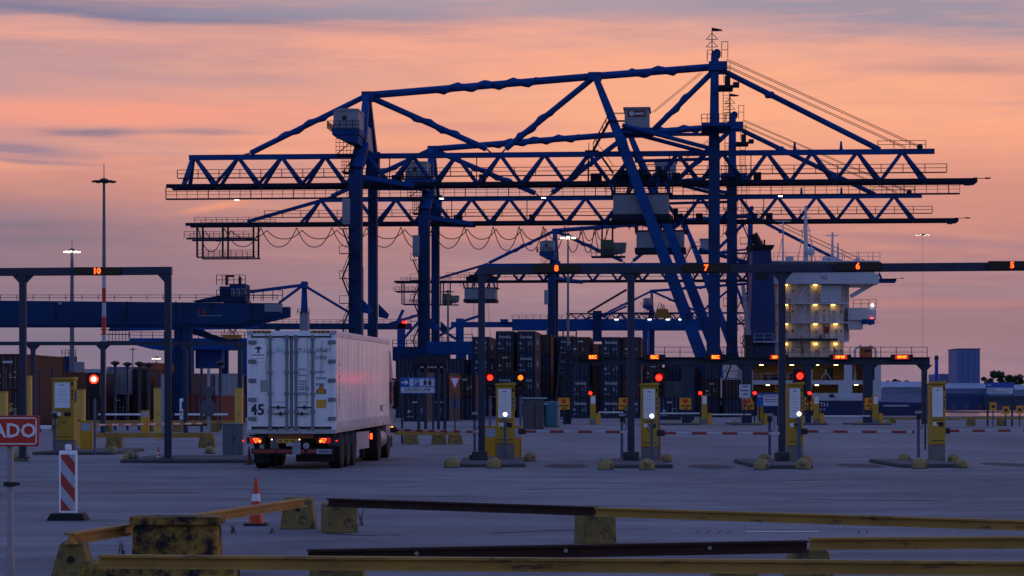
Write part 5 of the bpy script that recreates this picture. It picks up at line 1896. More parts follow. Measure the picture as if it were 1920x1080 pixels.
def container_meshes(c, ln, h):
    key = (c, ln, h)
    if key in _CM:
        return _CM[key]
    w = 2.44
    m = cmat(c)
    out = {}
    fr = MB()
    for x in (0, w - .16):
        for y in (0, ln - .16):
            fr.box((x, y, 0), (x + .16, y + .16, h - .03))
    for x in (0, w - .12):
        fr.box((x, .16, 0), (x + .12, ln - .16, .16)).box((x, .16, h - .15), (x + .12, ln - .16, h - .03))
    for y in (0, ln - .12):
        fr.box((.16, y, 0), (w - .16, y + .12, .16)).box((.16, y, h - .15), (w - .16, y + .12, h - .03))
    out['frame'] = fr.mesh('frame', m)
    sd = MB()
    for x, s in ((.06, 1), (w - .06, -1)):
        v, f = [], []
        y, i = .16, 0
        prof = [(y, 0)]
        while y < ln - .5:
            prof += [(y + .07, .036 * s), (y + .14, .036 * s), (y + .21, 0), (y + .28, 0)]
            y += .28
        prof.append((ln - .16, 0))
        for i, (yy, dx) in enumerate(prof):
            v += [(x + dx, yy, .16), (x + dx, yy, h - .15)]
            if i:
                f.append((2 * i - 2, 2 * i, 2 * i + 1, 2 * i - 1))
        sd.add(v, f)
    sd.box((.08, .1, h - .08), (w - .08, ln - .1, h - .05))
    sd.box((.08, .1, .1), (w - .08, ln - .1, .14))
    sd.add([(.1, ln - .06, .1), (w - .1, ln - .06, .1), (w - .1, ln - .06, h - .1), (.1, ln - .06, h - .1)], [(0, 1, 2, 3)])
    out['walls'] = sd.mesh('walls', m)
    dr = MB().box((.17, .05, .17), (w / 2 - .015, .10, h - .16))
    out['door'] = dr.mesh('door', m)
    rd = MB().tube([(0, .03, .1), (0, .03, h - .1)], .03, 6)
    out['lock_rod'] = rd.mesh('lock_rod', m_grey)
    _CM[key] = out
    return out


def container(label, x, y, z, c, ln=12.19, h=2.89, rz=-PSI, logo=None, group=None, num='45', rods=True):
    R = thing('container', label, 'container', (x, y, z), rz, group)
    ms = container_meshes(c, ln, h)
    inst(ms['frame'], 'frame', R)
    inst(ms['walls'], 'walls', R)
    inst(ms['door'], 'door', R)
    inst(ms['door'], 'door', R, (2.44 / 2 - .155, 0, 0))
    if rods:
        for xx in (.5, .95, 1.49, 1.94):
            inst(ms['lock_rod'], 'lock_rod', R, (xx, 0, 0))
    lm = M('container_print', (.36, .37, .41), .6)
    # small stencilled marks, too far off to read: short worn print bars
    mk = MB()
    rgm = random.Random(int(x * 13 + z * 7))
    if logo == 'sam':
        text('Samskip', .52, lm, (1.22, -.01, h * .72), R, bold=.012, xs=.95)
        text(num, .40, lm, (.48, -.01, h * .42), R, bold=.01)
        text('Samskip', 1.15, lm, (2.45, 4.3, h * .52), R, rot=(math.pi / 2, 0, math.pi / 2), bold=.02)
    elif logo == 'CS':
        text('CS', .95, M('container_print_yellow', (.40, .20, .03), .6), (1.22, -.01, h * .52), R, bold=.02)
    if logo:
        for r_ in range(3):
            for c_ in range(2):
                if rgm.random() < .85:
                    x0 = 1.42 + c_ * .36
                    mk.box((x0, -.012, h * (.34 + .07 * r_)), (x0 + rgm.uniform(.16, .26), .0, h * (.34 + .07 * r_) + .07))
        mk.box((.3, -.012, h * .18), (.3 + rgm.uniform(.4, .9), .0, h * .2))
        if logo not in ('sam', 'CS'):
            mk.box((.9, -.012, h * .74), (.9 + rgm.uniform(.5, .9), .0, h * .80))
            mk.box((.4, -.012, h * .36), (.72, .0, h * .44))
        mk.build('markings', lm, R)['kind'] = 'stuff'
    return R


TOP = ['topmost', 'second down', 'third down', 'lowest']


def stack(where, px, d, cols, h=2.89, ln=12.19, logos=None, group='containers stacked behind the gate', rods=True):
    """cols listed from the top down"""
    b = GD(px, d)
    n = len(cols)
    names = {'navy': 'dark navy', 'blue': 'blue', 'brown': 'dark brown', 'orange': 'orange', 'grey': 'grey', 'green': 'green', 'white': 'white', 'red': 'red', 'maroon': 'maroon'}
    for i, c in enumerate(cols):
        pos = TOP[i] if (i < n - 1 or n == 1) else 'lowest'
        if n == 1:
            lb = '%s container %s' % (names[c], where)
        else:
            lb = '%s container, %s, stack %s' % (names[c], pos, where)
        lg = (logos[i] if logos else None)
        container(lb, b.x, b.y, (n - 1 - i) * h, c, ln, h, logo=lg, group=group, rods=rods)


S = 'sam'
stack('beside the lane eight portal post', 886, 332, ['navy', 'navy', 'maroon', 'navy'], logos=[S, S, None, S])
stack('above the amber signal, nearer the post', 929.5, 306, ['navy', 'maroon', 'navy', 'navy'], logos=[S, 'TEX', S, S])
stack('directly above the amber signal', 969.5, 306, ['navy', 'navy', 'navy', 'navy'], logos=[S, S, S, S])
stack('behind the corner of the Samskip-lettered pair'.replace('Samskip-', ''), 1000, 321, ['brown', 'navy', 'maroon', 'navy'], logos=[None] * 4)
stack('farther back between the lettered pair and ladder tower', 1014, 338, ['navy', 'maroon', 'navy', 'navy'], logos=[None] * 4)
stack('just behind the top of the ladder tower', 1046, 330, ['navy', 'navy', 'maroon', 'navy'], logos=[S, S, None, S])
stack('with an orange side under the first red display', 1070, 292, ['brown', 'navy', 'navy', 'navy'], h=2.59, logos=['DEL', None, S, S])
stack('beside the lane seven portal post, lettered white', 1128, 292, ['navy', 'navy', 'navy', 'navy'], h=2.59, logos=[S, S, S, S])
stack('right behind the lane seven portal post', 1166, 292, ['brown', 'navy', 'brown', 'navy'], h=2.59, logos=['OOL', None, None, S])
stack('under the second red display', 1208, 330, ['brown', 'navy', 'navy'], h=2.59, logos=['HAP', S, None])
stack('between the second display and the crane mast', 1246, 336, ['navy', 'grey', 'blue'], h=2.59, logos=[None, None, None])
stack('nearest the slanted crane leg', 1284, 345, ['maroon', 'navy', 'navy'], h=2.59, logos=[None] * 3)
stack('dark, beside the crane mast foot', 1318, 318, ['navy', 'maroon', 'navy'], h=2.59, logos=[None, 'NYK', None])
stack('dark, between the mast foot and the white notice', 1356, 316, ['maroon', 'navy'], h=2.59, logos=[None, None])
backs = ((1040, 'first', ['brown', 'maroon', 'navy', 'brown']), (1066, 'second', ['navy', 'brown', 'maroon', 'navy']), (1094, 'third', ['orange', 'maroon', 'brown', 'navy']), (1116, 'fourth', ['brown', 'navy', 'brown', 'maroon']), (1146, 'fifth', ['maroon', 'brown', 'navy', 'navy']), (1178, 'sixth', ['brown', 'red', 'navy', 'maroon']), (1208, 'seventh', ['maroon', 'brown', 'navy']), (1240, 'eighth', ['brown', 'navy', 'maroon']), (1272, 'ninth', ['navy', 'brown', 'maroon']), (1304, 'tenth', ['maroon', 'navy', 'navy']))
for px, nm, cols in backs:
    stack('%s in the back row from the ladder tower' % nm, px, 372, cols, h=2.89 if len(cols) == 4 else 2.59, logos=[None] * len(cols), rods=False)
stack('low behind the posts of the parking sign', 757, 238, ['navy', 'navy'], h=2.59, logos=[None, 'EVG'])
stack('low between the parking sign and the give-way sign', 800, 246, ['maroon', 'navy'], h=2.59, logos=[None, 'COS'])
stack('farther back over the parking sign', 742, 300, ['navy', 'brown', 'navy'], h=2.59, logos=[None] * 3)
stack('farther back beneath the dark overhead panel', 790, 305, ['maroon', 'navy', 'brown'], h=2.59, logos=[None] * 3)
stack('farther back beside the give-way sign', 832, 300, ['navy', 'maroon', 'navy'], h=2.59, logos=[None, '4021', None])
stack('low behind the pale kiosk by the truck', 318, 250, ['navy', 'maroon'], h=2.59, logos=[None] * 2)
stack('low behind the sign ten kiosk, beyond the red signal', 150, 250, ['navy', 'brown'], h=2.59, logos=[None] * 2)
stack('white lettered, low behind the lane seven barrier', 1236, 262, ['navy'], h=2.59, logos=['SCHMIDT'], group=None)
stack('behind the yield sign', 852, 262, ['maroon', 'navy'], h=2.59, logos=['4038', None])
# left-hand yard
stack('cut by the picture edge beside the outer post', -16, 180, ['brown', 'brown'], logos=['ONE', 'CS'])
stack('farther left, cut off by the edge', -84, 180, ['navy', 'red'], logos=['MSC', None])
stack('behind the wide yellow kiosk', 60, 232, ['maroon', 'navy'], h=2.59, logos=[None] * 2)
stack('right of the glowing red signal, lettered white', 200, 256, ['white', 'maroon'], h=2.89, logos=[None, 'MOL'])
stack('brown, next to the white-topped stack', 243, 258, ['brown', 'maroon'], h=2.89, logos=[None] * 2)
stack('with orange and blue boxes beside the pale kiosk', 262, 330, ['orange', 'blue', 'maroon'], h=2.59, logos=[None] * 3)
stack('with a green box behind the sign ten post', 290, 345, ['green', 'navy', 'maroon'], h=2.59, logos=[None] * 3)
stack('white-topped, seen between the post and the truck', 362, 300, ['white', 'navy'], h=2.89, logos=[None, 'CMA'])
stack('with the numbered dark box beside the truck', 396, 300, ['white', 'navy'], h=2.89, logos=[None, '30'])
stack('red, hard against the truck', 430, 310, ['red', 'navy'], h=2.89, logos=['H', None])
stack('low red, in front of the numbered stack', 352, 190, ['red'], h=2.59, group=None)

# ------------------------------------------------------------------ yard gantry cranes (rail mounted, box girders)
m_rmg = M('gantry_blue_paint', (.003, .027, .092), .6, 0, .45, .2, dirt=(.006, .008, .015), dirt_amt=.5, spec=.12)
m_rmg2 = M('gantry_bright_blue', (.004, .048, .20), .6, 0, .35, .2, spec=.12)
g0 = GD(0, 235)
R = thing('yard_gantry_crane', 'dark blue box-girder yard crane with machinery tower and orange exhaust, above sign ten post', 'gantry crane', g0, 0, 'yard gantry cranes')
k = 235 / F


def q(px, py, dy=0.0):
    p = P(px, py, 235)
    return (p.x - g0.x, dy, p.z)


z0, z1 = q(0, 608)[2], q(0, 563)[2]
xa, xb = q(-60, 0)[0], q(497, 0)[0]
for dy in (0, 9):
    xe, xt = q(527, 0)[0], q(440, 0)[0]
    zt_ = q(0, 588)[2]
    MB().prism([(xa, dy, z0), (xt, dy, z0), (xe, dy, zt_), (xe, dy, z1 - .3), (xa, dy, z1)], (0, 1.4, 0)).build('box_girder', m_rmg, R)
for px in (105, 238, 330, 470):
    x = q(px, 0)[0]
    MB().box((x - .05, -.05, z0 + .1), (x + .05, 0, z1 - .1)).build('girder_stiffener', m_crane_dark, R)
MB().box((q(496, 0)[0], -.06, zt_ + .2), (q(527, 0)[0] + .06, 0, z1 - .4)).build('end_panel', m_house, R)
mb = MB()
railing(mb, [(xa, 0, z1), (q(520, 0)[0], 0, z1)], .55, 1.6, .03)
railing(mb, [(q(455, 0)[0], 1.0, z1), (q(528, 0)[0], 1.0, z1)], 1.1, .8, .04)
mb.build('handrail', m_crane_rail, R)
h0, h1 = q(407, 0)[0], q(456, 0)[0]
MB().box((h0, 2, z1), (h1, 6, q(0, 535)[2])).box((h0 + 1.0, 2, q(0, 535)[2]), (h1, 6, q(0, 530)[2])).build('machinery_tower', m_rmg, R)
for i in range(3):
    x = h0 + 1.2 + i * .55
    MB().box((x, 1.93, z1 + .5), (x + .4, 1.995, z1 + 1.3)).build('cabinet_door', m_house, R)
mb = MB()
railing(mb, [(h0 - .3, 1.9, q(0, 532)[2]), (h1, 1.9, q(0, 532)[2])], 1.0, .5, .035)
railing(mb, [(h0 - .3, 1.9, q(0, 560)[2]), (h1 + .3, 1.9, q(0, 560)[2])], 1.0, .5, .035)
mb.build('handrail', m_crane_rail, R)
x = q(418, 0)[0]
ze = q(0, 512)[2]
MB().box((x - .16, 3, q(0, 532)[2]), (x + .14, 3.3, ze)).box((x + .14, 3, ze - .25), (x + .75, 3.3, ze)).build('exhaust_pipe', M('exhaust_rust', (.16, .045, .025), .7), R)
x = q(443, 0)[0]
MB().tube([(x, 3.2, q(0, 532)[2]), (x, 3.2, q(0, 516)[2])], .17, 8).build('stack_pipe', m_dark, R)
MB().prism([(q(355, 0)[0], 2, z1), (q(405, 0)[0], 2, q(0, 552)[2]), (q(405, 0)[0], 2, z1)], (0, 3, 0)).build('ramp_fairing', m_rmg, R)
for px, dy in ((-40, 0), (350, 0), (310, 9), (-60, 9)):
    x = q(px, 0)[0]
    MB().box((x - .45, dy + .1, 0), (x + .45, dy + 1.2, z0)).build('leg', m_rmg, R)
    MB().box((x - 1.6, dy - .2, 0), (x + 1.6, dy + 1.5, .9)).build('bogie', m_crane_dark, R)
MB().beam(q(330, 612, 4), q(420, 640, 4), .6, .6).build('brace', m_rmg, R)
MB().box(q(108, 571, -.09), q(116, 567, -.02)).build('number_plate', m_house, R)
mb = MB()
for i, px in enumerate((372, 379)):
    xx = q(px, 0)[0]
    mb.box((xx, -.07, q(0, 590)[2]), (xx + .13, -.02, q(0, 578)[2]))
mb.box((q(381, 0)[0] + .1, -.07, q(0, 588)[2]), (q(387, 0)[0], -.02, q(0, 584)[2]))
mb.build('name_lettering', M('lettering_dull_red', (.2, .025, .02), .6), R)['kind'] = 'stuff'
MB().box(q(372, 592.5, -.06), q(416, 591.3, -.02)).build('name_underline', M('underline_grey', (.2, .22, .27), .6), R)

# second, farther yard crane under it
def small_gantry(label, d, x0, x1, y0, y1, legs, mat, taper=0, group='yard gantry cranes', truss=True):
    b = GD((x0 + x1) / 2, d)
    R = thing('yard_gantry_crane', label, 'gantry crane', b, 0, group)
    X = lambda px: GD(px, d).x - b.x
    Z = lambda py: P(0, py, d).z
    dep = 8.0
    for dy in (0, dep):
        MB().prism([(X(x0 + taper), dy, Z(y1)), (X(x1), dy, Z(y1)), (X(x1), dy, Z(y0)), (X(x0), dy, Z(y0)), (X(x0), dy, Z((y0 + y1) / 2))], (0, 1.5, 0)).build('box_girder', mat, R)
    for px, dy in legs:
        x = X(px)
        MB().box((x - .7, dy * dep, 0), (x + .7, dy * dep + 1.4, Z(y1))).build('leg', mat, R)
    mb = MB()
    railing(mb, [(X(x0), 0, Z(y0)), (X(x1), 0, Z(y0))], 1.1, 2.0, .06)
    mb.build('handrail', m_crane_rail, R)
    return R, X, Z


R, X, Z = small_gantry('distant blue yard crane with tapered girder under the dark box girder', 420, 243, 480, 634, 655, ((355, 0), (455, 0), (310, 1), (410, 1)), m_rmg2, 42)
mb = MB()
for i in range(9):
    px = 192 + i * 6.2
    mb.beam((X(px), 0, Z(640)), (X(px), 0, Z(617)), .1)
for py in (640, 627, 618):
    mb.beam((X(188), 0, Z(py)), (X(243), 0, Z(py)), .16)
mb.build('tail_cage', m_crane_rail, R)
MB().beam((X(205), .4, Z(616)), (X(480), .4, Z(612)), .8, .9).build('upper_boom', m_rmg2, R)
MB().beam((X(360), 1, Z(612)), (X(425), 1, Z(650)), 1.0, 1.0).build('brace', m_rmg2, R)
MB().box((X(418), -1, Z(636)), (X(450), 3, Z(628))).build('spreader', M('spreader_yellow', (.30, .13, .02), .6, dirt=(.03, .02, .02), dirt_amt=.5), R)
mb = MB()
for i in range(7):
    mb.beam((X(420 + i * 4.5), 0, Z(628)), (X(422 + ((i * 3) % 7) * 4.2), 0, Z(613)), .12)
mb.build('reeving', m_crane_dark, R)['kind'] = 'stuff'
MB().box((X(362), 3, Z(690)), (X(412), 7, Z(655))).build('trolley_house', m_rmg2, R)

R, X, Z = small_gantry('bright blue box girder crane above the container stacks', 650, 960, 1345, 598, 618, ((1210, 0), (1226, 1), (1330, 0)), m_rmg2, 0)
MB().box((X(845), 2, Z(613)), (X(960), 4, Z(603))).build('girder_tail', m_rmg2, R)
MB().box((X(938), 1, Z(604)), (X(953), 4, Z(598))).build('tail_cabinet', m_rmg2, R)
mb = MB()
i = 0
for px in range(1062, 1300, 19):
    mb.beam((X(px), 4, Z(598)), (X(px + 9.5), 4, Z(587)), .3)
    mb.beam((X(px + 9.5), 4, Z(587)), (X(px + 19), 4, Z(598)), .3)
mb.beam((X(1062), 4, Z(587)), (X(1300), 4, Z(587)), .35)
mb.build('lattice_rail', m_crane_dark, R)
MB().box((X(1112), -1.5, Z(640)), (X(1128), 3, Z(583))).build('trolley_tower', m_rmg, R)
MB().beam((X(1102), 0, Z(586)), (X(1175), 0, Z(543)), .6, .6).build('tower_stay', m_crane_dark, R)
MB().beam((X(1130), 0, Z(594)), (X(1175), 0, Z(574)), .6, .6).build('tower_stay', m_rmg2, R)
mb = MB()
for i in range(5):
    mb.beam((X(1232 + i * 3.6), 0, Z(582)), (X(1236 + ((i * 2) % 5) * 2.6), 0, Z(567 + (i % 3) * 3)), .18)
mb.build('reeving', m_crane_dark, R)['kind'] = 'stuff'
MB().prism([(X(1227), -.5, Z(595)), (X(1258), -.5, Z(595)), (X(1251), -.5, Z(579)), (X(1232), -.5, Z(579))], (0, 4, 0)).build('spreader', M('spreader_yellow', (.30, .13, .02), .6), R)
for px in (1156, 1218, 1252, 1276):
    MB().box((X(px) - .5, -.3, Z(600)), (X(px) + .5, -.05, Z(598.3))).build('lamp', e_flood, R)

R, X, Z = small_gantry('bright blue yard crane low behind the blue parking sign', 360, 800, 886, 640, 663, ((866, 0), (884, 1)), m_rmg2, 0)
mb = MB()
MB().box((X(843), -.2, Z(663)), (X(884), 0, Z(640))).build('end_panel', m_rmg2, R)
R, X, Z = small_gantry('shadowy blue yard crane between the truck and the crane legs', 380, 736, 842, 650, 676, ((770, 0), (808, 1), (838, 0)), m_rmg, 0)
MB().beam((X(740), 2, Z(612)), (X(755), 2, Z(580)), .5).build('mast', m_rmg2, R)
R, X, Z = small_gantry('level blue crane beam seen over the truck roof', 700, 455, 770, 606, 616, ((520, 0), (690, 1)), m_rmg, 0)
for px in (752, 862):
    MB().box((X(px) - 1.2, 0, 0), (X(px) + 1.2, 2, Z(597))).build('tower', m_rmg2, R)
for (a, c) in (((752, 600), (700, 618)), ((752, 600), (800, 586)), ((862, 604), (820, 632)), ((862, 604), (905, 590)), ((800, 586), (752, 640)), ((862, 640), (800, 600))):
    MB().beam((X(a[0]), 1, Z(a[1])), (X(c[0]), 1, Z(c[1])), .8).build('tower_stay', m_rmg2, R)
MB().box((X(755), -1, Z(606)), (X(761), 0, Z(603))).build('warning_lamp', e_red, R)

# slim crane with an A-frame tower behind the truck
d = 520
b = GD(570, d)
R = thing('mast_crane', 'slim crane with A-frame tower and sloping stays behind the truck', 'crane', b)
X = lambda px: GD(px, d).x - b.x
Z = lambda py: P(0, py, d).z
for dy, x0 in ((-1, 562), (3, 577)):
    MB().beam((X(570), 1, Z(532)), (X(x0), dy, 0), 1.0, 1.0, w2=1.3, h2=1.3).build('tower_leg', m_rmg2, R)
MB().box((X(565), -1, Z(540)), (X(576), 3, Z(528))).build('tower_head', m_rmg2, R)
for (x1, y1, w) in ((458, 548, .7), (522, 568, .6), (655, 586, .6)):
    MB().beam((X(568), 1, Z(534)), (X(x1), 1, Z(y1)), w).build('stay', m_rmg2, R)
MB().box((X(563), -1.5, Z(622)), (X(578), 3, Z(584))).build('tower_house', m_house, R)
mb = MB()
railing(mb, [(X(559), -1.6, Z(590)), (X(581), -1.6, Z(590))], 1.2, .8, .07)
mb.build('handrail', m_crane_rail, R)


# ------------------------------------------------------------------ floodlight masts
def mast(label, px, py, d, lit, bands=None, r=.16, head=1.05, n=8, spike=True):
    b = GD(px, d)
    z = P(px, py, d).z
    R = thing('floodlight_mast', label, 'light mast', b, 0, 'floodlight masts')
    if bands:
        zs = sorted(P(px, y, d).z for y in bands)
        cur = 0.0
        cols = [m_red, M('mast_white_band', (.34, .36, .42), .5)]
        i = 0
        for zz_ in zs:
            MB().tube([(0, 0, cur), (0, 0, zz_)], r * 1.1, 10).build('mast_band', cols[i % 2], R, True)
            cur = zz_
            i += 1
        MB().tube([(0, 0, cur), (0, 0, z)], [r * 1.05, r * .7], 10).build('mast_pole', m_grey, R, True)
    else:
        MB().tube([(0, 0, 0), (0, 0, z)], [r * 1.2, r * .6], 10).build('mast_pole', m_grey, R, True)
    MB().lathe([(.1, -.12), (head * .45, -.1), (head * .5, .05), (head * .25, .22), (.05, .3)], (0, 0, z), 14).build('mast_crown', m_dark, R, True)
    for i in range(n):
        a = 2 * math.pi * i / n
        c_, s_ = math.cos(a), math.sin(a)
        f = MB().beam((c_ * head * .4, s_ * head * .4, z), (c_ * head, s_ * head, z - .03), .3, .12).build('flood_lamp', m_dark if not lit else m_lgrey, R)
        if lit:
            MB().cbox((c_ * head * .85, s_ * head * .85, z - .16), (.34, .34, .12)).build('lit_glass', e_flood, f)
    if spike:
        MB().tube([(0, 0, z + .2), (0, 0, z + .2 + head * 1.3)], .035, 5).build('lightning_rod', m_dark, R)
    return R


mast('tall unlit floodlight mast with red and white bands beside lane sign ten', 195, 340, 200, False, [718, 690, 660, 628, 594, 568, 540, 516])
mast('thinner floodlight mast with lit lamps, left of the banded one', 135, 470, 290, True, None, .32, 1.0)
mast('slim mast with glowing T-shaped head between the crane booms', 1065, 443, 215, True, None, .13, .62, 4)
mast('distant pale mast with lit lamps under the seaward boom tip', 1730, 440, 900, True, None, .06, 2.9, 6, False)
mast('unlit floodlight mast beyond the crane legs', 840, 547, 420, False, None, .25, 1.2, 6)
mast('tiny distant mast with dim lamps left of the sign ten post', 249, 655, 600, False, None, .2, 1.0, 4, False)
mast('tiny distant mast with glowing lamps beside the sign ten post', 293, 671, 420, True, None, .15, .7, 4, False)
for i, (px, py, d) in enumerate(((216, 682, 160), (239, 684, 160), (261, 683, 160), (279, 685, 160), (413, 682, 160))):
    b = GD(px, d)
    z = P(px, py, d).z
    R = thing('yard_camera_pole', 'slender pole with a mushroom-shaped head, %s from the red signal' % ORD[i], 'pole', b, 0, 'slender poles with mushroom heads')
    MB().tube([(0, 0, 0), (0, 0, z - .1)], .10, 8).build('pole', m_gate, R)
    MB().lathe([(.05, -.22), (.12, -.12), (.34, .02), (.30, .12), (.08, .2)], (0, 0, z), 12).build('pole_head', m_dark, R, True)

# ------------------------------------------------------------------ road signs and small yard things
d = 105
b = GD(783, d)
R = thing('direction_sign', 'blue direction sign with white arrow, parking letter and DRIVERS LINE strip', 'road sign', b)
X = lambda px: GD(px, d).x - b.x
Z = lambda py: P(0, py, d).z
MB().box((X(750), -.03, Z(738)), (X(816), 0, Z(708))).build('board', m_signblue, R, bevel=.01)
MB().box((X(768), -.036, Z(724)), (X(814.5), -.031, Z(710))).build('white_field', M('sign_field', (.42, .45, .52), .5), R)
MB().box((X(752), -.036, Z(736.5)), (X(814.5), -.031, Z(726))).build('white_field', M('sign_field', (.42, .45, .52), .5), R)
zc = Z(717)
MB().prism([(X(753), -.04, zc - .03), (X(760), -.04, zc - .03), (X(760), -.04, zc - .12), (X(766), -.04, zc), (X(760), -.04, zc + .12), (X(760), -.04, zc + .03), (X(753), -.04, zc + .03)], (0, .006, 0)).build('arrow', M('sign_white_print', (.62, .6, .62), .55), R)
pk = MB().box((X(776), -.042, Z(723.5)), (X(786), -.037, Z(710.5))).build('parking_symbol', m_signblue, R)
text('P', .30, M('sign_field', (.42, .45, .52), .5), (X(781), -.046, Z(717)), pk, bold=.01)
mb = MB()
for px in (797, 806):
    mb.lathe([(.001, -.005), (.045, -.005), (.045, .0), (.001, 0)], (X(px), -.038, Z(712.5)), 8, 'y')
    mb.box((X(px) - .07, -.043, Z(722)), (X(px) + .07, -.037, Z(714.5)))
mb.build('figure_symbol', m_ink, R)['kind'] = 'stuff'
text('DRIVERS LINE', .22, m_ink, (X(783), -.040, Z(731)), R, xs=.9)
for px in (754, 812):
    MB().box((X(px) - .05, 0, 0), (X(px) + .05, .08, Z(708))).build('post', m_gate, R)

b = GD(853, 106)
X = lambda px: GD(px, 106).x - b.x
Z = lambda py: P(0, py, 106).z
R = thing('yield_sign', 'triangular red-bordered give-way sign on a thin post', 'road sign', b)
MB().prism([(X(841), 0, Z(706)), (X(865), 0, Z(706)), (X(853), 0, Z(734))], (0, .02, 0)).build('red_border', M('yield_red', (.42, .05, .06), .5), R)
MB().prism([(X(845.5), -.006, Z(709)), (X(860.5), -.006, Z(709)), (X(853), -.006, Z(727))], (0, .005, 0)).build('white_centre', m_paper, R)
MB().tube([(0, .05, 0), (0, .05, Z(708))], .035, 8).build('post', m_gate, R)
MB().lathe([(.001, 0), (.24, 0), (.24, .02), (.001, .02)], (X(852), .1, Z(757)), 16, 'y').build('round_sign_back', M('sign_back_grey', (.06, .09, .15), .5), R)

b = GD(1405, DG - 7)
X = lambda px: GD(px, DG - 7).x - b.x
Z = lambda py: P(0, py, DG - 7).z
R = thing('white_notice', 'white notice board above the round blue sign', 'sign', b)
MB().box((X(1386), -.04, Z(746)), (X(1407), 0, Z(721))).build('board', M('notice_white', (.42, .44, .5), .5), R)
mb = MB()
for py, x0, x1 in ((725, 1392, 1402), (732, 1389, 1404), (739, 1393, 1401)):
    mb.box((X(x0), -.05, Z(py + 1)), (X(x1), -.042, Z(py - 1)))
mb.build('print', m_ink, R)['kind'] = 'stuff'
MB().lathe([(.001, -.06), (.28, -.06), (.28, -.045), (.001, -.045)], (X(1397), 0, Z(753)), 16, 'y').build('round_sign', m_white, R)
MB().lathe([(.17, -.075), (.26, -.075), (.26, -.062), (.17, -.062)], (X(1397), 0, Z(753)), 16, 'y').build('red_ring', m_red, R)
MB().box((X(1395) - .05, .0, 0), (X(1395) + .07, .1, Z(721))).build('post', m_gate, R)

b = GD(1440, DG - 8)
X = lambda px: GD(px, DG - 8).x - b.x
Z = lambda py: P(0, py, DG - 8).z
R = thing('information_board', 'white information board with blue arrow header beside the lane six post', 'sign', b)
MB().box((X(1419), -.05, Z(762)), (X(1464), 0, Z(737))).build('board', m_signblue, R)
MB().box((X(1431), -.056, Z(760.5)), (X(1462), -.051, Z(740))).build('white_field', M('notice_white', (.42, .44, .5), .5), R)
mb = MB()
for py, x0, x1 in ((743, 1433, 1456), (749, 1434, 1460), (753, 1434, 1460)):
    mb.box((X(x0), -.062, Z(py + .7)), (X(x1), -.057, Z(py - .7)))
mb.build('print', M('print_red_blue', (.15, .06, .12), .6), R)['kind'] = 'stuff'
zc = Z(743)
MB().prism([(X(1430), -.06, zc - .05), (X(1424), -.06, zc - .05), (X(1424), -.06, zc - .14), (X(1420), -.06, zc), (X(1424), -.06, zc + .14), (X(1424), -.06, zc + .05), (X(1430), -.06, zc + .05)], (0, .006, 0)).build('arrow', M('notice_white', (.42, .44, .5), .5), R)
for px in (1424, 1458):
    MB().box((X(px) - .06, 0, 0), (X(px) + .06, .1, Z(740))).build('post', m_gate, R)

b = GD(1874, 190)
X = lambda px: GD(px, 190).x - b.x
Z = lambda py: P(0, py, 190).z
R = thing('harbour_sign', 'blue and white lane information sign near the water', 'road sign', b)
MB().box((X(1848), -.05, Z(740)), (X(1901), 0, Z(717))).build('board', m_signblue, R)
MB().box((X(1850), -.056, Z(738.5)), (X(1899), -.051, Z(727))).build('white_field', M('notice_white', (.42, .44, .5), .5), R)
text('NSC EN\nRTS INSPECTION', .22, m_ink, (X(1851), -.06, Z(733)), R, align='LEFT', xs=.9)
MB().prism([(X(1851), -.056, Z(722) - .02), (X(1858), -.056, Z(722) - .02), (X(1858), -.056, Z(722) + .02), (X(1851), -.056, Z(722) + .02)], (0, .004, 0)).build('arrow', m_white, R)
for px in (1852, 1898):
    MB().box((X(px) - .07, 0, 0), (X(px) + .07, .1, Z(718))).build('post', m_gate, R)
for i, (px, py) in enumerate(((1862, 762), (1886, 769), (1912, 768))):
    b = GD(px, 186)
    R = thing('small_orange_sign', 'small orange board near the water, %s from the unlit kiosk' % ORD[i], 'sign', b, 0, 'small orange boards near the water')
    z = P(0, py, 186).z
    MB().box((-.28, -.03, z - .32), (.28, 0, z + .32)).build('board', m_orange, R)
    MB().box((-.14, -.04, z - .12), (.14, -.031, z + .12)).build('symbol', m_ink, R)
    MB().box((-.04, 0, 0), (.04, .06, z)).build('post', m_gate, R)

# mid-ground crash rails
def mid_rail(label, px0, px1, d, z=.62, blocks=()):
    a, c = GD(px0, d), GD(px1, d)
    R = thing('yellow_guard_rail', label, 'guard rail', a, 0, 'yellow guard rails in the middle distance')
    ln = c.x - a.x
    MB().box((0, -.08, z - .2), (ln, .08, z)).build('rail', m_railyel, R)
    for t in blocks:
        x = ln * t
        MB().prism([(x - .35, -.3, 0), (x + .35, -.3, 0), (x + .28, -.3, z - .2), (x - .28, -.3, z - .2)], (0, .6, 0)).build('foot_block', m_blockpale, R)
    return R


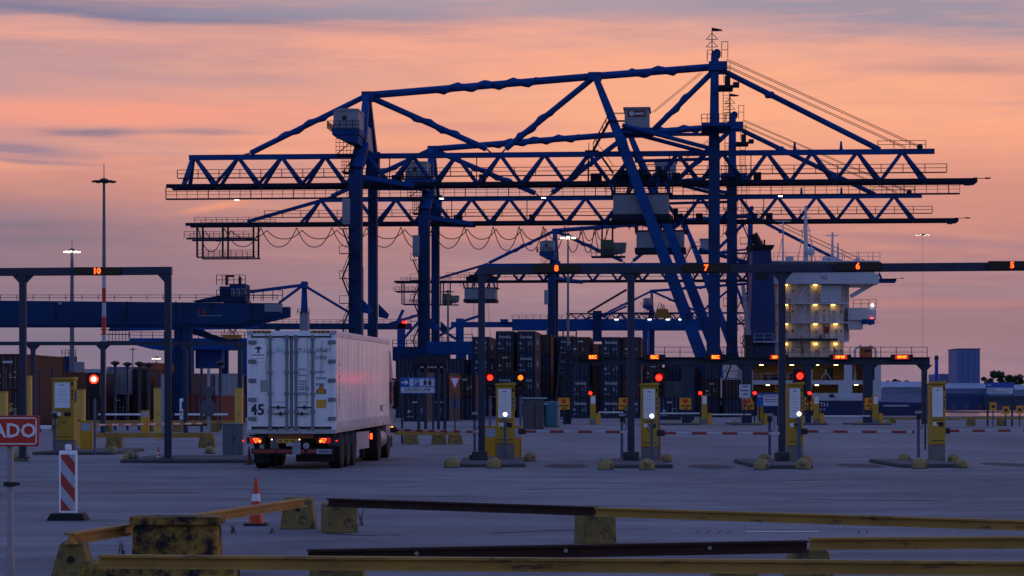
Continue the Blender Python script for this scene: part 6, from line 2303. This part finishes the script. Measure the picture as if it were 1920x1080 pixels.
mid_rail('yellow guard rail on broad blocks behind the small yellow box', 168, 400, 96, .62, (.2, .95))
mid_rail('short yellow guard rail beside the truck cab', 740, 862, 104, .62, (.25, .68, .93))
mid_rail('yellow guard rail behind the amber lane', 985, 1045, 190, .8, (.15, .85))
mid_rail('yellow guard rail near the water under the blue sign', 1802, 1990, 190, .75, (.1, .4, .7))
mid_rail('dark low guard rail right of the display gantry', 1650, 1800, 215, .55, (.15, .6))
mid_rail('yellow guard rail across the yard left of the portal post', 100, 300, 150, .75, (.1, .5, .9))
mid_rail('yellow guard rail farther back beside the truck', 320, 455, 150, .75, (.1, .6, .9))
for i, (px, d, h, w, lb) in enumerate(((1000, 165, 2.2, .75, 'grey booth with a pale flat roof behind the amber signal'), )):
    b = GD(px, d)
    R = thing('yard_booth', lb, 'booth', b)
    MB().box((-w, 0, 0), (w, 1.6, h)).build('booth_wall', M('booth_slate', (.05, .06, .075), .6), R)
    MB().box((-w - .1, -.1, h), (w + .25, 1.7, h + .1)).build('booth_roof', M('roof_pale_teal', (.24, .32, .34), .5), R)
    for x in (-w * .5, w * .1):
        MB().box((x, -.02, .1), (x + .5, -.002, h - .3)).build('booth_panel', M('booth_panel_brown', (.08, .06, .055), .6), R)
b = GD(1028, 180)
R = thing('teal_tank', 'teal cylindrical tank with a flat cover beside the ladder tower', 'tank', b)
MB().lathe([(.5, 0), (.62, .05), (.62, 1.9), (.55, 2.0), (.05, 2.05)], (.3, 0, 0), 18).build('tank_body', M('tank_teal', (.02, .09, .12), .5), R, True)
MB().box((-1.0, -.4, 0), (-.35, .4, 1.75)).build('pump_cabinet', M('tank_teal', (.02, .09, .12), .5), R)
MB().box((-1.1, -.5, 1.75), (1.0, .5, 1.85)).build('cover', M('roof_pale_teal', (.24, .32, .34), .5), R)
# dark overhead information panel on posts beside the blue sign
d = 150
b = GD(808, d)
X = lambda px: GD(px, d).x - b.x
Z = lambda py: P(0, py, d).z
R = thing('dark_overhead_panel', 'unlit dark overhead panel on thin posts above the blue parking sign', 'led sign', b)
MB().box((X(781), -.2, Z(682)), (X(837), .2, Z(667))).build('panel', M('panel_black', (.012, .012, .018), .6), R)
for px in (785, 798, 822, 834):
    MB().box((X(px) - .10, 0, 0), (X(px) + .10, .2, Z(682))).build('post', m_gate, R)
MB().box((X(783), 0, Z(690)), (X(836), .15, Z(687))).build('cross_rail', m_lgrey, R)
# white van seen past the post
d = 175
b = GD(372, d)
X = lambda px: GD(px, d).x - b.x
Z = lambda py: P(0, py, d).z
R = thing('white_van', 'white delivery van beyond the pale barrier arm', 'van', GD(358, 200))
MB().prism([(-1.0, 0, .4), (-1.0, 5.2, .4), (-1.0, 5.2, 1.1), (-1.0, 4.4, 1.3), (-1.0, 3.8, 2.2), (-1.0, 0, 2.3)], (2.0, 0, 0)).build('body', m_white, R, bevel=.08)
MB().box((-.8, -.02, 1.4), (.8, -.001, 2.0)).build('rear_window', M('dark_glass', (.01, .012, .016), .1), R)
for s in (-1, 1):
    for y in (1, 4.2):
        MB().lathe([(.15, -.1), (.34, -.1), (.34, .1), (.15, .1)], (s * .9, y, .34), 14, 'x').build('wheel', m_tyre, R)
    MB().box((s * .85 - .1, -.03, .8), (s * .85 + .1, -.001, 1.2)).build('tail_lamp', m_red, R)
# tall pale post beside the pale kiosk
for i, (px, y0, lb) in enumerate(((305, 702, 'tall pale post beside the pale kiosk at the portal'), (391, 690, 'pale hopper pole with round signs beside the truck'))):
    b = GD(px, 118)
    z = P(0, y0, 118).z
    R = thing('pale_post', lb, 'post', b)
    MB().box((-.07, 0, 0), (.07, .14, z)).build('post', M('post_pale', (.20, .23, .30), .5), R)
    if i:
        MB().lathe([(.001, 0), (.42, 0), (.42, .02), (.001, .02)], (0, -.05, P(0, 765, 118).z), 20, 'y').build('round_sign_back', M('sign_back_slate', (.06, .07, .09), .5), R)
        MB().prism([(-.38, -.02, P(0, 725, 118).z), (.38, -.02, P(0, 725, 118).z), (0, -.02, P(0, 752, 118).z)], (0, .02, 0)).build('triangle_sign_back', M('sign_back_slate', (.06, .07, .09), .5), R)
for i, px in enumerate((10, 75, 99, 298, 378)):
    b = GD(px, 150)
    R = MB().tube([(0, 0, 0), (0, 0, P(0, 688 + (i % 2) * 6, 150).z)], .09, 8).build('steel_pole', m_gate)
    R.location = b
    tag(R, 'plain slate steel pole in the left yard, %s from the edge' % ORD[i], 'pole', 'plain slate poles')
b = GD(129, 330)
R = thing('blue_control_tower', 'small blue control tower with railed roof beside the brown container row', 'tower', b)
z = P(0, 668, 330).z
MB().box((-.9, 0, 0), (.8, 2, z)).build('tower_body', m_rmg, R)
MB().box((.8, 0, z - 2.4), (1.9, 2, z - .8)).build('side_cabin', m_house, R)
mb = MB()
railing(mb, [(-1.0, -.05, z), (1.0, -.05, z)], .9, .5, .04)
mb.build('roof_railing', m_crane_rail, R)
# ------------------------------------------------------------------ moored ship seen from the stern
SD = 372.0
sb = GD(1388, SD, -3.0)
m_hull = M('hull_navy', (.008, .016, .07), .45, 0, .25, .15)
m_ship = M('ship_white', (.42, .43, .47), .5, 0, .12, .2, dirt=(.25, .18, .12), dirt_amt=.15)
m_shipd = M('ship_grey_deck', (.12, .125, .14), .6)
m_fun = M('funnel_blue', (.007, .026, .115), .5, 0, .2, .2)
m_wood = M('deck_interior_tan', (.30, .20, .10), .7)
R = thing('container_ship', 'moored ship with white lit superstructure, navy hull and dark blue funnel', 'ship', sb)


def X(px, dy=0.0):
    return (px - CX) / F * (SD + dy) - sb.x


def Z(py, dy=0.0):
    return CAMH + (HY - py) / F * (SD + dy) + 3.0


def bx(name, px0, px1, py0, py1, dy0, dy1, mat, parent=R, bevel=0):
    return MB().box((X(px0, dy0), dy0, Z(py1, dy0)), (X(px1, dy0), dy1, Z(py0, dy0))).build(name, mat, parent, bevel=bevel)


# hull: rounded transom, navy below, white bulwark above
hw0, hw1 = X(1389), X(1652)
prof = []
for t in range(0, 91, 15):
    a = math.radians(t)
    prof.append((hw1 - 3.0 + 3.0 * math.sin(a), 3.5 - 3.5 * math.cos(a)))
left = [(hw0 + hw1 - x, y) for x, y in reversed(prof)]
outl = left + prof


def hull_band(name, z0, z1, mat, grow0=0, grow1=0):
    v, f = [], []
    pts = outl + [(hw1, 118.0), ((hw0 + hw1) / 2, 140.0), (hw0, 118.0)]
    n = len(pts)
    cx = (hw0 + hw1) / 2
    for z, g_ in ((z0, grow0), (z1, grow1)):
        for x, y in pts:
            v.append((cx + (x - cx) * (1 + g_), y, z))
    for i in range(n):
        j = (i + 1) % n
        f.append((i, j, n + j, n + i))
    f += [tuple(range(n)), tuple(reversed(range(n, 2 * n)))]
    return MB().add(v, f).build(name, mat, R)


hull_band('lower_hull', -1.0, Z(751), m_hull, -.04, 0)
zb0 = Z(751)
# stern bulwark and two open mooring decks: plates around real openings
rows = [(737, 751, [(1389, 1652)]), (721, 737, [(1389, 1412), (1461, 1522), (1572, 1598), (1621, 1652)]), (713, 721, [(1389, 1652)]),
        (683, 713, [(1389, 1411), (1513, 1523), (1583, 1598), (1640, 1652)]), (678, 683, [(1389, 1652)])]
for y0, y1, spans in rows:
    for a, c in spans:
        bx('stern_plate', a, c, y0, y1, .6, 1.0, m_ship)
bx('mooring_deck', 1390, 1651, 737, 739, 1.0, 13, m_shipd)
bx('mooring_deck', 1390, 1651, 713, 715, 1.0, 13, m_shipd)
bx('mooring_bulkhead', 1392, 1650, 678, 751, 8.0, 8.4, m_wood)
bx('poop_deck', 1389, 1652, 675.5, 678, .6, 60, m_shipd)
hull_band('side_plating', zb0, zb0 + .5, m_ship, 0, 0)
for s, x in ((0, hw0), (1, hw1 - .25)):
    MB().box((x, 3.4, zb0), (x + .25, 100, Z(678))).build('side_plating', m_ship, R)
for px in (1412, 1440, 1470, 1490):
    bx('rail_stanchion', px, px + .6, 698, 713, .7, .8, m_lgrey)
mb = MB()
railing(mb, [(X(1411), .75, Z(713)), (X(1513), .75, Z(713))], 1.1, 1.3, .035)
mb.build('deck_railing', m_lgrey, R)
for px0, px1, py0, py1 in ((1434, 1462, 703, 713), (1553, 1562, 690, 713), (1484, 1500, 700, 713)):
    bx('mooring_winch', px0, px1, py0, py1, 3, 5, m_dark)
mb = MB()
a, c = (X(1540), .9, Z(712)), (X(1560), .9, Z(712))
mb.beam(a, (X(1550), .9, Z(697)), .18).beam(c, (X(1550), .9, Z(697)), .18).beam((X(1550), .9, Z(697)), (X(1550), .9, Z(692)), .25)
mb.build('fairlead_stand', m_lgrey, R)
for px, py in ((1428, 684.2), (1485, 684.2), (1532, 684.2), (1568, 684.2)):
    bx('deckhead_lamp', px - 3.5, px + 3.5, py - .5, py + .5, 3, 3.6, E('deckhead_lit', (1, .66, .28), 12))
for px, py in ((1440, 722.2), (1532, 722.2), (1606, 721.8)):
    bx('deckhead_lamp', px - 3, px + 3, py - .5, py + .5, 3, 3.6, E('deckhead_lit', (1, .66, .28), 12))
bx('locker', 1455, 1466, 721, 737, 2, 3, M('locker_yellow', (.45, .25, .03), .6))
lm = M('ship_lettering', (.45, .47, .52), .6)
text('TH', .95, lm, (X(1545), -.04, Z(759)), R, 'stern_name', xs=1.1, bold=.015)
text('A N   E X', .6, lm, (X(1533), -.04, Z(768)), R, 'port_name', xs=1.1)
mb = MB()
pts = [(X(1530), .5, Z(752)), (X(1545), .45, Z(750)), (X(1560), .4, Z(743))]
mb.tube(pts, .05, 5).tube([(X(1560), .4, Z(743)), (X(1590), .45, Z(749)), (X(1615), .5, Z(745))], .05, 5)
mb.build('mooring_line', m_rope, R)
MB().lathe([(.1, -.3), (.4, -.2), (.4, .2), (.1, .3)], (X(1560), .3, Z(743)), 10, 'y').build('fender', m_dark, R)

# accommodation block: decks with open galleries, doors, ladders and deck lights
fd = 12.0
bx('accommodation_wall', 1452, 1582, 514, 678, fd, fd + 12, m_ship)
bx('accommodation_side', 1582.3, 1592, 534, 640, fd + 2.5, fd + 11, m_ship)
bx('bridge_front', 1450, 1648, 513, 532.5, fd - 2.2, fd + 10, m_ship, bevel=.05)
bx('bridge_top_deck', 1446, 1650, 488.5, 491, fd - 2.4, fd + 10.5, m_ship)
bx('wheelhouse', 1456, 1640, 491, 513, fd - .5, fd + 9, m_ship)
for i in range(14):
    x = 1461 + i * 12.6
    bx('bridge_window', x, x + 9.5, 497, 508, fd - .56, fd - .505, M('bridge_glass', (.015, .02, .03), .12))
for y in (567.5, 603.5, 638):
    bx('deck_edge', 1450, 1592, y, y + 2.4, fd - 2.2, fd, m_ship)
bx('awning', 1478, 1570, 634.5, 638, fd - 3.2, fd - 2.22, m_dark)
for (x0, x1, y0, y1) in ((1524, 1538, 541, 566), (1524, 1538, 578, 603), (1524, 1538, 614, 637), (1557, 1570, 578, 603), (1562, 1574, 614, 637), (1470, 1481, 578, 603), (1470, 1481, 614, 637), (1524, 1538, 650, 676), (1560, 1574, 650, 676)):
    dr = bx('cabin_door', x0 + 3, x1 - 3, y0 + 2, y1, fd - .08, fd - .01, M('ship_door', (.34, .33, .32), .5))
    bx('door_port', (x0 + x1) / 2 - 1.2, (x0 + x1) / 2 + 1.2, y0 + 6, y0 + 8.5, fd - .12, fd - .085, m_dark, dr)
for (y0, y1) in ((567, 534), (603, 570), (638, 606)):
    mb = MB()
    for dz in (0, 1.0):
        mb.beam((X(1493, fd), fd - 1.4, Z(y0, fd) + dz), (X(1512, fd), fd - 1.4, Z(y1, fd) + dz), .12, .35 if dz == 0 else .1)
    mb.build('inclined_ladder', m_ship, R)
    MB().box((X(1489, fd), fd - 1.9, Z(y0, fd)), (X(1490.2, fd), fd - 1.7, Z(y1, fd))).build('gallery_post', m_ship, R)
for y in (567, 603, 637):
    mb = MB()
    railing(mb, [(X(1452, fd), fd - 2.15, Z(y, fd)), (X(1590, fd), fd - 2.15, Z(y, fd))], 1.0, 1.6, .025)
    mb.build('gallery_railing', m_lgrey, R)
bx('white_panel', 1539, 1578, 535, 567, fd - 1.2, fd - .02, m_ship)
bx('red_board', 1545, 1554, 613, 626, fd - .1, fd - .01, M('board_dull_red', (.20, .02, .02), .6))
bx('vent_box', 1537, 1541, 628, 634, fd - .5, fd - .01, m_dark)
for px, py in ((1474, 534.6), (1529, 534.6), (1474, 571.6), (1529, 571.6), (1562.5, 571.6), (1474, 608), (1529, 608), (1567, 608), (1474, 645), (1529.5, 645), (1567, 645), (1432, 644)):
    bx('deck_light', px - 3.0, px + 3.0, py - .7, py + .7, fd - .75, fd - .3, e_deck)
for y in (546, 584, 620, 656):
    for px in (1463, 1486, 1507, 1545, 1577):
        if y == 546 and px > 1538 or (y == 620 and px in (1549, 1543)):
            continue
        MB().lathe([(.001, -.05), (.15, -.05), (.2, 0), (.001, 0)], (X(px, fd), fd - .02, Z(y + (px % 3) - 1, fd)), 10, 'y').build('porthole', M('porthole_grey', (.10, .105, .12), .4), R)
for px in (1456, 1519.5, 1556.5, 1580):
    MB().tube([(X(px, fd), fd - .2, Z(678, fd)), (X(px, fd), fd - .2, Z(535, fd))], .10, 6).build('vent_pipe', m_ship, R)
for px, y0, y1 in ((1481, 560, 603), (1545, 590, 636), (1503, 625, 668), (1572, 545, 566)):
    MB().box((X(px, fd) - .12, fd - .014, Z(y1, fd)), (X(px, fd) + .12, fd - .006, Z(y0, fd))).build('rust_run', M('rust_run', (.20, .12, .07), .8, 0, .4, 2), R)
bx('boat_deck_house', 1420, 1460, 642, 678, fd - 1, fd + 6, m_ship)
bx('flag_locker', 1533, 1541, 505, 511, fd - 2.28, fd - 2.21, m_dark)
text('1O', 1.0, M('print_dark_blue', (.035, .045, .08), .6), (X(1541, fd), fd - 2.25, Z(522, fd)), R, 'deck_number')
# bridge wing supports and starboard platforms
MB().beam((X(1595, fd), fd, Z(556, fd)), (X(1636, fd), fd, Z(532, fd)), .5, .7).build('wing_support', m_ship, R)
bx('side_platform', 1590, 1643, 577, 600, fd, fd + 4, m_ship, bevel=.05)
bx('side_platform', 1590, 1618, 600, 617, fd + .5, fd + 4, m_ship)
mb = MB()
railing(mb, [(X(1600, fd), fd, Z(577, fd)), (X(1643, fd), fd, Z(577, fd))], 1.35, 1.0, .04)
mb.build('platform_railing', m_crane_rail, R)
bx('hose_davit', 1616, 1640, 598.5, 608, fd, fd + 1, m_crane)
bx('wing_boom', 1648, 1679, 526.5, 530.5, fd, fd + .6, m_crane)
MB().beam((X(1648, fd), fd, Z(512, fd)), (X(1654, fd), fd, Z(527, fd)), .35).build('boom_brace', m_crane, R)
bx('platform_lamp', 1634, 1638, 570, 574, fd - .3, fd - .05, E('lamp_cool_white', (.9, .93, 1), 9))
bx('port_light', 1633, 1637, 596, 597.5, fd - .3, fd - .05, E('port_light_red', (1, .06, .05), 6))
# top deck masts
for px, y0, w, nm in ((1472, 411, .32, 'signal_mast'), (1515, 383, .75, 'main_mast'), (1565.5, 433, .5, 'radar_mast'), (1576, 453, .4, 'aerial_mast'), (1584, 464, .18, 'aerial'), (1615, 469, .2, 'aerial'), (1642, 469, .16, 'aerial'), (1526, 450, .3, 'aerial_mast')):
    MB().beam((X(px, fd), fd + 3, Z(490, fd)), (X(px, fd), fd + 3, Z(y0, fd)), w, w, w2=w * .5, h2=w * .5).build(nm, m_ship, R)
for px, py, hw_ in ((1472, 412, 3.0), (1565, 439, 2.3), (1515, 430, 1.6), (1515, 450, 2.0), (1515, 405, 1.2)):
    MB().beam((X(px, fd) - hw_ * .3 - .4, fd + 3, Z(py, fd)), (X(px, fd) + hw_ * .3 + .4, fd + 3, Z(py, fd)), .14).build('yard', m_ship, R)
mb = MB()
mb.tube([(X(1515, fd), fd + 3, Z(400, fd)), (X(1500, fd), fd + 3, Z(489, fd))], .05, 5).tube([(X(1515, fd), fd + 3, Z(400, fd)), (X(1534, fd), fd + 3, Z(489, fd))], .05, 5).tube([(X(1472, fd), fd + 3, Z(440, fd)), (X(1460, fd), fd + 3, Z(489, fd))], .05, 5)
mb.build('mast_stay', m_rope, R)
mb = MB()
railing(mb, [(X(1448, fd), fd - 2.2, Z(489, fd)), (X(1646, fd), fd - 2.2, Z(489, fd))], 1.2, 1.8, .035)
mb.build('top_railing', m_lgrey, R)
for px0, px1, py0 in ((1476, 1488, 481), (1545, 1552, 481), (1555, 1568, 482), (1606, 1612, 484)):
    bx('deck_box', px0, px1, py0, 488.5, fd, fd + 2, m_ship)
MB().lathe([(.05, 0), (.6, .2), (.75, .7), (.55, 1.2), (.05, 1.4)], (X(1523, fd), fd + 2, Z(478, fd)), 12).build('satellite_dome', m_ship, R, True)
# funnel
fy = 6.0
MB().prism([(X(1403, fy), fy, Z(678, fy)), (X(1454, fy), fy, Z(678, fy)), (X(1453, fy), fy, Z(560, fy)), (X(1446, fy), fy, Z(468, fy)), (X(1411, fy), fy, Z(468, fy)), (X(1409, fy), fy, Z(560, fy))], (0, 6, 0)).build('funnel', m_fun, R, bevel=.15)
MB().prism([(X(1409, fy), fy - .3, Z(468, fy)), (X(1448, fy), fy - .3, Z(468, fy)), (X(1452, fy), fy - .6, Z(459.5, fy)), (X(1405, fy), fy - .6, Z(459.5, fy))], (0, 6.8, 0)).build('funnel_cap', m_dark, R)
MB().tube([(X(1428, fy), fy + 2.5, Z(462, fy)), (X(1415, fy), fy + 2.5, Z(437, fy))], .75, 12).build('exhaust_pipe', m_black, R, True)
for px, y0 in ((1437, 447), (1432, 449)):
    MB().tube([(X(px, fy), fy + 3, Z(462, fy)), (X(px, fy), fy + 3, Z(y0, fy))], .16, 8).build('small_exhaust', m_black, R)
bx('funnel_grille', 1418, 1440, 508, 524, fy - .06, fy - .005, m_dark)
mb = MB()
railing(mb, [(X(1412, fy), fy - 1.5, Z(640, fy)), (X(1448, fy), fy - 1.5, Z(640, fy))], 1.2, 1.4, .05)
mb.build('funnel_railing', m_lgrey, R)
bx('casing_deck', 1406, 1462, 640, 642, fy - 2, fy, m_ship)
# provision crane
MB().beam((X(1405, 3), 3, Z(640, 3)), (X(1393, 3), 3, Z(535, 3)), .8, .8, w2=.55, h2=.55).build('provision_crane_jib', M('crane_jib_grey', (.22, .22, .25), .5), R)
bx('provision_crane_base', 1398, 1412, 628, 678, 2.5, 5, m_dark)
MB().tube([(X(1393, 3), 3, Z(535, 3)), (X(1393, 3), 3, Z(560, 3))], .06, 5).build('provision_crane_fall', m_rope, R)
# lifeboat in its davits: carried by the ship, lifts away on its own
lb = thing('lifeboat', 'orange enclosed lifeboat hanging in davits beside the superstructure', 'lifeboat', (sb.x + X(1623, 5), SD + 5, Z(700, 5) - 3.0))
sc_ = (SD + 5) / F
MB().lathe([(.1, -3.2), (.8, -2.9), (1.45, -1.6), (1.5, 1.2), (1.0, 2.8), (.1, 3.3)], (0, 0, 1.5), 18, 'y').build('boat_hull', M('lifeboat_orange', (.42, .075, .02), .5), lb, True)
MB().box((-.9, -1.8, 2.5), (.9, 1.2, 4.4)).build('canopy', M('lifeboat_orange', (.42, .075, .02), .5), lb, bevel=.35)
MB().box((-.5, -1.85, 3.4), (.5, -1.81, 3.9)).build('canopy_window', m_dark, lb)
for px in (1603, 1642):
    MB().beam((X(px, 4), 4, Z(713, 4)), (X(px, 4), 4, Z(655, 4)), .35, .4).build('davit', m_ship, R)
    MB().beam((X(px, 4), 4, Z(655, 4)), (X(1623 + (px - 1623) * .4, 4), 4, Z(648, 4)), .3, .35).build('davit_arm', m_ship, R)

# ------------------------------------------------------------------ far shore
d = 640
b = GD(1690, d, -3)
R = thing('distant_ship', 'dark blue distant ship with pale upper works beyond the water', 'ship', b)
k = d / F
MB().prism([(-8, 0, 0), (7, 0, 0), (8.5, 0, 5.0), (-8.5, 0, 5.4)], (0, 60, 0)).build('hull', m_hull, R)
MB().box((-8.2, 6, 5.2), (7.8, 40, 7.6)).build('upper_deck', M('far_pale_blue', (.16, .2, .3), .6), R)
MB().box((-5, -.03, 4.1), (2, 0, 4.5)).build('hull_stripe', M('far_stripe', (.35, .38, .45), .6), R)
m_farb = M('far_blue_cladding', (.075, .11, .25), .6, 0, .1, .02)
d = 1500
b = GD(1816, d, -2.2)
k = d / F
R = thing('blue_tower_block', 'plain pale blue tower block on the far shore', 'building', b)
w = 21.5 * k
h = (HY - 655) * k + CAMH + 2.2
MB().box((-w, 0, 0), (w, 30, h)).build('wall', m_farb, R)
MB().box((-w - .3, -.3, h), (w + .3, 30.3, h + .6)).build('roof_edge', M('far_dark_edge', (.03, .04, .08), .6), R)
for i in range(1, 4):
    MB().box((-w + 2 * w * i / 4 - .1, -.12, 0), (-w + 2 * w * i / 4 + .1, -.02, h)).build('facade_joint', M('far_joint', (.045, .07, .19), .6), R)
b = GD(1756, 1450, -2.2)
R = thing('blue_chimney', 'slim deep blue chimney on the far shore', 'chimney', b)
hh = (HY - 672) * 1450 / F + 4
MB().tube([(0, 0, 0), (0, 0, hh)], [1.4, 1.1], 10).build('shaft', M('chimney_blue', (.012, .03, .3), .5), R, True)
MB().lathe([(1.3, hh - .5), (1.5, hh), (1.2, hh + 1.5), (.3, hh + 2)], (0, 0, 0), 10).build('chimney_cap', m_dark, R)


def shed(label, x0, x1, y0, d, mat, roof=None, pitched=True, dep=40):
    b = GD((x0 + x1) / 2, d, -2.2 if d > 1000 else 0)
    R = thing('warehouse', label, 'warehouse', b, 0, 'distant warehouses')
    w = (x1 - x0) / 2 * d / F
    h = (HY - y0) * d / F + CAMH + (2.2 if d > 1000 else 0)
    MB().box((-w, 0, 0), (w, dep, h * .8)).build('wall', mat, R)
    rf = roof or M('far_roof', (.26, .28, .34), .6)
    if pitched:
        MB().prism([(-w - .3, -.3, h * .8), (w + .3, -.3, h * .8), (w + .3, dep / 2, h), (-w - .3, dep / 2, h)], (0, 0, .4)).build('roof', rf, R)
    else:
        MB().box((-w - .3, -.3, h * .8), (w + .3, dep + .3, h)).build('roof', rf, R)
    for i in range(3):
        x = -w + 2 * w * (i + .5) / 3
        MB().box((x - w * .12, -.1, 0), (x + w * .12, -.02, h * .45)).build('loading_door', M('far_door', (.05, .06, .10), .6), R)
    return R


shed('low pale shed beyond the distant ship', 1655, 1740, 716, 1520, M('far_wall_pale', (.14, .17, .25), .7))
shed('long pale shed at the foot of the blue tower block', 1770, 1856, 719, 1470, M('far_wall_blue', (.10, .13, .24), .7))
shed('small blue block beside the deep blue chimney', 1762, 1788, 701, 1560, m_farb, m_farb, False)
shed('pale shed at the picture edge behind the harbour sign', 1860, 1990, 722, 1450, M('far_wall_pale', (.14, .17, .25), .7))
shed('dark blue shed beside the water under the blue tower', 1775, 1850, 738, 1350, M('far_wall_navy', (.02, .04, .12), .7), M('far_wall_navy', (.02, .04, .12), .7), False)
shed('dark shed behind the harbour sign', 1850, 1985, 742, 1340, M('far_wall_slate', (.03, .045, .08), .7), M('far_wall_slate', (.03, .045, .08), .7), False)
shed('pale long shed left of the sign ten post', 136, 205, 692, 640, M('far_wall_grey', (.16, .18, .24), .7), None, False)
shed('blue long shed behind the mushroom-headed poles', 203, 292, 688, 660, M('far_wall_blue2', (.02, .06, .17), .7), M('far_wall_blue2', (.02, .06, .17), .7), False)
shed('white shed seen between the post and the truck', 330, 470, 700, 680, M('far_wall_grey', (.16, .18, .24), .7), None, False)
shed('dim shed beside the outer left post', -80, 120, 715, 600, M('far_wall_slate', (.03, .045, .08), .7), None, False)
shed('dim long shed behind the truck cab', 690, 900, 712, 760, M('far_wall_slate', (.03, .045, .08), .7), None, False)
shed('dim shed between the stacks and crane legs', 1180, 1345, 722, 700, M('far_wall_slate', (.03, .045, .08), .7), None, False)


def tree(label, px, py, d, wpx, seed, group='trees on the far shore'):
    rg = random.Random(seed)
    b = GD(px, d, -2.2)
    k = d / F
    H = (HY - py) * k + CAMH + 2.2
    W = wpx * k / 2
    R = thing('tree', label, 'tree', b, 0, group)
    mb = MB().tube([(0, 0, 0), (.2, .1, H * .4), (.0, .2, H * .75)], [.55, .4, .12], 7)
    for i in range(5):
        a = rg.uniform(0, 6.28)
        mb.tube([(0, 0, H * (.3 + .08 * i)), (math.cos(a) * W * .6, math.sin(a) * W * .6, H * (.5 + .08 * i))], [.2, .06], 5)
    mb.build('trunk', M('bark', (.05, .04, .03), .9), R)
    cl = []
    for i in range(14):
        a, rr = rg.uniform(0, 6.28), rg.uniform(.1, .72)
        cl.append((math.cos(a) * W * rr, math.sin(a) * W * rr, H * rg.uniform(.42, .86), W * rg.uniform(.28, .48)))
    v, f = [], []
    for i in range(1500):
        cx, cy, cz, cr = rg.choice(cl)
        u, th = rg.uniform(-1, 1), rg.uniform(0, 6.28)
        q_ = cr * rg.uniform(.55, 1.05)
        s_ = math.sqrt(1 - u * u)
        p = Vector((cx + q_ * s_ * math.cos(th), cy + q_ * s_ * math.sin(th), cz + q_ * u * .8))
        e1 = Vector((rg.gauss(0, 1), rg.gauss(0, 1), rg.gauss(0, 1))).normalized() * rg.uniform(.5, 1.0)
        e2 = e1.cross(Vector((rg.gauss(0, 1), rg.gauss(0, 1), rg.gauss(0, 1)))).normalized() * rg.uniform(.4, .8)
        o = len(v)
        v += [p - e1, p - e2, p + e1, p + e2]
        f.append((o, o + 1, o + 2, o + 3))
    MB().add(v, f).build('crown', M('foliage_dark', (.035, .055, .03), .8, 0, .4, .4), R)


tree('tall dark tree right of the blue tower block', 1852, 693, 1620, 30, 1)
tree('broad dark tree, second beside the blue tower block', 1872, 690, 1640, 34, 2)
tree('dark tree third from the blue tower block', 1888, 696, 1630, 26, 3)
tree('dark tree near the picture edge', 1910, 695, 1640, 30, 4)
tree('dark tree cut by the picture edge', 1930, 700, 1650, 28, 5)
tree('low round tree right of the lifeboat', 1666, 708, 1640, 24, 6)
tree('tallest of the trees between lifeboat and gantry end', 1683, 702, 1650, 26, 7)
tree('sloping low tree beside the gantry end post', 1700, 709, 1660, 24, 8)
tree('small tree left of the blue tower block', 1742, 712, 1680, 26, 9)
for i, (px, py) in enumerate(((1600, 706), (1625, 710), (1716, 712), (1728, 714), (1790, 708), (1945, 702), (1960, 706))):
    tree('far low tree in the shore line, %s counted from the ship' % ORD[i], px, py, 1750, 26, 20 + i)
